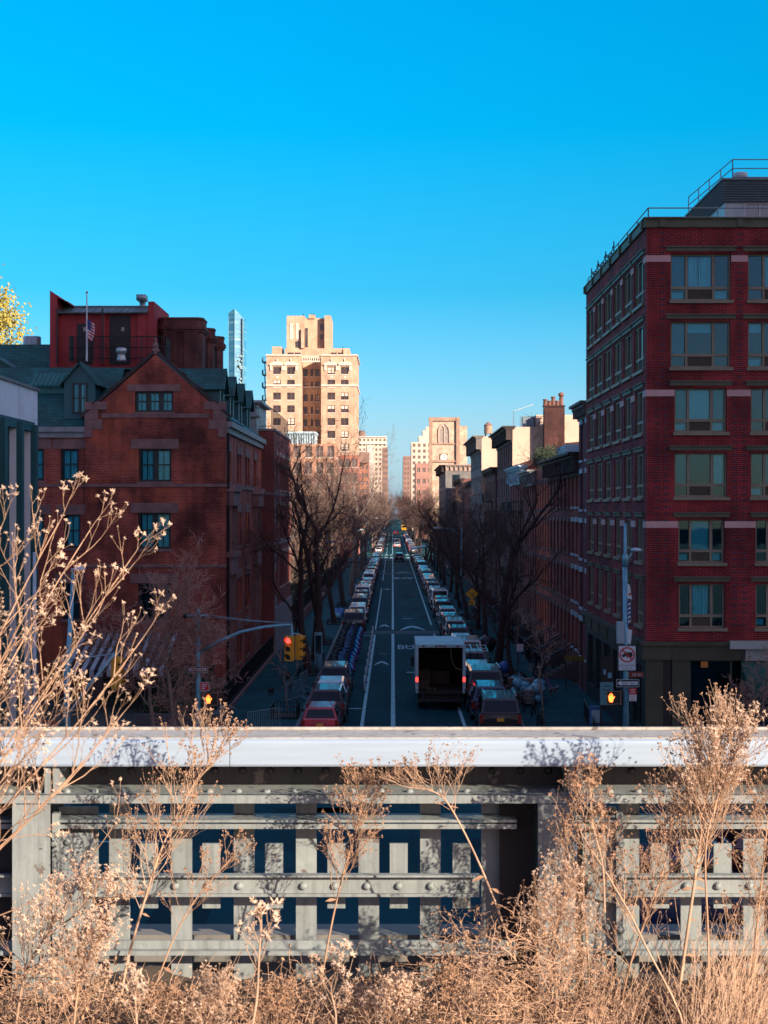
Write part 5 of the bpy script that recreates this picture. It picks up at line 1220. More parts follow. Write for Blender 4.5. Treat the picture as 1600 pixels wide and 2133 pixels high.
def car(kind, colour, x, y, label, cat='car', group=None, far=False, plate='white', lit=False, flip=False):
    key = (kind, far)
    if key not in PROTO:
        P = car_parts(kind)
        if far:
            mats = []; mb = MB()
            for nm, q, m, sm in P:
                m = PA['grey'] if m == 'PAINT' else (M_plate2 if m == 'PLATE' else m)
                if m not in mats: mats.append(m)
                k = mats.index(m); o = len(mb.v); mb.v += q.v; mb.f += [[i + o for i in f] for f in q.f]; mb.m += [k] * len(q.f)
            o = mb.build('parked_car', mats); o.data.set_sharp_from_angle(angle=.6); PROTO[key] = o.data; COL.objects.unlink(o); bpy.data.objects.remove(o)
        else:
            PROTO[key] = []
            for nm, q, m, sm in P:
                o = q.build(nm, PA['grey'] if m == 'PAINT' else (M_plate2 if m == 'PLATE' else m), None, sm)
                if sm: o.data.set_sharp_from_angle(angle=.55)
                PROTO[key].append((nm, o.data, m)); bpy.data.objects.remove(o)
    nmz = {'hatch': 'parked_hatchback', 'suv': 'parked_suv', 'bigsuv': 'parked_suv', 'sedan': 'parked_car', 'van': 'parked_van', 'pickup': 'pickup_truck'}[kind]
    if group and 'moving' in group: nmz = nmz.replace('parked', 'driving')
    if far:
        o = bpy.data.objects.new(nmz, PROTO[key]); COL.objects.link(o); o.location = (x, y, 0); o.scale = (rv.uniform(.95, 1.03), rv.uniform(.92, 1.03), rv.uniform(.93, 1.07)); tag(o, label, cat, group)
        o.material_slots[0].link = 'OBJECT'; o.material_slots[0].material = PA[colour]
        if lit:
            for sl_ in o.material_slots:
                if sl_.material == M_tail: sl_.link = 'OBJECT'; sl_.material = M_tailon
        return o
    th = thing(nmz, label, cat, (x, y, 0), group); last = None; th.scale = (rv.uniform(.96, 1.02), rv.uniform(.95, 1.02), rv.uniform(.94, 1.06)); th.rotation_euler = (0, 0, rv.uniform(-.015, .015))
    for nm, me, m in PROTO[key]:
        o = bpy.data.objects.new(nm.strip('>'), me); COL.objects.link(o); o.parent = last if nm[0] == '>' else th
        if nm[0] != '>': last = o
        mm = PA[colour] if m == 'PAINT' else ((M_plate if plate == 'yellow' else M_plate2) if m == 'PLATE' else (M_tailon if lit and nm == 'tail_light' else None))
        if mm: o.material_slots[0].link = 'OBJECT'; o.material_slots[0].material = mm
    return th
GL, GR = 'cars parked along the left kerb', 'cars parked along the right kerb'
near_l = [('hatch', 'red', 70.4, 'glossy red hatchback with yellow plate, first car at the left kerb', 'yellow'), ('suv', 'maroon', 75.2, 'dark maroon car between the red hatchback and the white car', 'white'), ('hatch', 'white', 80.6, 'white hatchback behind the black car by the bike dock', 'white'), ('suv', 'black', 85.8, 'black car parked at the near end of the blue bike dock', 'white'),
          ('bigsuv', 'black', 131.2, 'black off-roader parked at the far end of the blue bike dock', 'white'), ('hatch', 'dark', 137.0, 'dark small car just beyond the black off-roader on the left', 'white'), ('suv', 'white', 142.2, 'white car beyond the dark small car, by the trash bags on the left', 'white'), ('sedan', 'white', 147.8, 'white sedan, second of two white cars in the left row', 'white'), ('suv', 'black', 153.4, 'black car directly beyond the white sedan in the left row', 'white'), ('suv', 'silver', 158.8, 'silver car beyond the black car in the left row', 'white'), ('suv', 'dark', 164.4, 'dark car between silver car and light van in the left row', 'white'), ('van', 'white', 170.0, 'white van standing tall in the left row of parked cars', 'white')]
near_r = [('bigsuv', 'black', 70.6, 'large black off-roader with chrome roof rails and yellow plate at right kerb', 'yellow'), ('suv', 'navy', 76.4, 'dark blue car just beyond the large black off-roader', 'white'), ('bigsuv', 'black', 82.0, 'tall black car beside the truck and the trash heap', 'white'), ('suv', 'silver', 87.6, 'silver car with roof rails right beside the box truck', 'white'), ('pickup', 'grey', 93.2, 'grey pickup with a ladder rack beyond the silver car', 'white'), ('van', 'silver', 99.4, 'silver van hidden half behind the box truck', 'white'), ('sedan', 'white', 105.2, 'pale sedan just beyond the silver van on the right', 'white'), ('sedan', 'white', 110.6, 'second pale sedan, beside the tent of trash on the right', 'white'), ('suv', 'black', 116.0, 'black car beyond the pale sedans on the right', 'white'), ('suv', 'silver', 121.6, 'silver car with bright roof before the speed sign', 'white'), ('suv', 'dark', 127.2, 'dark car level with the yellow speed sign', 'white'), ('hatch', 'white', 132.4, 'white hatchback just past the yellow speed sign', 'white'), ('suv', 'silver', 137.8, 'silver light car standing out of the right row past the sign', 'white'), ('suv', 'dark', 148.5, 'dark car between two silver ones in the right row', 'white'), ('suv', 'maroon', 154.3, 'maroon car behind the white framed van on the right', 'white'), ('van', 'white', 160.2, 'white van with split rear window in the right row', 'white')]
rc = random.Random(21)
for k, c, y, lab, pl in near_l: car(k, c, -3.3 + rc.uniform(-.06, .06), y, lab, 'van' if k == 'van' else 'car', GL, plate=pl)
for k, c, y, lab, pl in near_r: car(k, c, 4.95 + rc.uniform(-.06, .06), y, lab, 'van' if k == 'van' else ('pickup' if k == 'pickup' else 'car'), GR, plate=pl)
kinds = ['suv', 'sedan', 'hatch', 'suv', 'suv', 'sedan']; cols = ['black', 'silver', 'grey', 'white', 'dark', 'silver', 'tan', 'white', 'white', 'blue', 'red', 'silver']
def far_row(x, y0, y1, grp, side, lab):
    y = y0
    while y < y1:
        c = rc.choice(cols); k = rc.choice(kinds); n = {'dark': 'black', 'navy': 'dark blue'}.get(c, c)
        car(k, c, x + rc.uniform(-.08, .08), y, lab % n, 'car', grp, far=True); y += SPEC[k]['L'] + rc.uniform(.35, 1.9)
far_row(-3.3, 177, 322, GL + ', farther up', 'left', '%s car parked far up the left kerb, seen from behind')
far_row(4.95, 167.5, 308, GR + ', farther up', 'right', '%s car parked far up the right kerb, seen from behind')
far_row(-3.3, 368, 600, 'cars parked on the left beyond the crossing', 'left', 'distant %s car parked on the left beyond the far crosswalk')
far_row(4.95, 368, 600, 'cars parked on the right beyond the crossing', 'right', 'distant %s car parked on the right beyond the far crosswalk')
car('suv', 'black', 1.35, 312, 'black car driving away over the far crosswalk', 'car', 'moving cars on the street', far=True)
car('sedan', 'white', 1.2, 420, 'white car with lit brake lamps beyond the far crosswalk', 'car', 'moving cars on the street', far=True, lit=True)
car('van', 'grey', 1.3, 447, 'dark van in front of the white car up the street', 'van', 'moving cars on the street', far=True)
car('suv', 'red', 1.4, 640, 'red car with glowing tail lamps farthest up the street', 'car', 'moving cars on the street', far=True, lit=True)
# bus shape added far up, strong yellow standing in for a glow
bt = thing('yellow_glow_bus', 'small bus shape coloured yellow for the glow at the far end of the street', 'bus', (5.6, 760, 0)); q = MB()
q.box(4.4, 6.8, 760, 770, .5, 3.0); q.build('body', PA['yellow'], bt); q = MB(); q.box(4.6, 6.6, 759.96, 759.99, 1.8, 2.7); q.build('rear_window', M_cglass, bt)
q = MB()
for x in (4.6, 6.4): q.lathe([(.45, x - .05), (.45, x + .25)], (0, 762, .46), 12, 0, 'x')
q.build('wheel', M_tyre, bt)
# ---------------------------------------------------------------- box truck with open back
tk = thing('box_truck', 'white box truck with its back open and red tail lamps lit in the lane', 'truck', (2.5, 80.5, 0))
M_twh = mat('truck white', (.36, .52, .58), .5, .3, 1.5); M_tin = mat('truck inside', (.03, .026, .022), .9, .3, 2)
y0, y1, z0, z1 = 80.5, 86.2, 1.0, 3.42; xa, xb = 1.22, 3.80
q = MB(); t = .06
q.box(xa, xb, y0 + .05, y1, z1 - .05, z1, 0); q.box(xa, xa + t, y0 + .05, y1, z0, z1 - .05); q.box(xb - t, xb, y0 + .05, y1, z0, z1 - .05); q.box(xa + t, xb - t, y1 - t, y1, z0, z1 - .05)
q.poly([(xa + t + .001, y0 + .1, z0), (xa + t + .001, y1 - .07, z0), (xa + t + .001, y1 - .07, z1 - .06), (xa + t + .001, y0 + .1, z1 - .06)], 1); q.poly([(xb - t - .001, y0 + .1, z0), (xb - t - .001, y1 - .07, z0), (xb - t - .001, y1 - .07, z1 - .06), (xb - t - .001, y0 + .1, z1 - .06)], 1)
q.poly([(xa, y1 - t - .002, z0), (xb, y1 - t - .002, z0), (xb, y1 - t - .002, z1 - .06), (xa, y1 - t - .002, z1 - .06)], 1); q.poly([(xa + t, y0 + .1, z1 - .052), (xb - t, y0 + .1, z1 - .052), (xb - t, y1, z1 - .052), (xa + t, y1, z1 - .052)], 1)
q.build('cargo_box', [M_twh, M_tin], tk)
q = MB(); q.box(xa - .02, xa + .13, y0 - .02, y0 + .049, z0 - .1, z1 + .02); q.box(xb - .13, xb + .02, y0 - .02, y0 + .049, z0 - .1, z1 + .02); q.box(xa + .131, xb - .131, y0 - .02, y0 + .049, z1 - .14, z1 + .02); q.build('rear_frame', M_twh, tk)
q = MB(); q.box(xa + .05, xb - .05, y0, y1, z0 - .15, z0 - .002); q.box(xa + .3, xb - .3, y0 + .2, y1 + 1.5, z0 - .4, z0 - .151); q.build('floor', M_tin, tk)
q = MB(); q.box(xa + .1, xb - .1, y0 - .3, y0 - .03, .48, .62); q.box(xa + .3, xa + .4, y0 - .2, y0 + .1, .5, .9); q.box(xb - .4, xb - .3, y0 - .2, y0 + .1, .5, .9); q.build('bumper', M_plas, tk)
for x in (xa + .055, xb - .055):
    q = MB(); q.box(x - .06, x + .06, y0 - .05, y0 - .021, 1.5, 1.72); q.build('tail_light', M_tailon, tk)
    q = MB(); q.box(x - .05, x + .05, y0 - .04, y0 - .021, 1.15, 1.27); q.build('reverse_light', M_plate2, tk)
for x in (xa + .4, 2.3, 2.51, 2.72, xb - .4):
    q = MB(); q.box(x - .08, x + .08, y0 - .035, y0 - .021, z1 - .1, z1 - .03); q.build('marker_lamp', M_tail, tk)
for x in (xa + .35, xb - .35):
    for y in (y0 + 1.3, y1 + 1.6):
        q = MB(); q.lathe([(.25, x - .22), (.46, x - .2), (.46, x + .2), (.25, x + .22)], (0, y, .46), 16, 0, 'x'); q.build('wheel', M_tyre, tk, True)
q = MB(); q.prism([(y1 + .1, .5), (y1 + 2.6, .5), (y1 + 2.6, 1.3), (y1 + 1.9, 1.5), (y1 + 1.3, 2.35), (y1 + .1, 2.4)], 'x', 1.4, 3.6); q.build('cab', M_twh, tk)
for sx, x in ((-1, 1.15), (1, 3.87)):
    q = MB(); q.box(x - .11, x + .11, y1 + 1.2, y1 + 1.3, 1.6, 2.15); q.tube([(x, y1 + 1.25, 1.9), (x - sx * .3, y1 + 1.2, 1.9)], .02, 4); q.build('mirror', M_plas, tk)
q = MB(); q.tube([(xb - .75, y0 + .2, z1 - .1), (xb - .7, y0 + .25, 2.6), (xb - .5, y0 + .3, 2.2), (xb - .12, y0 + .25, 2.05)], .015, 5); q.build('strap', mat('strap webbing', (.3, .26, .18), .8, 0), tk)
for i, (x, y, w, h) in enumerate(((xa + .4, y0 + 1.2, .3, .5), (xa + .45, y0 + 2.2, .35, .9), (2.6, y0 + 3.8, .5, .7), (xa + .7, y0 + .6, .12, .16), (xa + 1.0, y0 + .5, .1, .14))):
    q = MB(); q.box(x - w, x + w, y - w, y + w, z0 + .002, z0 + h); q.box(x - w - .004, x + w + .004, y - .05, y + .05, z0 + .004, z0 + h + .004)
    q.build('carton', mat('cargo carton', (.07, .045, .03), .85, .2, 3) if i == 0 else bpy.data.materials['cargo carton'], None, False, ('cardboard carton inside the dark back of the box truck', 'box', 'cartons in the box truck'))
# dining shed at the far right kerb
ds = thing('dining_shed', 'kerbside dining shed with tilted pale blue roof at the far right kerb', 'shed', (5, 316, 0))
q = MB(); slab(q, [(3.6, 313, 2.55), (7.2, 313, 3.15), (7.2, 322, 3.15), (3.6, 322, 2.55)], .25); q.build('roof', mat('pale blue roof', (.3, .6, .75), .5, .2, 1), ds)
q = MB()
for x in (3.8, 6.9):
    for y in (313.2, 317, 321.8): q.box(x - .1, x + .1, y - .1, y + .1, 0, 2.7 if x < 5 else 2.85)
q.build('post', mat('shed post', (.2, .09, .07), .7), ds); q = MB(); q.box(3.75, 3.85, 313.2, 322, .1, 1.1); q.box(3.85, 6.9, 313.15, 313.25, .1, 1.1); q.build('side_wall', mat('shed wall', (.07, .05, .05), .8), ds)
# cars on the avenue, glimpsed through the fence
for k, c, x, y, lab in (('suv', 'maroon', 9.5, 44, 'maroon car on the avenue glimpsed through the fence at the right'), ('van', 'navy', 4.0, 37.6, 'dark blue van on the avenue glimpsed low through the fence')):
    o = car(k, c, x, y, lab); o.rotation_euler = (0, 0, -pi / 2)
# ================================================================ trees
M_bark = mat('dark bark', (.055, .035, .032), .95, .35, 6); M_twig = mat('dark twig', (.11, .06, .05), .9, .2, 6)
M_barkp = mat('pale bark', (.20, .15, .12), .9, .35, 4); M_twigp = mat('pale twig', (.24, .16, .125), .9, .2, 4)
def tree_proto(seed, h, spread, r0, fork=.3, lv=5, up=.35, dens=1.0, fine=1.0):
    rn = random.Random(seed); T, C = MB(), MB()
    def grow(p, d, L, r, l):
        n = 5 if l < 2 else (4 if l < 4 else 3); pts = [p.copy()]; q = p.copy(); dd = d.copy(); wob = (.10, .20, .26, .3, .34, .36, .4)[l]
        for i in range(n):
            dd = (dd + Vector((rn.gauss(0, wob), rn.gauss(0, wob), rn.gauss(0, wob * .7) + (up * .22 if l > 0 else .05)))).normalized()
            q = q + dd * (L / n); pts.append(q.copy())
        taper = .62 if l == 0 else .35
        rad = [r * (1 - (1 - taper) * i / n) for i in range(n + 1)]
        if l >= lv: rad = [max(.0062 * fine, k) for k in rad]
        (T if l < 3 else C).tube(pts, rad, (8, 6, 5, 4, 3, 3, 3)[l], 0, False)
        if l >= lv: return
        cnt = max(2, int((4.6, 5.2, 5.0, 4.6, 4.0, 3.4)[l] * dens * rn.uniform(.75, 1.25)))
        for k in range(cnt):
            t = (fork if l == 0 else .25) + (1 - (fork if l == 0 else .25)) * ((k + rn.random()) / cnt) ** .9
            f = min(n - 1e-4, t * n); i = int(f); bp = pts[i].lerp(pts[i + 1], f - i); br = rad[i] * (.62 if l else .5)
            ax = (pts[i + 1] - pts[i]).normalized(); o = ax.orthogonal().normalized(); o.rotate(Matrix.Rotation(rn.uniform(0, 2 * pi), 3, ax))
            an = rn.uniform(.5, 1.0) * spread; nd = (ax * math.cos(an) + o * math.sin(an)); nd.z += up * .3; nd.normalize()
            grow(bp, nd, L * rn.uniform(.50, .74) * (1.05 - .3 * t), br, l + 1)
        grow(pts[-1], (dd + Vector((rn.gauss(0, .2), rn.gauss(0, .2), .1))).normalized(), L * .62, rad[-1] * .9, l + 1)
    grow(Vector((0, 0, 0)), Vector((rn.gauss(0, .04), rn.gauss(0, .04), 1)).normalized(), h * .46, r0, 0)
    zmax = max(v[2] for v in T.v + C.v); k = h / zmax
    for m_ in (T, C): m_.v = [(a * k, b * k, c * k) for a, b, c in m_.v]
    return T, C
TP = []
for i, (sd, h, sp_, r0, fk) in enumerate(((3, 15, .95, .25, .35), (8, 14, 1.0, .22, .3), (14, 13, .9, .20, .42), (23, 16, .85, .25, .42), (31, 12, 1.05, .19, .3))):
    T, C = tree_proto(sd, h, sp_, r0, fk, 5, .35, .92)
    a = T.build('trunk', M_bark, None, True).data; b = C.build('crown', M_twig).data
    for o in list(COL.objects):
        if o.data in (a, b): bpy.data.objects.remove(o)
    TP.append((a, b, h))
def tree(i, x, y, h, rot, label, grp, mats=None, z=.13):
    a, b, h0 = TP[i]
    if (x, y) == (6.9, 101):       # turn the tall tree so that its limbs leave the yellow sign open
        best = None; A_ = Vector((0, 0, H)); dv = (Vector((6.24, 121, 3.9)) - A_).normalized(); vs = [v.co.copy() for v in a.vertices] + [v.co.copy() for v in b.vertices]
        for k in range(24):
            r_ = k * pi / 12; c_, s_ = math.cos(r_), math.sin(r_); n_ = 0
            for v in vs:
                w = Vector((v.x * c_ - v.y * s_, v.x * s_ + v.y * c_, v.z)) * (h / h0) + Vector((x, y, z)) - A_
                if (w - dv * w.dot(dv)).length < .9: n_ += 1
            if best is None or n_ < best[0]: best = (n_, r_)
        rot = best[1]
    th = thing('street_tree', label, 'tree', (x, y, z), grp); th.rotation_euler = (0, 0, rot); th.scale = (h / h0,) * 3
    for nm, me, k in (('trunk', a, 0), ('crown', b, 1)):
        o = bpy.data.objects.new(nm, me); COL.objects.link(o); o.parent = th
        if mats: o.material_slots[0].link = 'OBJECT'; o.material_slots[0].material = mats[k]
rt = random.Random(77)
GTL, GTR = 'bare street trees on the left pavement', 'bare street trees on the right pavement'
pale = (M_barkp, M_twigp)  # paler bark and twig colours put sunlight into the left trees
for i, x, y, h, lab in ((2, -5.3, 97, 17.0, 'big bare street tree with dark forked trunk nearest on the left pavement'), (3, -5.3, 106, 18.5, 'second big bare tree on the left pavement beside the bike dock'), (1, -5.4, 119, 17, 'leaning bare tree behind the bike dock on the left pavement'), (2, -5.3, 140, 17, 'bare tree beside the white parked cars on the left'), (4, -5.3, 165, 17, 'bare tree with pale trunk halfway up the left pavement')):
    tree(i, x, y, h, rt.uniform(0, 6), lab, GTL)
for y in (188, 212, 236, 260, 285, 310): tree(rt.randrange(5), -5.3 + rt.uniform(-.2, .2), y, rt.uniform(17, 21), rt.uniform(0, 6), 'bare tree far up the left pavement, among others alike', GTL + ', farther up', pale if rt.random() < .65 else None)
for i, x, y, h, lab in ((3, 6.9, 101, 16.6, 'tallest bare tree with a thick dark trunk on the right pavement'), (2, 7.1, 90, 11, 'bare tree with slim dark trunk behind the trash heap'), (1, 7.5, 124.5, 13, 'bare tree just behind the yellow speed sign on the right'), (4, 7.4, 134, 12.5, 'bare tree just past the yellow speed sign on the right'), (0, 7.1, 146, 13.5, 'bare tree by the tall right street lamp'), (2, 7.1, 163, 12.5, 'bare tree beyond the right street lamp')):
    tree(i, x, y, h, rt.uniform(0, 6), lab, GTR)
for y in (178, 194, 212, 228, 246, 263, 282, 300, 318): tree(rt.randrange(5), 7.1 + rt.uniform(-.2, .2), y, rt.uniform(11.5, 14.5), rt.uniform(0, 6), 'bare tree far up the right pavement, among others alike', GTR + ', farther up')
for y in range(372, 690, 15):
    for x, s in ((-5.0, 'left'), (6.7, 'right')):
        tree(rt.randrange(5), x, y + rt.uniform(-4, 4), rt.uniform(13, 19) if s == 'left' else rt.uniform(14, 18), rt.uniform(0, 6), 'small distant bare tree on the %s beyond the far crosswalk' % s, 'distant bare trees on the %s' % s, pale if (s == 'left' and rt.random() < .6) else None)
for y in range(700, 1100, 26):
    for x in (-5.6, 7.2): tree(rt.randrange(5), x, y, 20, rt.uniform(0, 6), 'tiny bare tree at the far end of the street', 'bare trees at the far end of the street')
for x, y, h in ((-10.5, 135, 14), (-12, 150, 15), (-10.3, 168, 14), (-11.5, 186, 15), (-12, 232, 18), (-11, 262, 18), (-13.5, 205, 18), (-16, 222, 19), (-10, 247, 20), (-15, 250, 19), (-18, 270, 20), (-10.5, 280, 21), (-13, 290, 20), (-9.8, 218, 19)): tree(rt.randrange(5), x, y, h, rt.uniform(0, 6), 'bare tree in the seminary garden behind the left pavement', 'bare trees in the seminary garden', pale if rt.random() < .7 else None, 0)
# avenue trees
def single_tree(seed, x, y, h, sp_, r0, label, m, lv=5, dens=1.0, up=.35, fork=.25):
    T, C = tree_proto(seed, h, sp_, r0, fork, lv, up, dens, 1.5); th = thing('avenue_tree', label, 'tree', (x, y, .13))
    for nm, q, mm in (('trunk', T, m[0]), ('crown', C, m[1])):
        o = q.build(nm, mm, None, nm == 'trunk'); o.parent = th
M_bk2 = mat('grey brown bark', (.28, .20, .165), .9, .3, 5); M_tw2 = mat('brown twig', (.42, .24, .19), .9, .2, 5)
single_tree(5, -9.1, 65, 9.6, .9, .13, 'pale barked bare tree on the avenue before the brick hotel', (M_bk2, M_tw2), dens=1.1, up=.25, fork=.15)
single_tree(6, -10.3, 66.5, 7.2, 1.1, .10, 'smaller bare tree on the avenue behind the striped awning posts', (M_bk2, M_tw2), up=.15, fork=.1)
single_tree(9, 15.3, 63.4, 5.6, 1.0, .08, 'small bare tree before the shop front of the corner block', (M_bk2, M_tw2), up=.2)
single_tree(12, 7.25, 73.5, 5.8, .8, .05, 'thin bare sapling on the right pavement near the bicycles', (M_bk2, M_tw2), lv=4, dens=.7)
single_tree(17, -5.3, 77.3, 4.6, .7, .035, 'thin young tree inside the square tree guard', (M_bk2, M_tw2), lv=3, dens=.6)
single_tree(19, 8.6, 105, 6.5, .9, .07, 'small bare tree close to the terrace stoops', (M_bk2, M_tw2), lv=4)
# yellow-green leafy tree at the left edge
th = thing('leafy_tree', 'sunlit yellow green leafy tree behind the slate roof at the left edge', 'tree', (-39, 150, 0)); q = MB(); q.tube([(-39, 150, 0), (-39, 150, 16), (-38.6, 150, 30)], [.5, .35, .08], 8); q.build('trunk', M_barkp, th)
q = MB(); rn = random.Random(4)
cl = [(rn.gauss(-39.0, 1.0), 150 + rn.gauss(0, 1.6), rn.triangular(20, 34.5, 25)) for _ in range(70)]
for c in cl:
    for k in range(90):
        p = Vector(c) + Vector((rn.gauss(0, .62), rn.gauss(0, .62), rn.gauss(0, .55))); a = Vector((rn.uniform(-1, 1), rn.uniform(-1, 1), rn.uniform(-1, 1))).normalized() * .19; b = a.orthogonal().normalized() * .11; q.poly([p - a, p + b, p + a, p - b])
q.build('crown', mat('yellow green leaf', (.42, .34, .06), .8, .5, .8), th)
# ================================================================ street furniture
M_pole = mat('pale blue grey pole', (.17, .40, .50), .45, .3, 3, .35); M_galv = mat('galvanised pole', (.22, .36, .42), .4, .25, 4, .5)
M_sig = mat('signal yellow', (.62, .30, .02), .5, .12, 3); M_sblk = mat('signal black', (.012, .01, .01), .5, 0); M_ron = emit('red signal light', (1, .03, .025), 3.2); M_hand = emit('orange hand light', (1, .13, .02), 3.5)
M_swhite = mat('sign white', (.56, .66, .70), .5, .08, 4); M_sblack = mat('sign black', (.012, .012, .014), .5, 0); M_sred = mat('sign red', (.5, .02, .025), .5, .1, 3); M_sbrown = mat('sign brown', (.20, .035, .025), .5, 0)
def lamp_post(x, y, h, arm, dirx, label, name='street_lamp'):
    th = thing(name, label, 'street lamp', (x, y, .13)); q = MB(); q.tube([(x, y, .13), (x, y, h * .6), (x, y, h)], [.11, .085, .06], 8); q.lathe([(.2, .13), (.2, .5), (.13, .6)], (x, y, 0), 8); q.build('pole', M_pole, th, True)
    q = MB(); q.tube([(x, y, h - 1.0), (x + dirx * arm * .4, y, h - .25), (x + dirx * arm, y, h - .05)], .04, 6); q.build('arm', M_pole, th, True)
    q = MB(); q.box(x + dirx * (arm + .35) - .38, x + dirx * (arm + .35) + .38, y - .16, y + .16, h - .12, h + .03); q.ball((x + dirx * (arm + .1), y, h + .09), .06); q.build('lamp_head', mat('lamp head', (.45, .55, .6), .4, 0) if 'lamp head' not in bpy.data.materials else bpy.data.materials['lamp head'], th)
lamp_post(6.75, 150, 8.8, 2.0, -1, 'tall grey street lamp with its arm over the road on the right pavement')
lamp_post(-5.85, 121, 8.0, .55, 1, 'slim grey street lamp with a short arm on the left pavement by the bike dock')
lamp_post(-5.0, 205, 7.9, .6, 1, 'distant street lamp among the bare trees on the left pavement')
lamp_post(-5.0, 290, 9.0, 1.6, 1, 'farthest street lamp on the left pavement before the crossing')
lamp_post(6.9, 245, 8.5, 1.6, -1, 'distant street lamp among the bare trees on the right pavement')
def signal_head(th, x, y, z, lit, yaw=0, name='signal_head'):
    """three lamp yellow signal: housing, visors, lenses"""
    c, s_ = math.cos(yaw), math.sin(yaw); fwd = Vector((s_, -c, 0)); rt_ = Vector((c, s_, 0)); up = Vector((0, 0, 1)); O_ = Vector((x, y, z))
    q = MB()
    for k in range(3): q.obox(O_ + up * (.34 - .34 * k), rt_, fwd, up, .175, .10, .163)
    q.obox(O_, rt_, fwd, up, .15, .085, .52); h = q.build(name, M_sig, th)
    for k in range(3):
        zc = O_ + up * (.34 - .34 * k) + fwd * .10
        v = MB(); n = 14; a0, a1 = -.25, pi + .25
        for i in range(n):
            t0 = a0 + (a1 - a0) * i / n; t1 = a0 + (a1 - a0) * (i + 1) / n
            p = [zc + (rt_ * math.cos(t) + up * math.sin(t)) * r + fwd * e for t, r, e in ((t0, .14, 0), (t1, .14, 0), (t1, .14, .24 - .1 * abs(math.cos(t1))), (t0, .14, .24 - .1 * abs(math.cos(t0))))]
            v.poly(p)
        v.build('visor', M_sig, h)
        l = MB(); pts = [zc + fwd * .012 + (rt_ * math.cos(2 * pi * i / 16) + up * math.sin(2 * pi * i / 16)) * .12 for i in range(16)]; l.poly(pts); l.build('lens', M_ron if (lit and k == 0) else M_sblk, h)
    return h
def hand_sign(th, x, y, z, name='walk_signal', yaw=0):
    q = MB(); q.box(x - .26, x + .26, y - .09, y + .16, z - .24, z + .24); q.box(x - .29, x + .29, y - .12, y - .091, z - .27, z - .24); q.box(x - .29, x + .29, y - .12, y - .091, z + .24, z + .27); q.box(x - .29, x - .26, y - .12, y - .091, z - .239, z + .239); q.box(x + .26, x + .29, y - .12, y - .091, z - .239, z + .239)
    h = q.build(name, mat('walk signal case', (.22, .12, .07), .5, .2, 3) if 'walk signal case' not in bpy.data.materials else bpy.data.materials['walk signal case'], th)
    q = MB(); q.box(x - .255, x + .255, y - .094, y - .0905, z - .235, z + .235); q.build('screen', M_sblk, h)
    q = MB(); hx = x - .1; yy = y - .1
    P = [(-.07, -.18), (.06, -.18), (.09, -.06), (.15, .03), (.12, .07), (.07, .0), (.065, .14), (.04, .15), (.03, .04), (.015, .19), (-.015, .19), (-.02, .04), (-.05, .16), (-.075, .15), (-.065, .02), (-.1, .09), (-.12, .07), (-.1, -.08)]
    q.poly([(hx + a, yy, z + b) for a, b in P]); q.build('hand', M_hand, h)
def sign(name, th, x, y, z, w, h, m, border=None):
    q = MB(); q.box(x - w / 2, x + w / 2, y - .01, y + .01, z - h / 2, z + h / 2)
    s = q.build(name, m, th)
    if border:
        q = MB(); t = min(w, h) * .05
        for a, b, c, d in ((x - w / 2, x + w / 2, z - h / 2, z - h / 2 + t), (x - w / 2, x + w / 2, z + h / 2 - t, z + h / 2), (x - w / 2, x - w / 2 + t, z - h / 2 + t, z + h / 2 - t), (x + w / 2 - t, x + w / 2, z - h / 2 + t, z + h / 2 - t)): q.box(a, b, y - .0135, y - .0105, c, d)
        q.build('border', border, s)
    return s
def one_way(th, x, y, z, w=.92, h=.32):
    s = sign('one_way_sign', th, x, y, z, w, h, M_sblack, M_swhite); q = MB(); yy = y - .013
    P = [(-.42, 0), (-.27, .115), (-.27, .07), (.4, .07), (.4, -.07), (-.27, -.07), (-.27, -.115)]
    q.poly([(x + a * w / .92, yy, z + b) for a, b in P]); q.build('arrow', M_swhite, s)
    q = MB(); text_into(q, 'ONE  WAY', (x + .05, yy - .003, z), .085, wide=.58); q.build('lettering', M_sblack, s)
# --- left corner signal pole with curved mast arm
px_, py_ = X(413, 64), 64.0
sp_ = thing('traffic_signal_pole', 'blue grey signal pole with curved mast arm and red light on the left corner', 'traffic light', (px_, py_, .13))
q = MB(); q.tube([(px_, py_, .13), (px_, py_, 3), (px_, py_, 6.3)], [.13, .115, .09], 10); q.lathe([(.25, .13), (.25, .55), (.15, .7)], (px_, py_, 0), 10); q.build('pole', M_pole, sp_, True)
q = MB(); q.tube([(px_ - .48, py_, 6.08), (px_ + .45, py_, 6.08)], .07, 8); q.lathe([(.1, 6.0), (.1, 6.3), (.04, 6.36)], (px_, py_, 0), 8); q.build('cross_bar', M_pole, sp_, True)
ex = X(608, 64); A = [(px_ + .1, py_, 4.55), (px_ + .8, py_, 5.0), (px_ + 1.8, py_, 5.42), (px_ + 2.8, py_, 5.63), (ex - .3, py_, 5.7), (ex, py_, 5.7)]
q = MB(); q.tube(A, [.075, .07, .065, .06, .055, .055], 8); q.build('mast_arm', M_pole, sp_, True)
q = MB()
for dz in (0, .07): q.tube([(px_ + .4, py_, 6.12 - dz), (px_ + 2.2, py_, 5.9 - dz * .5), (ex, py_, 5.76)], .014, 4)
q.build('guy_wire', M_galv, sp_)
q = MB(); q.tube([(ex - .02, py_, 5.78), (ex + .02, py_, 5.25)], .05, 6); q.tube([(ex - .08, py_, 5.35), (ex + .3, py_ + .2, 5.32)], .03, 5); q.build('hanger', M_pole, sp_)
signal_head(sp_, ex - .1, py_, 4.72, True, -.35); signal_head(sp_, ex + .28, py_ + .28, 4.76, False, 1.25)
one_way(sp_, px_ - .02, py_ - .16, Zp(1394, 64), .86, .26)
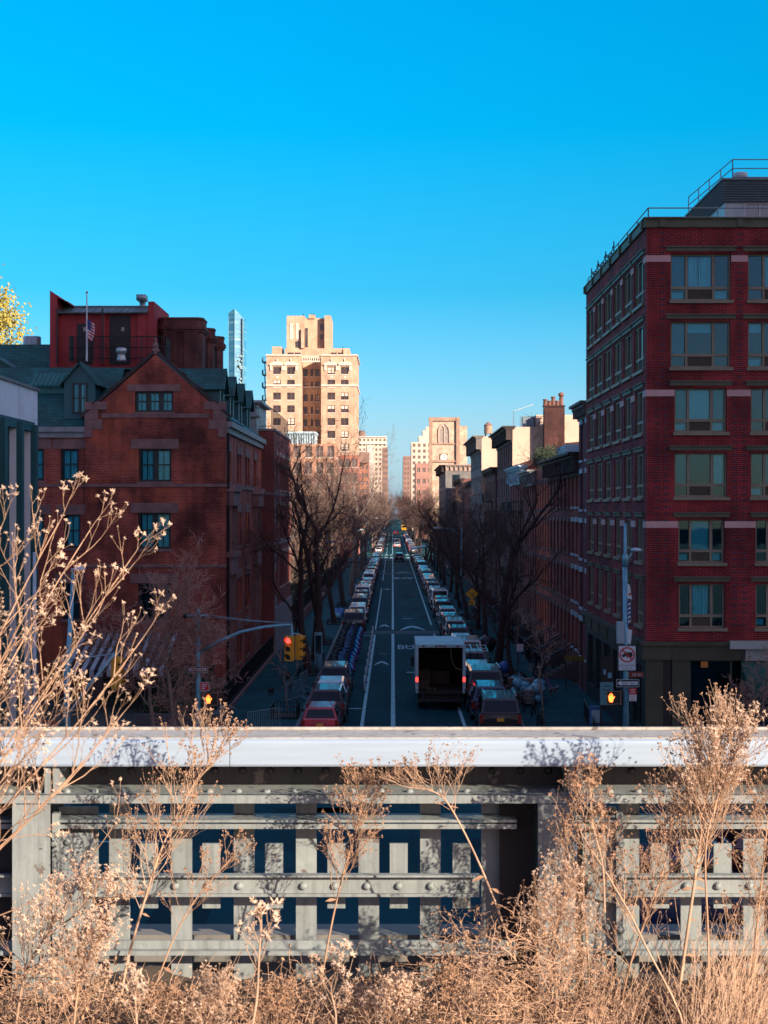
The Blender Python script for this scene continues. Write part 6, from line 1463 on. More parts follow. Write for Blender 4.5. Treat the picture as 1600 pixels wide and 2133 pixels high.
s_ = sign('turn_sign', sp_, px_ + .28, py_ - .14, Zp(1429, 64), .4, .36, M_sred, M_swhite); q = MB(); [q.box(px_ + .16, px_ + .40 - .05 * k, py_ - .1545, py_ - .1515, Zp(1425 + k * 4, 64) - .018, Zp(1425 + k * 4, 64) + .018) for k in range(3)]; q.build('lettering', M_swhite, s_)
q = MB(); q.box(px_ - .05, px_ + .3, py_ - .05, py_ + .05, Zp(1440, 64) - .02, Zp(1440, 64) + .02); q.build('bracket', M_galv, sp_)
hand_sign(sp_, X(440, 64), py_, Zp(1456, 64)); q = MB(); q.ball((px_ - .55, py_, 6.08), .1, 0, 8, 6); q.build('camera_ball', M_sblk, sp_)
# --- pole and signal behind the left bush
px2, py2 = X(140, 50), 50.0
sp2 = thing('mast_pole', 'slender grey pole with yellow signal on a slanted arm behind the left dry bush', 'traffic light', (px2, py2, .0))
q = MB(); q.tube([(px2, py2, 0), (px2, py2, 5), (px2 + .2, py2, Zp(1195, 50))], [.13, .1, .06], 8); q.build('pole', M_pole, sp2, True)
q = MB(); q.tube([(px2 + .2, py2, Zp(1200, 50)), (X(150, 50), py2, Zp(1186, 50)), (X(160, 50), py2, Zp(1182, 50))], .035, 6); q.lathe([(.2, Zp(1187, 50)), (.17, Zp(1183, 50)), (.06, Zp(1179, 50))], (X(166, 50), py2, 0), 10); q.build('lamp_head', bpy.data.materials['lamp head'], sp2)
q = MB(); q.tube([(X(128, 50), py2, Zp(1510, 50)), (X(185, 50), py2, Zp(1430, 50)), (X(240, 50), py2, Zp(1360, 50))], [.08, .07, .06], 8); q.tube([(X(110, 50), py2, Zp(1378, 50)), (X(240, 50), py2, Zp(1362, 50))], .025, 5); q.build('mast_arm', M_galv, sp2, True)
signal_head(sp2, X(240, 50), py2 + .15, Zp(1402, 50), False, 1.3)
q = MB(); q.tube([(X(240, 50), py2, Zp(1360, 50)), (X(240, 50), py2 + .1, Zp(1378, 50))], .04, 5); q.build('hanger', M_galv, sp2)
s_ = sign('street_name_sign', sp2, X(96, 50), py2 - .12, Zp(1507, 50), .75, .24, M_sbrown); q = MB(); text_into(q, '10 Av', (X(96, 50), py2 - .1335, Zp(1507, 50)), .13); q.build('lettering', M_swhite, s_)
bp = thing('bare_pole', 'plain blue white pole behind the left dry bush, right of the white building', 'pole', (X(72, 55), 55, 0)); q = MB(); q.tube([(X(72, 55), 55, 0), (X(72, 55), 55, Zp(1150, 55))], [.09, .06], 8); q.build('shaft', mat('pale painted pole', (.42, .5, .56), .4, .2, 3), bp, True); q = MB(); q.lathe([(.18, 0), (.18, .4), (.1, .5)], (X(72, 55), 55, 0), 8); q.build('base', M_pole, bp)
# --- right corner pole with its signs
Yr = 62.4; xr = X(1304, Yr)
rp = thing('sign_pole', 'grey lamp pole with no truck and one way signs on the right corner', 'street lamp', (xr, Yr, .13))
q = MB(); q.tube([(xr, Yr, .13), (xr, Yr, 4), (xr - .04, Yr, Zp(1165, Yr))], [.14, .115, .1], 10); q.lathe([(.12, Zp(1165, Yr) - .3), (.14, Zp(1160, Yr)), (.07, Zp(1150, Yr)), (.055, Zp(1090, Yr))], (xr - .03, Yr, 0), 8); q.lathe([(.26, .13), (.26, .6), (.16, .75)], (xr, Yr, 0), 10); q.build('pole', M_pole, rp, True)
q = MB(); q.tube([(xr, Yr, Zp(1178, Yr)), (X(1311, Yr), Yr, Zp(1160, Yr)), (X(1320, Yr), Yr, Zp(1147, Yr))], .045, 6); q.build('arm', M_galv, rp, True)
q = MB(); q.lathe([(.06, .1), (.2, .06), (.24, -.02), (.2, -.05)], (X(1325, Yr), Yr, Zp(1146, Yr)), 12); q.build('lamp_head', bpy.data.materials['lamp head'], rp, True)
q = MB(); q.box(X(1285, Yr), X(1300, Yr), Yr - .12, Yr + .2, Zp(1340, Yr), Zp(1295, Yr)); q.box(X(1286, Yr), X(1299, Yr), Yr - .135, Yr - .121, Zp(1338, Yr), Zp(1297, Yr)); q.build('control_box', mat('control box grey', (.32, .42, .46), .5, .15, 3), rp)
yy = Yr - .18; cx, cz = X(1305, Yr), Zp(1370, Yr)
s_ = sign('no_truck_sign', rp, cx, yy, cz, .76, 1.06, M_swhite, M_sblack); cz2 = cz + .14
def ring(q, cx, y, cz, r0, r1, n=32, mi=0):
    for i in range(n):
        a, b = 2 * pi * i / n, 2 * pi * (i + 1) / n; q.poly([(cx + r0 * math.cos(a), y, cz + r0 * math.sin(a)), (cx + r0 * math.cos(b), y, cz + r0 * math.sin(b)), (cx + r1 * math.cos(b), y, cz + r1 * math.sin(b)), (cx + r1 * math.cos(a), y, cz + r1 * math.sin(a))], mi)
q = MB(); ring(q, cx, yy - .019, cz2, .255, .315); q.obox((cx, yy - .019, cz2), (.707, 0, -.707), (0, 1, 0), (.707, 0, .707), .27, .001, .028); q.build('red_ring', M_sred, s_)
q = MB(); q.poly([(cx - .05, yy - .015, cz2 - .07), (cx + .22, yy - .015, cz2 - .07), (cx + .22, yy - .015, cz2 + .10), (cx - .05, yy - .015, cz2 + .10)]); q.poly([(cx - .22, yy - .015, cz2 - .07), (cx - .055, yy - .015, cz2 - .07), (cx - .055, yy - .015, cz2 + .05), (cx - .13, yy - .015, cz2 + .05), (cx - .16, yy - .015, cz2), (cx - .22, yy - .015, cz2 - .01)])
for u in (-.14, .02, .15): ring(q, cx + u, yy - .0155, cz2 - .08, 0.001, .035, 12)
q.build('truck_symbol', M_sblack, s_)
q = MB(); text_into(q, 'EXCEPT DELIVERIES', (cx, yy - .014, cz - .30), .07, wide=.64); text_into(q, 'THIS BLOCK', (cx, yy - .014, cz - .42), .07, wide=.46); q.build('lettering', M_sblack, s_)
s_ = sign('street_name_sign', rp, X(1325, Yr), Yr - .02, Zp(1405, Yr), .6, .22, M_sbrown); q = MB(); text_into(q, '10 Av', (X(1327, Yr), Yr - .034, Zp(1405, Yr)), .12); q.build('lettering', M_swhite, s_)
one_way(rp, X(1306, Yr), Yr - .19, Zp(1422, Yr), .92, .31)
s_ = sign('parking_sign', rp, X(1317, Yr), Yr - .17, Zp(1439, Yr), .3, .26, M_sred); q = MB()
for k in range(2): q.box(X(1317, Yr) - .1, X(1317, Yr) + .08, Yr - .1835, Yr - .1815, Zp(1436 + k * 5, Yr) - .015, Zp(1436 + k * 5, Yr) + .015)
q.build('lettering', M_swhite, s_)
s_ = sign('parking_notice', rp, X(1317, Yr), Yr - .17, Zp(1452.5, Yr), .3, .26, M_swhite); q = MB()
for k in range(3): q.box(X(1317, Yr) - .11, X(1317, Yr) + .1, Yr - .1835, Yr - .1815, Zp(1449 + k * 4, Yr) - .012, Zp(1449 + k * 4, Yr) + .012)
q.build('lettering', M_sred, s_)
hand_sign(rp, X(1277, Yr), Yr - .1, Zp(1452, Yr)); q = MB(); q.tube([(X(1290, Yr), Yr, Zp(1440, Yr)), (xr, Yr, Zp(1440, Yr))], .025, 5); q.tube([(X(1290, Yr), Yr, Zp(1467, Yr)), (xr, Yr, Zp(1467, Yr))], .025, 5); q.box(X(1282, Yr), X(1294, Yr), Yr - .06, Yr + .22, Zp(1465, Yr), Zp(1441, Yr)); q.build('signal_bracket', bpy.data.materials['walk signal case'], rp)
q = MB(); P = [(X(1306, Yr), Zp(1216, Yr)), (X(1311, Yr), Zp(1218, Yr)), (X(1316, Yr), Zp(1248, Yr)), (X(1306, Yr), Zp(1246, Yr))]; q.prism(P, 'y', Yr - .1, Yr - .08); q.prism([(X(1306, Yr), Zp(1310, Yr)), (X(1316, Yr), Zp(1312, Yr)), (X(1313, Yr), Zp(1342, Yr)), (X(1306, Yr), Zp(1338, Yr))], 'y', Yr - .1, Yr - .08); pb = q.build('white_banner', M_swhite, rp)
q = MB(); q.box(X(1309, Yr), X(1314, Yr), Yr - .104, Yr - .1005, Zp(1240, Yr), Zp(1235, Yr)); q.build('red_print', M_sred, pb)
q = MB()
q.prism([(X(1306, Yr), Zp(1250, Yr)), (X(1313, Yr), Zp(1252, Yr)), (X(1315, Yr), Zp(1275, Yr)), (X(1311, Yr), Zp(1300, Yr)), (X(1306, Yr), Zp(1306, Yr))], 'y', Yr - .1, Yr - .08); bb = q.build('blue_banner', mat('banner blue', (.05, .09, .2), .7, 0), rp); q = MB()
for i in range(5): q.obox((X(1310, Yr), Yr - .102, Zp(1258 + i * 9, Yr)), (.8, 0, .6), (0, 1, 0), (-.6, 0, .8), .06, .001, .03)
q.build('white_print', M_swhite, bb)
# --- speed hump sign
Yh = 121.0; xh = X(983, Yh); hs = thing('speed_sign', 'yellow diamond SPEED HUMP sign on a dark pole at the right kerb', 'road sign', (xh, Yh, .13))
q = MB(); q.tube([(xh, Yh, .13), (xh, Yh, Zp(1222, Yh))], .035, 6); q.build('pole', M_black, hs)
M_dia = mat('sign yellow', (1.0, .52, .008), .5, .08, 4); zc = Zp(1237, Yh); r = 13.2 * Yh / 3200; q = MB(); q.prism([(xh - r, zc), (xh, zc - r), (xh + r, zc), (xh, zc + r)], 'y', Yh - .06, Yh - .04); d_ = q.build('diamond', M_dia, hs)
q = MB(); text_into(q, 'SPEED', (xh, Yh - .063, zc + .08), .13); text_into(q, 'HUMP', (xh, Yh - .063, zc - .12), .13); q.build('lettering', M_sblack, d_)
q = MB(); zc = Zp(1255, Yh); q.box(xh - .23, xh + .23, Yh - .06, Yh - .04, zc - .21, zc + .21); d_ = q.build('advisory_plate', M_dia, hs); q = MB(); text_into(q, '20', (xh, Yh - .063, zc + .03), .2); q.box(xh - .12, xh + .12, Yh - .063, Yh - .061, zc - .16, zc - .12); q.build('lettering', M_sblack, d_)
# --- small signs
def kerb_sign(px, py, pb, label, col=None):
    Y = 33600 / (pb - 1062); x = X(px, Y); th = thing('parking_sign', label, 'road sign', (x, Y, .13)); q = MB(); q.tube([(x - .12, Y, .13), (x - .12, Y, Zp(py, Y) + .2)], .03, 6); q.build('pole', M_black, th)
    q = MB(); q.box(x - .17, x + .17, Y - .05, Y - .03, Zp(py, Y) - .2, Zp(py, Y) + .2); pl = q.build('plate', M_swhite, th); q = MB()
    for k in range(3): q.box(x - .13, x + .12, Y - .053, Y - .051, Zp(py, Y) + .1 - k * .12, Zp(py, Y) + .14 - k * .12)
    q.build('print', M_sred, pl)
kerb_sign(1083, 1349, 1456, 'small white parking sign on a pole beside the trash heap'); kerb_sign(930, 1181, 1222, 'small white parking sign far up the right kerb')
kerb_sign(672, 1240, 1342, 'white parking sign on the left pavement beside the dark tree trunk')
# --- white posts of the bike lane
for i in range(9):
    y = 88.5 + i * 4.7; th = thing('delineator_post', 'white flexible post along the bike lane line', 'post', (-1.62, y, 0), 'white posts along the bike lane'); q = MB(); q.tube([(-1.62, y, .03), (-1.62, y, .98)], [.055, .05], 8); q.build('post', M_white, th, True); q = MB(); q.lathe([(.11, 0.005), (.10, .04), (.06, .06)], (-1.62, y, 0), 10); q.build('base', M_plas, th)
# --- shared bikes
M_bblue = paintm('bike blue', (.02, .07, .40), .1)
def bike_proto(M_f, basket=True, fender=True):
    th = thing('shared_bicycle' if basket else 'parked_bicycle', '', 'bicycle'); r = .31
    q = MB()
    for a, b_ in (((0, .0, .33), (0, .38, .30)), ((0, .38, .30), (0, .22, .80)), ((0, .38, .30), (0, .90, .72)), ((0, .0, .33), (0, .26, .66)), ((0, .98, .86), (0, 1.08, .33)), ((0, .24, .7), (0, .92, .78))): q.tube([a, b_], .025, 6)
    q.build('frame', M_f, th)
    for y in (0, 1.08):
        q = MB(); n = 18; pts = [(0, y + r * math.cos(2 * pi * i / n), .33 + r * math.sin(2 * pi * i / n)) for i in range(n + 1)]; q.tube(pts, .024, 5, 0, False)
        for i in range(6):
            a = pi * i / 6; q.tube([(0, y + r * math.cos(a), .33 + r * math.sin(a)), (0, y - r * math.cos(a), .33 - r * math.sin(a))], .005, 3)
        q.build('wheel', M_tyre, th)
    if fender:
        for y, a0, a1 in ((0, .6, 3.3), (1.08, .4, 2.6)):
            q = MB(); n = 8
            for i in range(n):
                t0, t1 = a0 + (a1 - a0) * i / n, a0 + (a1 - a0) * (i + 1) / n; R1 = r + .05
                q.poly([(-.045, y + R1 * math.cos(t0), .33 + R1 * math.sin(t0)), (.045, y + R1 * math.cos(t0), .33 + R1 * math.sin(t0)), (.045, y + R1 * math.cos(t1), .33 + R1 * math.sin(t1)), (-.045, y + R1 * math.cos(t1), .33 + R1 * math.sin(t1))])
                if y == 0:
                    for sx in (-.045, .045): q.poly([(sx, y + R1 * math.cos(t0), .33 + R1 * math.sin(t0)), (sx, y + R1 * math.cos(t1), .33 + R1 * math.sin(t1)), (sx, y + .13 * math.cos(t1), .33 + .13 * math.sin(t1)), (sx, y + .13 * math.cos(t0), .33 + .13 * math.sin(t0))])
            q.build('fender', M_f, th)
    q = MB(); q.box(-.07, .07, .08, .34, .92, .98); q.tube([(0, .22, .8), (0, .2, .93)], .02, 5); q.build('saddle', M_plas, th)
    q = MB(); q.tube([(-.3, .88, 1.08), (-.15, .95, 1.06), (0, .97, 1.0), (.15, .95, 1.06), (.3, .88, 1.08)], .016, 5); q.tube([(0, .98, .86), (0, .97, 1.02)], .02, 5); q.build('handlebar', M_plas, th)
    if basket:
        q = MB(); q.prism([(1.02, .78), (1.25, .78), (1.3, 1.0), (1.0, 1.0)], 'x', -.17, .17); q.build('basket', M_plas, th)
        q = MB(); q.box(-.05, .05, -.40, -.365, .5, .6); q.build('rear_light', M_tail, th)
    return th
b0 = bike_proto(M_bblue); LB = 'blue shared bicycle standing in the row of the kerbside bike dock'
b0['label'] = LB; b0['group'] = 'blue bicycles in the dock'
for i in range(32):
    y = 96.3 + i * 1.07; rz = pi / 2 - .45 + rc.uniform(-.16, .16); p = (-2.75 + rc.uniform(-.12, .12), y, 0)
    if i == 0: b0.location = p; b0.rotation_euler = (0, 0, rz)
    else: dup(b0, p, rz)
dk = thing('bike_dock', 'long low rail with posts that holds the blue bicycles', 'bike dock', (-4.2, 113, 0)); q = MB(); q.box(-4.35, -3.9, 95.6, 130.6, 0.005, .06); q.build('base_plate', M_plas, dk); q = MB()
for i in range(36): q.prism([(96.2 + i * .95, .06), (96.5 + i * .95, .06), (96.46 + i * .95, .75), (96.24 + i * .95, .75)], 'x', -4.25, -4.05)
q.build('dock_posts', M_plas, dk)
ki = thing('dock_kiosk', 'tall pale kiosk panel of the bike dock by the dark tree trunk', 'kiosk', (-4.9, 100.4, .13)); q = MB(); q.box(-5.1, -4.6, 100.3, 100.5, .13, 2.5); q.build('panel', M_pole, ki); q = MB(); q.box(-5.04, -4.66, 100.28, 100.297, 1.1, 2.3); q.build('map_screen', M_glass, ki)
b1 = bike_proto(M_black, False, False); b1['label'] = 'black bicycle standing on the right pavement near the front corner'; b1.location = (7.0, 71.5, .13); b1.rotation_euler = (.03, 0, .12)
dup(b1, (6.75, 79.0, .13), .2, 1, 'dark bicycle leaning beside the trash heap on the right'); dup(b1, (7.0, 77.2, .13), -.25, 1, 'bicycle locked just before the trash heap on the right')
# --- trash
M_bag = [mat('pale blue trash bag', (.18, .46, .58), .35, .25, 6, bump=.6, bscale=9), mat('clear trash bag', (.30, .56, .64), .3, .25, 6, bump=.6, bscale=9), mat('black trash bag', (.018, .02, .025), .35, .2, 6, bump=.5, bscale=9), mat('blue trash bag', (.03, .12, .38), .35, .2, 6)]
def bag(x, y, z, r, mi, label, grp, sd):
    rn = random.Random(sd); q = MB(); q.ball((x, y, z + r * .72), r, 0, 10, 7, (1, 1, .8), .13, rn)
    th = thing('trash_bag', label, 'trash bag', (x, y, z), grp); q.build('sack', M_bag[mi], th, True); q = MB(); q.lathe([(.05, z + r * 1.44), (.03, z + r * 1.52), (.11, z + r * 1.68)], (x, y, 0), 7); q.build('knot', M_bag[mi], th)
rn = random.Random(9)
for i in range(36):
    x = rn.uniform(6.7, 8.0); y = rn.uniform(82.5, 88.5); z = .13 if i < 21 else rn.uniform(.4, .75)
    bag(x, y, z, rn.uniform(.22, .38), 0 if i % 3 else 1, 'pale see-through trash bag in the heap on the right pavement', 'pale bags in the right trash heap', i)
for i in range(5): bag(rn.uniform(6.7, 7.7), rn.uniform(90.5, 95), .13, rn.uniform(.4, .5), 2, 'black trash bag behind the pale bags, by the tree trunk', 'black bags behind the trash heap', 40 + i)
bag(6.75, 92.4, .7, .45, 3, 'bright blue trash bag between the two dark tree trunks', None, 60)
for i in range(6): bag(rn.uniform(-5.6, -4.9), rn.uniform(145, 151), .13, rn.uniform(.4, .55), 0 if i % 2 else 3, 'trash bag heaped on the left pavement beside the white parked cars', 'bags heaped on the left pavement', 70 + i)
bag(6.9, 113, .13, .75, 2, 'big dark covered trash sack beside the pale sedans', None, 81)
M_card = mat('cardboard', (.24, .13, .085), .85, .2, 4)
for i, (x, y, z, a) in enumerate(((6.75, 86.5, .13, .2), (6.85, 86.2, .63, -.15), (7.0, 82.2, .13, .5), (7.3, 84.3, .8, .3), (6.7, 83.6, .13, 0))):
    th = thing('cardboard_box', 'brown cardboard box among the pale trash bags', 'box', (x, y, z), 'cardboard boxes in the trash heap'); q = MB(); c, s1 = math.cos(a), math.sin(a); q.obox((x, y, z + .22), (c, s1, 0), (-s1, c, 0), (0, 0, 1), .38, .3, .22); q.build('carton', M_card, th); q = MB(); q.obox((x, y, z + .443), (c, s1, 0), (-s1, c, 0), (0, 0, 1), .381, .04, .003); q.build('tape', M_bag[1], th)
ct = thing('wire_cart', 'wire trash cart full of flattened boxes beside the heap', 'cart', (7.2, 81.4, .13)); q = MB()
for x in (6.9, 7.5):
    for y in (81.0, 81.8): q.tube([(x, y, .2), (x, y, 1.15)], .018, 4)
for z in (.3, .55, .8, 1.15): q.tube([(6.9, 81, z), (7.5, 81, z), (7.5, 81.8, z), (6.9, 81.8, z), (6.9, 81, z)], .012, 4)
for i in range(8): q.tube([(6.9 + i * .086, 81, .3), (6.9 + i * .086, 81, 1.15)], .008, 3)
q.build('cage', M_galv, ct); q = MB(); q.box(6.93, 7.47, 81.05, 81.75, .3, .95); q.build('flat_boxes', M_card, ct)
# --- tree guards, fences, barriers
def guard(x, y, w, l, h, label, grp):
    th = thing('tree_guard', label, 'tree guard', (x, y, .13), grp); q = MB(); railing(q, [(x - w, y - l, .13), (x + w, y - l, .13), (x + w, y + l, .13), (x - w, y + l, .13), (x - w, y - l, .13)], h, 3, .16, .025, .015); q.build('bars', M_black, th); q = MB(); q.box(x - w + .03, x + w - .03, y - l + .03, y + l - .03, .132, .17); q.build('soil_bed', M_ground, th)
guard(-5.4, 77.3, .65, 1.1, .62, 'black square tree guard round the thin young tree', None)
for y in (97, 106, 119, 140, 165): guard(-5.35, y, .55, 1.2, .45, 'black tree guard at the foot of a bare tree on the left pavement', 'tree guards on the left pavement')
for y in (90, 101, 124.5, 134, 146): guard(7.05, y, .6, 1.2, .45, 'black tree guard at the foot of a bare tree on the right pavement', 'tree guards on the right pavement')
def barrier(x, y, rz, label):
    th = thing('crowd_barrier', label, 'barrier', (x, y, .13)); th.rotation_euler = (0, 0, rz); q = MB(); q.tube([(-1.1, 0, .15), (-1.1, 0, 1.05), (1.1, 0, 1.05), (1.1, 0, .15), (-1.1, 0, .15)], .024, 6)
    for i in range(15): q.tube([(-1.0 + i * .143, 0, .15), (-1.0 + i * .143, 0, 1.05)], .01, 4)
    o = q.build('frame', M_galv); o.parent = th; q = MB()
    for u in (-.8, .8): q.tube([(u, -.3, .01), (u, 0, .15), (u, .3, .01)], .02, 5)
    o = q.build('feet', M_galv); o.parent = th
barrier(-5.1, 88.3, 1.45, 'steel crowd barrier at the left kerb beside the black car'); barrier(-5.3, 83.6, 1.2, 'tilted steel crowd barrier at the left kerb beside the white hatchback'); barrier(-4.9, 99.5, 1.57, 'steel crowd barrier at the left kerb beside the dock kiosk'); barrier(-6.0, 71.6, .9, 'steel crowd barrier at the near left corner before the red hatchback')
hf = thing('hotel_fence', 'black iron spiked fence along the brick hotel on the left pavement', 'fence', (-8.6, 95, 0)); q = MB(); railing(q, [(-12.6, 77.2, .3), (-8.55, 77.2, .3), (-8.55, 128, .3)], 1.25, 2, .16, .022, .013); q.build('bars', M_black, hf); q = MB(); q.box(-8.7, -8.42, 77.3, 128, .0, .3); q.box(-12.6, -8.42, 77.05, 77.29, 0, .3); q.build('stone_kerb', M_stone, hf)
gf = thing('garden_fence', 'dark iron fence with brick base along the seminary garden', 'fence', (-8.6, 210, 0)); q = MB(); railing(q, [(-8.6, 128.3, .9), (-8.6, 296, .9)], 1.6, 2, .3, .03, .018); q.build('bars', M_black, gf); q = MB(); q.box(-8.75, -8.45, 128.3, 296, 0, .9); q.build('base_wall', M_w5, gf)
pl = thing('stone_planter', 'low stone planter wall with dark hedge at the left corner', 'planter', (-11, 74, 0)); q = MB(); q.box(-12.3, -8.3, 73.2, 73.5, .13, .75); q.box(-8.6, -8.3, 73.5, 76.9, .13, .75); q.box(-16, -12.6, 66.4, 66.8, .1, 1.1); q.build('wall', mat('planter stone', (.10, .11, .12), .9, .25, 2), pl)
def bushy(name, label, cx, cy, cz, sx, sy, sz, n, m, sd, size=.09):
    rn = random.Random(sd); th = thing(name, label, 'shrub', (cx, cy, 0)); q = MB()
    for k in range(n):
        p = Vector((cx + rn.uniform(-sx, sx), cy + rn.uniform(-sy, sy), cz + rn.uniform(-sz, sz) * (1 - .3 * rn.random()))); a = Vector((rn.uniform(-1, 1), rn.uniform(-1, 1), rn.uniform(-1, 1))).normalized() * size; b = a.orthogonal().normalized() * size * .6; q.poly([p - a, p + b, p + a, p - b])
    q.build('crown', m, th); q = MB()
    for k in range(7):
        x = cx + rn.uniform(-sx, sx) * .6; y = cy + rn.uniform(-sy, sy) * .6; q.tube([(x, y, 0), (x + rn.gauss(0, .1), y, cz)], .02, 4)
    q.build('stem', M_bark, th)
ev = bpy.data.materials['evergreen leaf']
bushy('hedge', 'dark clipped hedge behind the stone planter wall', -10.4, 75.2, .8, 1.7, 1.4, .5, 3000, ev, 1); bushy('shrub', 'dark shrub below the brick hotel gable', -12.5, 82.5, 1.1, 2.8, 2.0, 1.0, 4500, ev, 2); bushy('shrub', 'dark garden shrub behind the garden fence, first along the street', -10.3, 140, 1.6, 1.4, 6, 1.5, 3500, ev, 3, .16); bushy('shrub', 'dark garden shrub behind the garden fence, farther along the street', -10.5, 175, 1.8, 1.5, 14, 1.7, 4500, ev, 4, .2); bushy('hedge', 'long dark hedge at the back of the seminary garden', -11, 240, 2.0, 1.5, 40, 2.0, 6000, ev, 5, .3)
# striped awning of the hotel courtyard
sa = thing('striped_awning', 'black and white striped awning before the hotel, behind the dry bush', 'awning', (-14.5, 80, 0)); q = MB(); n = 24; xa, xb = X(130, 80), X(345, 80)
for i in range(n):
    a = xa + (xb - xa) * i / n; b = xa + (xb - xa) * (i + 1) / n; q.poly([(a, 79.2, 2.25), (b, 79.2, 2.25), (b, 84.5, 3.7), (a, 84.5, 3.7)], i % 2); q.poly([(a, 79.19, 1.9), (b, 79.19, 1.9), (b, 79.19, 2.25), (a, 79.19, 2.25)], i % 2)
q.build('canvas', [mat('awning black', (.012, .013, .016), .8, 0), mat('awning white', (.42, .46, .5), .8, .1, 3)], sa); q = MB()
for i in range(5):
    u = xa + (xb - xa) * i / 4; q.tube([(u, 79.25, 0), (u, 79.25, 2.2)], .04, 6)
q.build('post', M_black, sa)
# notice boards and gate at the right corner
nb_ = thing('notice_board', 'tall dark notice board with pale sheets on the right pavement corner', 'notice board', (10.3, 69, .13)); q = MB(); q.box(X(1252, 69), X(1278, 69), 68.95, 69.05, 1.6, Zp(1368, 69)); q.box(X(1252, 69), X(1254, 69), 68.9, 68.94, .13, Zp(1366, 69)); q.build('frame', M_black, nb_); q = MB(); q.box(X(1256, 69), X(1262, 69), 68.93, 68.945, Zp(1405, 69), Zp(1394, 69)); q.box(X(1266, 69), X(1274, 69), 68.93, 68.945, Zp(1412, 69), Zp(1401, 69)); q.build('sheet', mat('paper sheet', (.2, .42, .5), .7, 0), nb_)
ab = thing('menu_board', 'pale teal menu board standing by the corner gate', 'sign board', (10, 68, .13)); q = MB(); q.box(X(1250, 68), X(1277, 68), 67.95, 68.0, Zp(1468, 68), Zp(1421, 68)); q.build('panel', mat('menu teal', (.14, .34, .36), .6, .1, 3), ab); q = MB()
for u in (1251, 1276): q.box(X(u, 68) - .02, X(u, 68) + .02, 68.002, 68.04, .13, Zp(1420, 68))
q.build('leg', M_black, ab)
q = MB()
for k in range(3): q.box(X(1255, 68), X(1272, 68), 67.945, 67.949, Zp(1430 + k * 8, 68), Zp(1428 + k * 8, 68))
q.build('print', M_teal, ab)
nx_ = thing('newspaper_box', 'blue and white newspaper box beside the menu board', 'newspaper box', (9.6, 70, .13)); q = MB(); q.box(X(1229, 70), X(1250, 70), 69.8, 70.3, .5, 1.55); q.build('case', mat('box blue', (.03, .12, .3), .5, .1, 3), nx_); q = MB(); q.box(X(1231, 70), X(1248, 70), 69.78, 69.797, .8, 1.4); q.build('front_panel', mat('box pale', (.35, .5, .55), .6, 0), nx_); q = MB(); q.box(X(1238, 70), X(1241, 70), 69.9, 70.1, .13, .499); q.build('pedestal', M_black, nx_)
cg = thing('corner_fence', 'black iron fence round the pavement corner before the corner block', 'fence', (10, 67.4, .13)); q = MB(); railing(q, [(X(1228, 74), 76, .13), (X(1242, 67.4), 67.4, .13), (X(1298, 67.4), 67.4, .13)], 1.0, 2, .15, .03, .015); q.build('bars', M_black, cg)
sg = thing('construction_netting', 'dim yellow board hung on railings along the right terrace', 'board', (10.6, 88, .13)); q = MB(); q.box(X(1176, 88), X(1216, 88), 87.9, 87.96, Zp(1377, 88), Zp(1366, 88)); q.build('board', mat('dim yellow board', (.22, .14, .03), .8, .2, 3), sg); q = MB(); q.box(X(1178, 88), X(1180, 88), 87.97, 88.02, .13, Zp(1366, 88)); q.box(X(1212, 88), X(1214, 88), 87.97, 88.02, .13, Zp(1366, 88)); q.build('post', M_black, sg)
# ================================================================ people and dogs
def skinned(name, pts, edges, m, parent, sub=2):
    me = bpy.data.meshes.new(name); me.from_pydata([p[0] for p in pts], edges, []); o = bpy.data.objects.new(name, me); COL.objects.link(o)
    md = o.modifiers.new('s', 'SKIN'); 
    for i, p in enumerate(pts):
        r = p[1]; me.skin_vertices[0].data[i].radius = r if hasattr(r, '__len__') else (r, r)
    me.skin_vertices[0].data[0].use_root = True
    sb = o.modifiers.new('d', 'SUBSURF'); sb.levels = sub; sb.render_levels = sub
    bpy.context.view_layer.update(); dg = bpy.context.evaluated_depsgraph_get(); nm = bpy.data.meshes.new_from_object(o.evaluated_get(dg)); bpy.data.objects.remove(o)
    nm.materials.clear(); nm.materials.append(m); nm.polygons.foreach_set('use_smooth', [True] * len(nm.polygons)); o = bpy.data.objects.new(name, nm); COL.objects.link(o); o.parent = parent; return o
M_skin = mat('skin', (.42, .24, .17), .6, .05, 6); M_hair = mat('dark hair', (.018, .012, .010), .5, .3, 20)
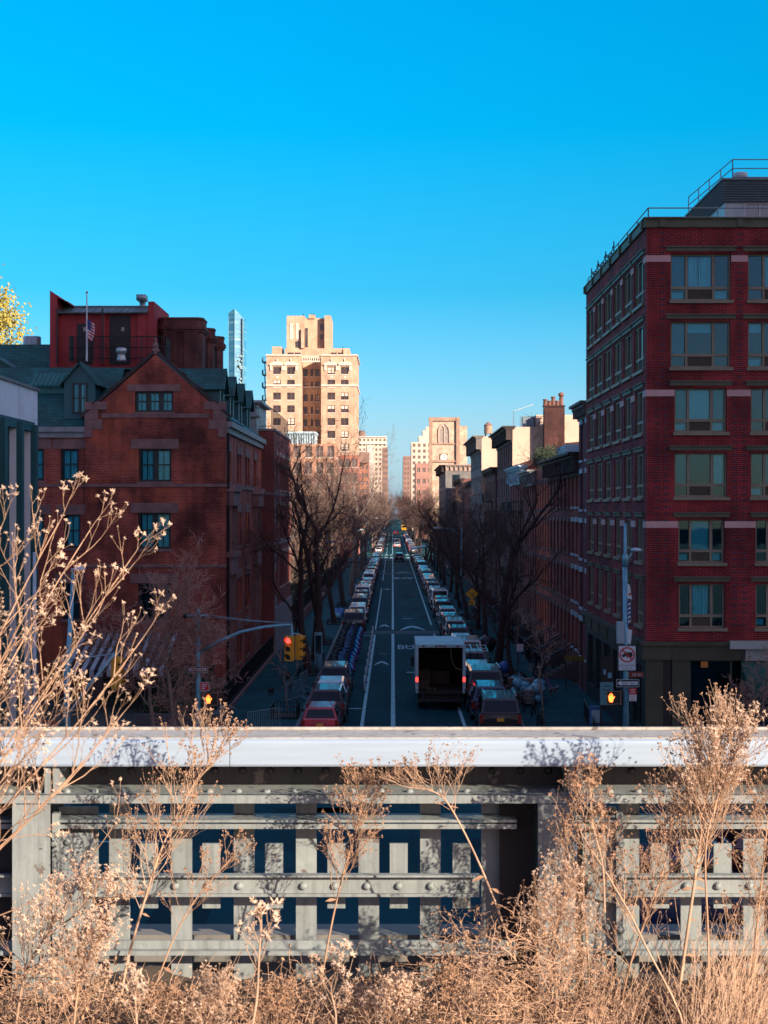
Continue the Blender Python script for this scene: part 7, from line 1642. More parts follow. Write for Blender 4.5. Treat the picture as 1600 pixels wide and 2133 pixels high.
def person(x, y, rz, label, coat, trouser, hair='long', h=1.7, arm=None, z=.13):
    th = thing('person', label, 'person', (x, y, z)); th.rotation_euler = (0, 0, rz); th.scale = (h / 1.72,) * 3
    # the figure faces local -y; stride along y
    arm = arm or ((-.33, .10, .84), (.33, -.10, .84))
    P = [((0, 0, .95), (.13, .10)), ((0, -.01, 1.12), (.125, .095)), ((0, 0, 1.32), (.155, .10)), ((0, 0, 1.44), (.08, .07)), ((0, -.01, 1.52), .05), ((0, -.02, 1.60), (.075, .09)), ((0, -.02, 1.68), (.07, .08)),
         ((-.10, 0, .88), .088), ((-.11, -.16, .50), .058), ((-.11, -.10, .09), .038), ((-.11, -.25, .045), .032),
         ((.10, 0, .88), .088), ((.11, .10, .50), .058), ((.11, .30, .14), .038), ((.11, .20, .04), .032),
         ((-.19, 0, 1.38), .058), ((-.27, .03, 1.12), .044), (arm[0], .03), ((.19, 0, 1.38), .058), ((.27, 0, 1.12), .044), (arm[1], .03)]
    E_ = [(0, 1), (1, 2), (2, 3), (3, 4), (4, 5), (5, 6), (0, 7), (7, 8), (8, 9), (9, 10), (0, 11), (11, 12), (12, 13), (13, 14), (2, 15), (15, 16), (16, 17), (2, 18), (18, 19), (19, 20)]
    b = skinned('body', P, E_, M_skin, th)
    T = [((0, 0, .96), (.15, .12)), P[7], P[8], P[9], P[11], P[12], P[13]]; T = [(p, (r * 1.18 if not hasattr(r, '__len__') else r)) for p, r in T]
    skinned('trousers', T, [(0, 1), (1, 2), (2, 3), (0, 4), (4, 5), (5, 6)], trouser, th)
    Cq = [((0, 0, .80), (.19, .14)), ((0, 0, 1.10), (.17, .13)), ((0, 0, 1.34), (.19, .125)), ((0, 0, 1.46), (.085, .08)), ((-.2, 0, 1.38), .075), ((-.28, .03, 1.12), .062), (tuple(Vector(P[16][0]).lerp(Vector(arm[0]), .85)), .05), ((.2, 0, 1.38), .075), ((.28, 0, 1.12), .062), (tuple(Vector(P[19][0]).lerp(Vector(arm[1]), .85)), .05)]
    skinned('coat', Cq, [(0, 1), (1, 2), (2, 3), (2, 4), (4, 5), (5, 6), (2, 7), (7, 8), (8, 9)], coat, th)
    for i, k in ((9, 10), (13, 14)):
        skinned('shoe', [(tuple(Vector(P[i][0]) + Vector((0, .03, -.03))), .042), (P[k][0], .042)], [(0, 1)], M_plas, th, 1)
    hq = MB(); hq.ball((0, .015, 1.655), .115, 0, 14, 10, (.85, .95, 1))
    if hair == 'long': hq.ball((0, .075, 1.46), .15, 0, 12, 8, (.95, .5, 1.7))
    o = hq.build('hair', M_hair, None, True); o.parent = th
    for sx in (-1, 1):
        q = MB(); q.ball((sx * .032, -.105, 1.625), .011, 0, 6, 4); o = q.build('eye', M_sblk, None, True); o.parent = th
        q = MB(); q.ball((sx * .075, -.01, 1.61), .022, 0, 6, 5, (.4, .7, 1.2)); o = q.build('ear', M_skin, None, True); o.parent = th
        a = Vector(arm[0] if sx < 0 else arm[1]); q = MB(); q.ball(a + Vector((0, 0, -.03)), .034, 0, 7, 5, (.6, 1, 1.2))
        for f in range(4): q.tube([a + Vector((0, -.024 + f * .016, -.06)), a + Vector((sx * -.005, -.028 + f * .017, -.10)), a + Vector((sx * -.02, -.026 + f * .016, -.13 + abs(f - 1.5) * .008))], [.009, .009, .007], 5)
        q.tube([a + Vector((0, -.03, -.02)), a + Vector((sx * -.012, -.055, -.05)), a + Vector((sx * -.015, -.06, -.085))], [.01, .009, .008], 5)
        o = q.build('hand', M_skin, None, True); o.parent = th
    q = MB(); q.tube([(0, -.10, 1.62), (0, -.128, 1.59), (0, -.108, 1.585)], [.008, .014, .01], 6); q.box(-.025, .025, -.104, -.098, 1.552, 1.56); o = q.build('nose_and_mouth', M_skin, None, True); o.parent = th
    return th
M_cdk = mat('dark coat', (.02, .022, .028), .85, .2, 6); M_cteal = mat('teal coat', (.05, .11, .13), .85, .2, 6); M_jean = mat('jeans', (.05, .10, .15), .85, .2, 8)
person(X(600, 83), 83, pi, 'woman with long dark hair in a teal coat walking away on the left pavement', M_cteal, M_jean, 'long', 1.66)
person(X(1122, 87.5), 87.5, .1, 'person in a dark coat holding a pink dog leash on the right pavement', M_cdk, M_cdk, 'short', 1.74, ((-.33, .05, .84), (.38, -.22, .92)))
person(X(992, 141), 141, pi, 'dark clothed person walking beyond the yellow speed sign', M_cdk, M_cdk, 'short', 1.75)
person(X(620, 126), 126, 0, 'dark clothed person on the left pavement beside the annex, above the signal', M_cdk, M_cdk, 'short', 1.78)
person(X(1006, 152), 152, 0, 'person beside the tall right street lamp, half hidden', M_cdk, M_jean, 'short', 1.7)
def dog(x, y, rz, label, m, s=1.0):
    th = thing('dog', label, 'dog', (x, y, .13)); th.rotation_euler = (0, 0, rz); th.scale = (s,) * 3
    P = [((0, 0, .36), (.085, .10)), ((0, -.18, .36), (.09, .115)), ((0, -.30, .42), .07), ((0, -.40, .52), (.06, .065)), ((0, -.50, .50), .036), ((0, -.55, .485), .026), ((0, .16, .37), (.07, .085)), ((0, .24, .36), .07), ((0, .32, .46), .02), ((0, .36, .58), .014),
         ((-.06, -.20, .26), .04), ((-.065, -.19, .14), .024), ((-.065, -.21, .02), .022), ((.06, -.20, .26), .04), ((.065, -.27, .14), .024), ((.065, -.31, .02), .022),
         ((-.06, .22, .27), .055), ((-.065, .19, .17), .03), ((-.065, .27, .10), .02), ((-.065, .24, .02), .022), ((.06, .22, .27), .055), ((.065, .26, .17), .03), ((.065, .34, .10), .02), ((.065, .32, .02), .022)]
    E_ = [(0, 1), (1, 2), (2, 3), (3, 4), (4, 5), (0, 6), (6, 7), (7, 8), (8, 9), (1, 10), (10, 11), (11, 12), (1, 13), (13, 14), (14, 15), (7, 16), (16, 17), (17, 18), (18, 19), (7, 20), (20, 21), (21, 22), (22, 23)]
    skinned('body', P, E_, m, th)
    for sx in (-1, 1):
        q = MB(); q.poly([(sx * .045, -.37, .57), (sx * .085, -.36, .56), (sx * .09, -.40, .45), (sx * .06, -.41, .47)]); q.poly([(sx * .047, -.375, .57), (sx * .087, -.365, .56), (sx * .092, -.405, .45), (sx * .062, -.415, .47)]); o = q.build('ear', m, None, True); o.parent = th
        q = MB(); q.ball((sx * .032, -.452, .535), .009, 0, 6, 4); o = q.build('eye', M_sblk); o.parent = th
dm, dnt, db = nodes('patched dog coat'); f = ramp(dnt, noise(dnt, 5, 2, objc(dnt)), [(.48, 0), (.52, 1)]); dnt.links.new(mixc(dnt, f, (.42, .4, .38), (.09, .05, .035)), db.inputs['Base Color']); db.inputs['Roughness'].default_value = .9
xd = X(1152, 86); dog(xd, 85.8, 2.3, 'small white and brown dog on a pink leash on the right pavement', dm, .95)
q = MB(); xp = X(1122, 87.5) + .4; q.tube([(xp, 87.2, 1.0), ((xp + xd) / 2, 86.5, .62), (xd - .05, 85.95, .52)], .018, 5); q.build('dog_leash', mat('pink leash', (.6, .03, .22), .6, 0), None, False, ('pink leash between the dark clothed person and the small dog', 'leash'))
dog(X(564, 85.5), 85.5, 0.4, 'small dark dog ahead of the long haired woman on the left pavement', mat('dark dog coat', (.03, .022, .02), .9, .3, 12), .95)
# ================================================================ riveted steel railing of the viaduct
def XF(px, Y=5.2): return (px - 818) * Y / 3200
def ZF(py, Y=5.2): return H - (py - 1062) * Y / 3200
def steel(name, col):
    m, nt, b = nodes(name); P = pos(nt)
    f = ramp(nt, noise(nt, 5, 6, P, .65), [(.3, .80), (.7, 1.12)]); c = mixc(nt, 1, col, f, 'MULTIPLY')
    r = ramp(nt, noise(nt, 2.3, 7, P, .75), [(.62, 0), (.72, .55)]); c = mixc(nt, r, c, (.30, .20, .11))
    d = ramp(nt, noise(nt, 24, 4, P, .7), [(.30, .72), (.45, 1)]); c = mixc(nt, .6, c, mixc(nt, 1, c, d, 'MULTIPLY'))
    mp = N(nt, 'ShaderNodeMapping'); mp.inputs['Scale'].default_value = (38, 38, 2.2); nt.links.new(P, mp.inputs['Vector'])
    sk = ramp(nt, noise(nt, 1, 5, mp.outputs[0], .65), [(.32, .5), (.54, 1)]); c = mixc(nt, .62, c, mixc(nt, 1, c, sk, 'MULTIPLY'))
    ch = ramp(nt, noise(nt, 9, 6, P, .7), [(.63, 0), (.64, 1)]); c = mixc(nt, ch, c, (.15, .12, .10))
    nt.links.new(c, b.inputs['Base Color']); b.inputs['Roughness'].default_value = .55
    bp = N(nt, 'ShaderNodeBump', i_Strength=.25, i_Distance=.004); nt.links.new(noise(nt, 60, 5, P), bp.inputs['Height']); nt.links.new(bp.outputs[0], b.inputs['Normal'])
    return m
M_st = steel('grey green painted steel', (.265, .295, .285))
m, nt, b = nodes('worn handrail steel'); P = pos(nt); mp = N(nt, 'ShaderNodeMapping'); mp.inputs['Scale'].default_value = (2, 30, 60); nt.links.new(P, mp.inputs['Vector'])
f = ramp(nt, noise(nt, 1, 6, mp.outputs[0], .6), [(.3, .9), (.7, 1.04)]); c = mixc(nt, 1, (.41, .51, .61), f, 'MULTIPLY'); r = ramp(nt, noise(nt, 14, 5, P, .8), [(.70, 0), (.76, .45)]); c = mixc(nt, r, c, (.5, .42, .33))
nt.links.new(c, b.inputs['Base Color']); b.inputs['Roughness'].default_value = .38; b.inputs['Metallic'].default_value = .25; M_hr = m
M_hrt = steel('pale worn top steel', (.46, .42, .36))
rl = thing('steel_railing', 'riveted grey steel viaduct railing with pale handrail, lattice bars and columns', 'railing', (0, 5.3, 8.8))
F = 5.2; XL, XR_ = -4.6, 4.6
def rivets(mb, pts, r=.016, axis='y'):
    r *= .86
    for p in pts: mb.lathe([(r, 0), (r * .92, -r * .45), (r * .6, -r * .85), (r * .15, -r * 1.0)] if axis == 'y' else [(r, 0), (r * .9, r * .5), (r * .55, r * .85), (r * .1, r)], p, 10, 0, axis)
def fb(mb, a, b, c, d, y0, y1): mb.box(XF(a), XF(b), y0, y1, ZF(d), ZF(c))
# handrail: a leaning face with a rounded nose, and a flat worn top
zt, zb_ = ZF(1541), ZF(1597)
for a, b_ in ((XL, XF(479) - .0012), (XF(479) + .0012, XR_)):
    q = MB(); pr = [(F + .012, zt + .002), (F + .003, zt - .004), (F - .001, zt - .012), (F - .004, zb_ + .008), (F - .001, zb_ + .001), (F + .006, zb_), (F + .03, zb_ + .002), (F + .03, zt)]
    q.prism(pr, 'x', a, b_); o = q.build('handrail', M_hr, rl, True); o.data.set_sharp_from_angle(angle=.7)
q = MB(); q.box(XL, XR_, F + .014, F + .215, zt - .012, zt + .006); q.box(XL, XR_, F + .2, F + .215, zt + .0061, zt + .014); q.build('rail_top', M_hrt, rl)
# web plate under the handrail, with rivets in its shade
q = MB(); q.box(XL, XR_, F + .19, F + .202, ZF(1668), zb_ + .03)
M_web = steel('shade dark steel', (.045, .04, .04))  # near-black colour deepens the shade under the handrail
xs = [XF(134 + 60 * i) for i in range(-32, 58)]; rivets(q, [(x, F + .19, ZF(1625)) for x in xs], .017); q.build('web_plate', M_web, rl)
for px in (105, 1200):
    q = MB(); fb(q, px - 15, px - 3, 1598, 1662, F + .02, F + .1899); fb(q, px + 3, px + 15, 1598, 1662, F + .02, F + .1899); fb(q, px - 12, px + 12, 1604, 1655, F + .06, F + .1898)
    for dz in (1607, 1643):
        for dx in (-18, 18): q.lathe([(.012, -.0), (.012, -.014), (.006, -.016)], (XF(px + dx), F + .085, ZF(dz)), 6, 0, 'y')
    q.build('bracket', M_st, rl)
# top flange: angle with lip and rivets
q = MB(); q.box(XL, XR_, F - .012, F + .1899, ZF(1655) - .004, ZF(1655)); fb(q, -2000, 3640, 1655, 1672, F - .013, F + .0); rivets(q, [(x, F + .045, ZF(1655)) for x in xs], .015, 'z'); q.build('flange', M_st, rl)
# pickets behind, and short bars
PB = F + .145
q = MB(); cs = [c + 1091 * k for k in (-2, -1, 0, 1, 2) for c in (233, 366, 500, 633, 767, 899, 1030) if -1900 < c + 1091 * k < 3500 and not (k > 0 and c == 233)] + [1408 - 84 + 0 * 1091]
for c in cs: q = MB(); fb(q, c - 22, c + 22, 1673, 2250, PB, PB + .012); q.build('picket', M_st, rl)
for c in (146, 1255, 146 - 1091, 1255 + 1091 - 18): q = MB(); fb(q, c - 42, c + 42, 1697, 2250, PB - .006, PB + .006); q.build('picket', M_st, rl)
for c in [b + 1091 * k for k in (-2, -1, 0, 1, 2) for b in (298, 431, 565, 698, 831, 965) if -1900 < b + 1091 * k < 3500]:
    q = MB(); q.box(XF(c - 19), XF(c + 19), PB - .02, PB - .008, ZF(1912), ZF(1774)); q.build('short_bar', M_st, rl)
# horizontal members
def hbar(a, b_, pt, pb, y, lips=True, cap=.03):
    q = MB(); fb(q, a, b_, pt + 3, pb, y, y + .008)
    if lips: q.box(XF(a), XF(b_), y - cap, y + .006, ZF(pt + 4), ZF(pt)); 
    return q
for a, b_ in ((-983, 20), (108, 1078), (1200, 2205), (2292, 3600)):
    q = MB(); fb(q, a, b_, 1712, 1717, F + .03, PB); fb(q, a, b_, 1717, 1720.5, F + .055, F + .06); fb(q, a, b_, 1721, 1731, F + .034, F + .042); fb(q, a, b_, 1728, 1732, F + .042, PB); q.build('double_rail', M_st, rl)
    q = hbar(a + (78 if a == 108 else 60), b_ - (78 if a == 108 else 0), 1826, 1873, F + .045); fb(q, a + (78 if a == 108 else 60), b_ - (78 if a == 108 else 0), 1867, 1873, F + .03, F + .0449)
    rivets(q, [(XF(c), F + .045, ZF(1852)) for c in range(-1112, 3500, 67) if (a < c < b_ - 60)], .0165); q.build('riveted_bar', M_st, rl)
    q = MB(); fb(q, a + 60, b_, 1968, 1996, F + .05, F + .06); q.box(XF(a + 60), XF(b_), F + .02, F + .0499, ZF(1994), ZF(1985)); q.build('lower_rail', M_st, rl)
# gusset plates at the columns
for s, c0 in ((1, 106), (-1, 1300)):
    def gp(d): return c0 + s * d
    q = MB(); a, b_ = sorted((gp(0), gp(14))); fb(q, a, b_, 1697, 2200, F + .02, F + .05)
    a, b_ = sorted((gp(0), gp(82))); fb(q, a, b_, 1742, 2200, F + .052, F + .06)
    q.prism([(XF(gp(0)), ZF(1812)), (XF(gp(72)), ZF(1828)), (XF(gp(74)), ZF(1873)), (XF(gp(0)), ZF(1893))], 'y', F + .036, F + .0519)
    rivets(q, [(XF(gp(30)), F + .052, ZF(1760)), (XF(gp(31)), F + .036, ZF(1852)), (XF(gp(62)), F + .036, ZF(1852)), (XF(gp(30)), F + .052, ZF(1940)), (XF(gp(5)), F + .02, ZF(1760)), (XF(gp(5)), F + .02, ZF(1830)), (XF(gp(5)), F + .02, ZF(1940))], .0165); q.build('gusset', M_st, rl)
for a, b_ in ((29, 106), (1120, 1197), (29 - 1091, 106 - 1091), (2211, 2288)):
    q = MB(); q.box(XF(a), XF(b_), F - .022, F - .006, ZF(2230), ZF(1674)); q.box(XF(a) + .05, XF(b_) - .05, F - .006, F + .2, ZF(2230), ZF(1674)); q.box(XF(a) - .0, XF(b_), F + .2, F + .215, ZF(2230), ZF(1674)); q.build('column', M_st, rl)
    q = MB(); q.box(XF(a - 74), XF(a), F + .112, F + .12, ZF(2230), ZF(1673)); q.build('column_shade_plate', mat('shade coloured plate', (.035, .03, .028), .8) if a == 29 else bpy.data.materials['shade coloured plate'], rl)  # dark plate and its colour stand in for shade beside the column

# ================================================================ dry winter plants in the bed
M_stem = mat('dry stem', (.47, .285, .175), .8, .3, 9); M_stem2 = mat('pale dry stem', (.54, .35, .225), .8, .3, 9); M_seed = mat('fluffy seed head', (.64, .45, .32), .9, .5, 9); M_seed2 = mat('brown seed head', (.36, .205, .12), .9, .35, 25); M_leaf = mat('dry leaf', (.40, .235, .135), .85, .6, 18)
def W_(px, py, Y): return Vector(((px - 818) * Y / 3200, Y, H - (py - 1062) * Y / 3200))
def curve(p0, p1, bend, n=8):
    mid = (p0 + p1) / 2 + bend
    return [p0 * (1 - t) ** 2 + mid * 2 * t * (1 - t) + p1 * t * t for t in [i / n for i in range(n + 1)]]
class Plant:
    def __init__(s, seed): s.S, s.D = MB(), MB(); s.r = random.Random(seed)
    def head(s, p, r, fluffy):
        rn = s.r
        if fluffy:
            s.D.ball(p, r * .62, 0, 6, 4, (1, 1, .8), .3, rn)
            for k in range(9):
                a = Vector((rn.gauss(0, 1), rn.gauss(0, 1), rn.gauss(.4, .8))).normalized() * r * rn.uniform(1.1, 2.1); b = a.orthogonal().normalized() * r * .2; s.D.poly([p, p + a * .6 + b, p + a, p + a * .6 - b])
        else:
            for k in range(4):
                a = Vector((rn.gauss(0, 1), rn.gauss(0, 1), rn.gauss(.3, .8))).normalized() * r * 1.5; b = a.orthogonal().normalized() * r * .6; s.D.poly([p - a * .2, p + a * .5 + b, p + a, p + a * .5 - b])
    def twig(s, p, d, L, r, lv, hr, fl, spread=.6, kids=3, n=4, wob=.14, upb=.1, along=.4):
        rn = s.r; pts = [p]; q = p; dd = d.copy(); step = L / n
        for i in range(n):
            dd = (dd + Vector((rn.gauss(0, wob), rn.gauss(0, wob * .6), rn.gauss(0, wob) + upb))).normalized(); q = q + dd * step; pts.append(q)
        s.S.tube(pts, [r * (1 - .45 * i / n) for i in range(n + 1)], 4 if r > .0016 else 3, 0, False)
        if lv == 0:
            s.head(pts[-1], hr * rn.uniform(.7, 1.25), fl); return
        for k in range(kids):
            t = along + (1 - along) * (k + rn.random()) / kids; f = min(n - 1e-4, t * n); i = int(f); bp = pts[i].lerp(pts[i + 1], f - i)
            ax = (pts[i + 1] - pts[i]).normalized(); o = ax.orthogonal().normalized(); o.rotate(Matrix.Rotation(rn.uniform(0, 2 * pi), 3, ax)); o.y *= .75
            an = rn.uniform(.6, 1.2) * spread; s.twig(bp, (ax * math.cos(an) + o * math.sin(an)).normalized(), L * rn.uniform(.45, .75), max(.0006, r * .62), lv - 1, hr, fl, spread, kids, n, wob, upb, along)
        s.twig(pts[-1], dd, L * .55, max(.0006, r * .6), lv - 1, hr, fl, spread, kids, n, wob, upb, along)
    def main(s, pts, r0, r1): s.S.tube(pts, [r0 + (r1 - r0) * i / (len(pts) - 1) for i in range(len(pts))], 6, 0, False)
    def leaf(s, p, d, L):
        d = d.normalized() * L; b = d.orthogonal().normalized() * L * .16; m_ = p + d * .5 + Vector((0, 0, -L * .12)); e = p + d + Vector((0, 0, -L * .35)); s.D.poly([p, m_ + b, e]); s.D.poly([p, e, m_ - b])
    def done(s, name, label, cat, loc, ms, md, grp=None):
        th = thing(name, label, cat, loc, grp); s.S.build('stem', ms, th, True); s.D.build('seed_heads', md, th); return th
# 1. the big branching bush at the left, nearest
P = Plant(2); base = W_(-330, 2010, 3.6)
for (ex, ey, bx, bz, Yt, k) in ((150, 1045, -.05, .05, 3.9, 12), (20, 1075, -.08, .02, 3.5, 9), (300, 1120, .0, -.06, 3.9, 11), (325, 1285, .02, -.10, 3.8, 10), (215, 1060, -.04, .03, 4.1, 9), (285, 1440, .02, -.08, 3.7, 9), (-60, 1150, -.05, 0, 3.4, 8), (110, 1180, -.02, 0, 3.7, 10), (60, 1290, -.03, 0, 3.5, 8), (235, 1225, 0, -.03, 4.0, 10), (160, 1340, 0, -.05, 3.8, 9), (30, 1420, -.03, 0, 3.6, 8), (120, 1480, 0, -.03, 3.9, 8), (205, 1545, 0, -.05, 3.8, 9), (55, 1555, 0, -.02, 3.5, 8), (-15, 1330, -.02, 0, 3.5, 9), (-30, 1480, 0, 0, 3.6, 8)):
    tip = W_(ex - 28, ey + 45, Yt); pts = curve(base + Vector((P.r.uniform(-.06, .06), P.r.uniform(-.1, .1), 0)), tip, Vector((bx, 0, bz)), 14); P.main(pts, .0036, .0014)
    k = int(k * .75)
    for i in range(k):
        t = .42 + .56 * i / k; f = t * 14; j = min(13, int(f)); bp = pts[j].lerp(pts[j + 1], f - j); ax = (pts[j + 1] - pts[j]).normalized(); sd = 1 if i % 2 else -1
        d = (ax * .8 + Vector((sd * .55, P.r.uniform(-.3, .3), P.r.uniform(.0, .5)))).normalized(); P.twig(bp, d, .15 * (1.25 - t * .6) * P.r.uniform(.7, 1.25), .0018, 2, .0037, True, .6, 2, 4, .10, .10, .45)
    P.twig(pts[-1], (pts[-1] - pts[-2]).normalized(), .07, .0014, 2, .006, True, .6, 2, 3, .1, .05)
P.done('dry_aster_bush', 'large branching dry bush with pale star shaped seed heads in the left corner', 'bush', base, M_stem, M_seed)
def spray(seed, pts_px, Y, r0, r1, side_n, sideL, lv, hr, fl, name, label, ms, md, t0=.45, spread=.55, kids=3, upb=.08, leaves=0, wob=.14, cat='dry plant', grp=None, up=.35):
    P = Plant(seed); pp = [W_(a, b_, Y + (c if len(q_) > 2 else 0)) for q_ in pts_px for a, b_, c in [(q_ + (0,))[:3]]]
    pts = []
    for i in range(len(pp) - 1):        # catmull-rom through the given points
        a, b_, c, d = pp[max(0, i - 1)], pp[i], pp[i + 1], pp[min(len(pp) - 1, i + 2)]
        for k in range(6):
            t = k / 6; pts.append(.5 * ((2 * b_) + (c - a) * t + (2 * a - 5 * b_ + 4 * c - d) * t * t + (3 * b_ - a - 3 * c + d) * t ** 3))
    pts.append(pp[-1]); n = len(pts) - 1; P.main(pts, r0, r1)
    for i in range(side_n):
        t = t0 + (1 - t0) * (i + P.r.random()) / side_n; f = min(n - 1e-3, t * n); j = int(f); bp = pts[j].lerp(pts[j + 1], f - j); ax = (pts[j + 1] - pts[j]).normalized(); sd = 1 if i % 2 else -1
        d = (ax * .7 + Vector((sd * P.r.uniform(.3, .75), P.r.uniform(-.4, .4), P.r.uniform(0, .3) + up * .3))).normalized()
        P.twig(bp, d, sideL * (1.15 - .5 * (t - t0) / (1 - t0)) * P.r.uniform(.7, 1.3), r1 * .75, lv, hr, fl, spread, kids, 4, wob, upb)
    P.twig(pts[-1], (pts[-1] - pts[-2]).normalized(), sideL * .6, r1 * .8, lv, hr, fl, spread, kids, 4, wob, upb)
    for i in range(leaves):
        j = P.r.randrange(2, int(n * .8)); P.leaf(pts[j], Vector((P.r.choice((-1, 1)), P.r.uniform(-.5, .5), P.r.uniform(-.2, .4))), P.r.uniform(.025, .05))
    return P.done(name, label, cat, pp[0], ms, md, grp)
spray(5, [(243, 2150), (262, 2020), (300, 1880), (340, 1760), (400, 1640), (445, 1575)], 4.9, .0055, .0022, 34, .13, 2, .0042, False, 'dry_goldenrod', 'tall wispy dry stalk leaning right before the left half of the railing', M_stem2, M_seed2, .36, .5, 3, .12, 6)
spray(6, [(300, 2120), (360, 1960), (410, 1870), (480, 1790)], 5.0, .0035, .0015, 16, .09, 2, .004, False, 'dry_goldenrod', 'thin dry stalk right of the tall wispy stalk, tip by the short bars', M_stem, M_seed2, .4, .5, 2, .1, 3)
spray(7, [(668, 2050), (690, 1930), (715, 1820), (745, 1720), (755, 1660)], 5.0, .004, .0018, 30, .10, 2, .0042, False, 'dry_goldenrod', 'bushy dry stalk before the middle of the railing', M_stem, M_seed2, .35, .6, 3, .1, 2)
spray(8, [(1110, 2150), (1080, 2020), (1020, 1850), (960, 1720), (915, 1655), (850, 1640)], 4.9, .005, .002, 16, .10, 2, .0036, False, 'dry_goldenrod', 'long slanted dry stem with a drooping wispy tip below the handrail', M_stem2, M_seed2, .62, .6, 3, .1, 8)
spray(9, [(1400, 2160), (1425, 1990), (1445, 1850), (1460, 1740), (1470, 1650), (1478, 1575)], 4.8, .0062, .0025, 52, .15, 2, .0044, False, 'dry_goldenrod', 'tallest bushy dry plant rising above the handrail at the right', M_stem2, M_seed2, .40, .55, 3, .14, 6)
spray(10, [(1480, 2150), (1475, 1950), (1470, 1770), (1495, 1660), (1530, 1560)], 4.7, .004, .002, 36, .13, 2, .005, True, 'dry_aster', 'dry stalk with pale seed heads beside the tallest plant at the right', M_stem, M_seed, .5, .5, 3, .14)
spray(11, [(1230, 2150), (1225, 2000), (1215, 1850), (1220, 1740), (1208, 1660)], 4.9, .004, .002, 34, .11, 2, .0045, False, 'dry_goldenrod', 'bushy dry stalk close before the right column of the railing', M_stem, M_seed2, .25, .6, 3, .1)
spray(12, [(1280, 2160), (1310, 2020), (1350, 1900), (1385, 1800), (1400, 1700)], 4.8, .004, .0018, 32, .12, 2, .0045, False, 'dry_goldenrod', 'reddish dry stalk between the right column and the tallest plant', M_stem, M_seed2, .25, .6, 3, .1)
spray(13, [(1150, 2160), (1160, 2060), (1150, 1960), (1175, 1880)], 4.7, .004, .0018, 40, .12, 2, .0036, True, 'dry_aster', 'low dry clump with pale heads left of the right column', M_stem, M_seed, .15, .7, 3, .1)
spray(14, [(1560, 2160), (1570, 2000), (1585, 1850), (1600, 1700)], 4.8, .004, .0018, 30, .13, 2, .0045, False, 'dry_goldenrod', 'dry stalk at the right picture edge before the railing', M_stem, M_seed2, .25, .6, 3, .1)
spray(15, [(30, 2160), (50, 2040), (90, 1960), (170, 1900), (230, 1880)], 4.4, .004, .002, 34, .10, 2, .0044, True, 'dry_aster', 'clump of round fluffy seed heads at the foot of the left column', M_stem, M_seed, .2, .6, 3, .1)
spray(16, [(150, 2170), (160, 2080), (170, 2020), (200, 1960)], 4.3, .004, .002, 38, .09, 2, .0046, True, 'dry_aster', 'dense low clump of fluffy heads right of the left column', M_stem, M_seed, .1, .7, 3, .1)
spray(17, [(520, 2170), (535, 2080), (540, 1990), (545, 1930)], 3.0, .0028, .0016, 9, .05, 1, .0062, True, 'dry_thistle', 'close blurred stalk with round puffs at the bottom centre', M_stem2, M_seed, .5, .5, 2, .1)
spray(18, [(690, 2190), (700, 2120), (690, 2060), (705, 2010)], 3.4, .0026, .0014, 12, .06, 1, .0058, True, 'dry_thistle', 'close stalk with pale puffs right of the bottom centre', M_stem2, M_seed, .3, .7, 2, .1)
spray(19, [(290, 2200), (285, 2130), (280, 2060)], 3.0, .0026, .0014, 8, .05, 1, .0062, True, 'dry_thistle', 'close blurred stalk with puffs at the bottom left', M_stem2, M_seed, .4, .7, 2, .1)
spray(20, [(1260, 1900), (1255, 1800), (1235, 1720), (1230, 1660)], 3.6, .0022, .0014, 14, .05, 1, .0075, True, 'dry_thistle', 'blurred drooping stalk of brown puffs before the right column', M_stem2, M_seed2, .1, .6, 2, .05)
spray(21, [(1180, 2170), (1100, 2020), (1290, 1800), (1200, 1720)][:1] + [(1420, 2170), (1340, 1960), (1270, 1830), (1225, 1760)], 4.3, .004, .0018, 12, .07, 1, .006, True, 'dry_stalk', 'orange diagonal dry stalk crossing before the right half of the railing', M_stem2, M_seed2, .5, .6, 2, .1)
for i, (px, h_) in enumerate(((420, 170), (560, 150), (820, 160), (930, 200), (1010, 230), (360, 140), (760, 130), (1090, 150))):
    spray(40 + i, [(px, 2190), (px + 10, 2190 - h_ * .35), (px + 25 - 8 * i, 2190 - h_ * .65)], 4.2 + .08 * i, .0028, .0014, 20, .07, 2, .0042 if i % 2 else .0036, i % 2 == 0, 'low_dry_weed', 'low dry weed among the brush along the bottom edge', M_stem, M_seed if i % 2 == 0 else M_seed2, .05, .8, 3, .06, grp='low dry weeds along the bottom')
# lone long arching stems at the left
for sd, pl_, lab in ((61, [(-60, 1930), (120, 1850), (230, 1730), (250, 1650)], 'single thin arching stem across the left column'), (62, [(-40, 1760), (60, 1740), (110, 1742)], 'short thin twig across the top of the left column')):
    spray(sd, pl_, 4.2, .0016, .0009, 5, .04, 1, .005, True, 'dry_stalk', lab, M_stem, M_seed, .5, .5, 1)
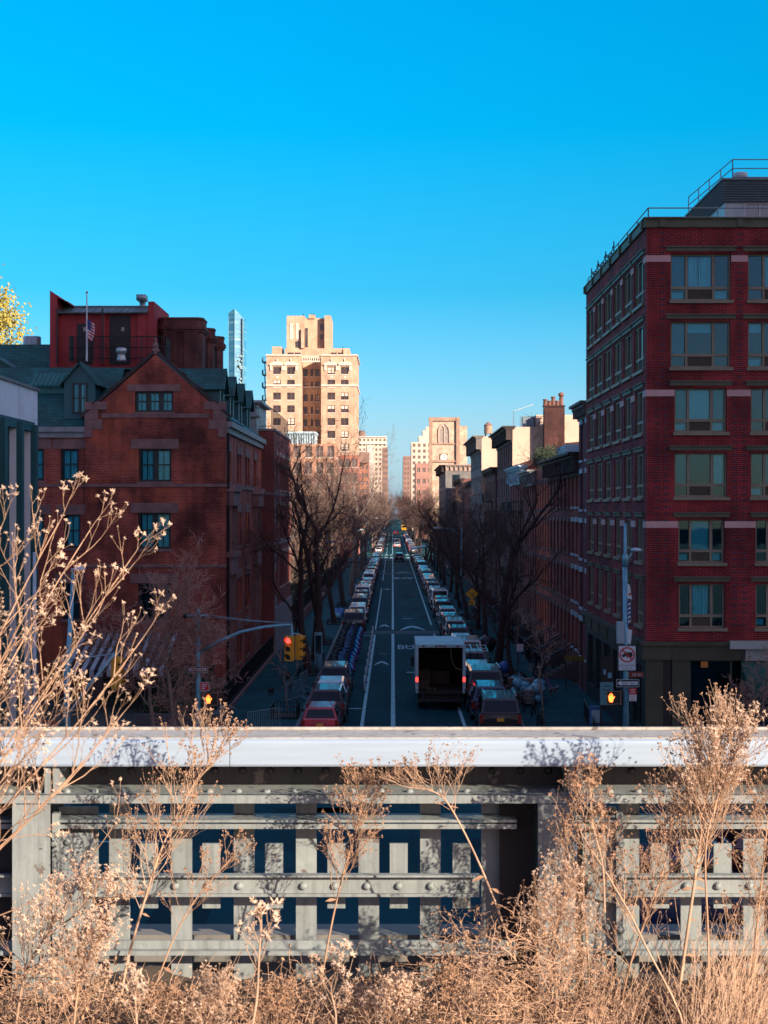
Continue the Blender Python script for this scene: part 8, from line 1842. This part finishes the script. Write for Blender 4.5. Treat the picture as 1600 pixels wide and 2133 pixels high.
# dense brush mat and dry grass: nobody could count these
rn = random.Random(55); q = MB()
def gz(x, y): 
    px = 818 + x / y * 3200
    h_ = .085 + .04 * math.sin(px * .013) + .03 * math.sin(px * .041 + 1) + .26 * math.exp(-((px - 990) / 150) ** 2) + .20 * math.exp(-((px - 1180) / 110) ** 2) + .08 * math.exp(-((px - 120) / 120) ** 2)
    return h_
for k in range(16000):
    y = rn.uniform(3.6, 5.08); x = (rn.uniform(-.30, .28) if k < 11500 else rn.choice((-1, 1)) * rn.uniform(.28, .62)) * y; h_ = gz(x, y) * (1.0 if y > 4.4 else .75)
    p = Vector((x, y, 8.86 + rn.random() ** .8 * h_)); d = Vector((rn.gauss(0, 1), rn.gauss(0, .7), rn.gauss(.25, .6))).normalized(); L = rn.uniform(.03, .12); pts = [p]; dd = d
    for i in range(3): dd = (dd + Vector((rn.gauss(0, .3), rn.gauss(0, .3), rn.gauss(0, .3)))).normalized(); pts.append(pts[-1] + dd * L / 3)
    q.tube(pts, [.0014, .0012, .001, .0006], 3, 0, False)
    if rn.random() < .8:
        c = pts[-1]; s_ = rn.uniform(.004, .009)
        for _ in range(2):
            a = Vector((rn.gauss(0, 1), rn.gauss(0, 1), rn.gauss(0, 1))).normalized() * s_; b = a.orthogonal().normalized() * s_ * .6; q.poly([c - a, c + b, c + a, c - b], 1)
o = stuff(q.build('undergrowth', [M_stem, M_leaf])); o['label'] = 'tangled mat of dry brown brush on the planting bed'; o['category'] = 'undergrowth'
q = MB()
for k in range(1100):
    px = rn.choice((rn.gauss(1520, 60), rn.gauss(1520, 60), rn.uniform(0, 1650), rn.gauss(1260, 60))); y = rn.uniform(4.2, 5.05); x = (px - 818) * y / 3200; p = Vector((x, y, 8.86)); L = rn.uniform(.15, .42) * (1 if px > 1400 else .6); d = Vector((rn.gauss(.1, .35), rn.gauss(0, .25), 1)).normalized(); pts = [p]; dd = d
    for i in range(4): dd = (dd + Vector((rn.gauss(.03, .12), rn.gauss(0, .1), -.06))).normalized(); pts.append(pts[-1] + dd * L / 4)
    q.tube(pts, [.0016, .0015, .0012, .0009, .0004], 3, 0, False)
o = stuff(q.build('dry_grass', M_stem2)); o['label'] = 'straw coloured dry grass blades on the planting bed'; o['category'] = 'grass'
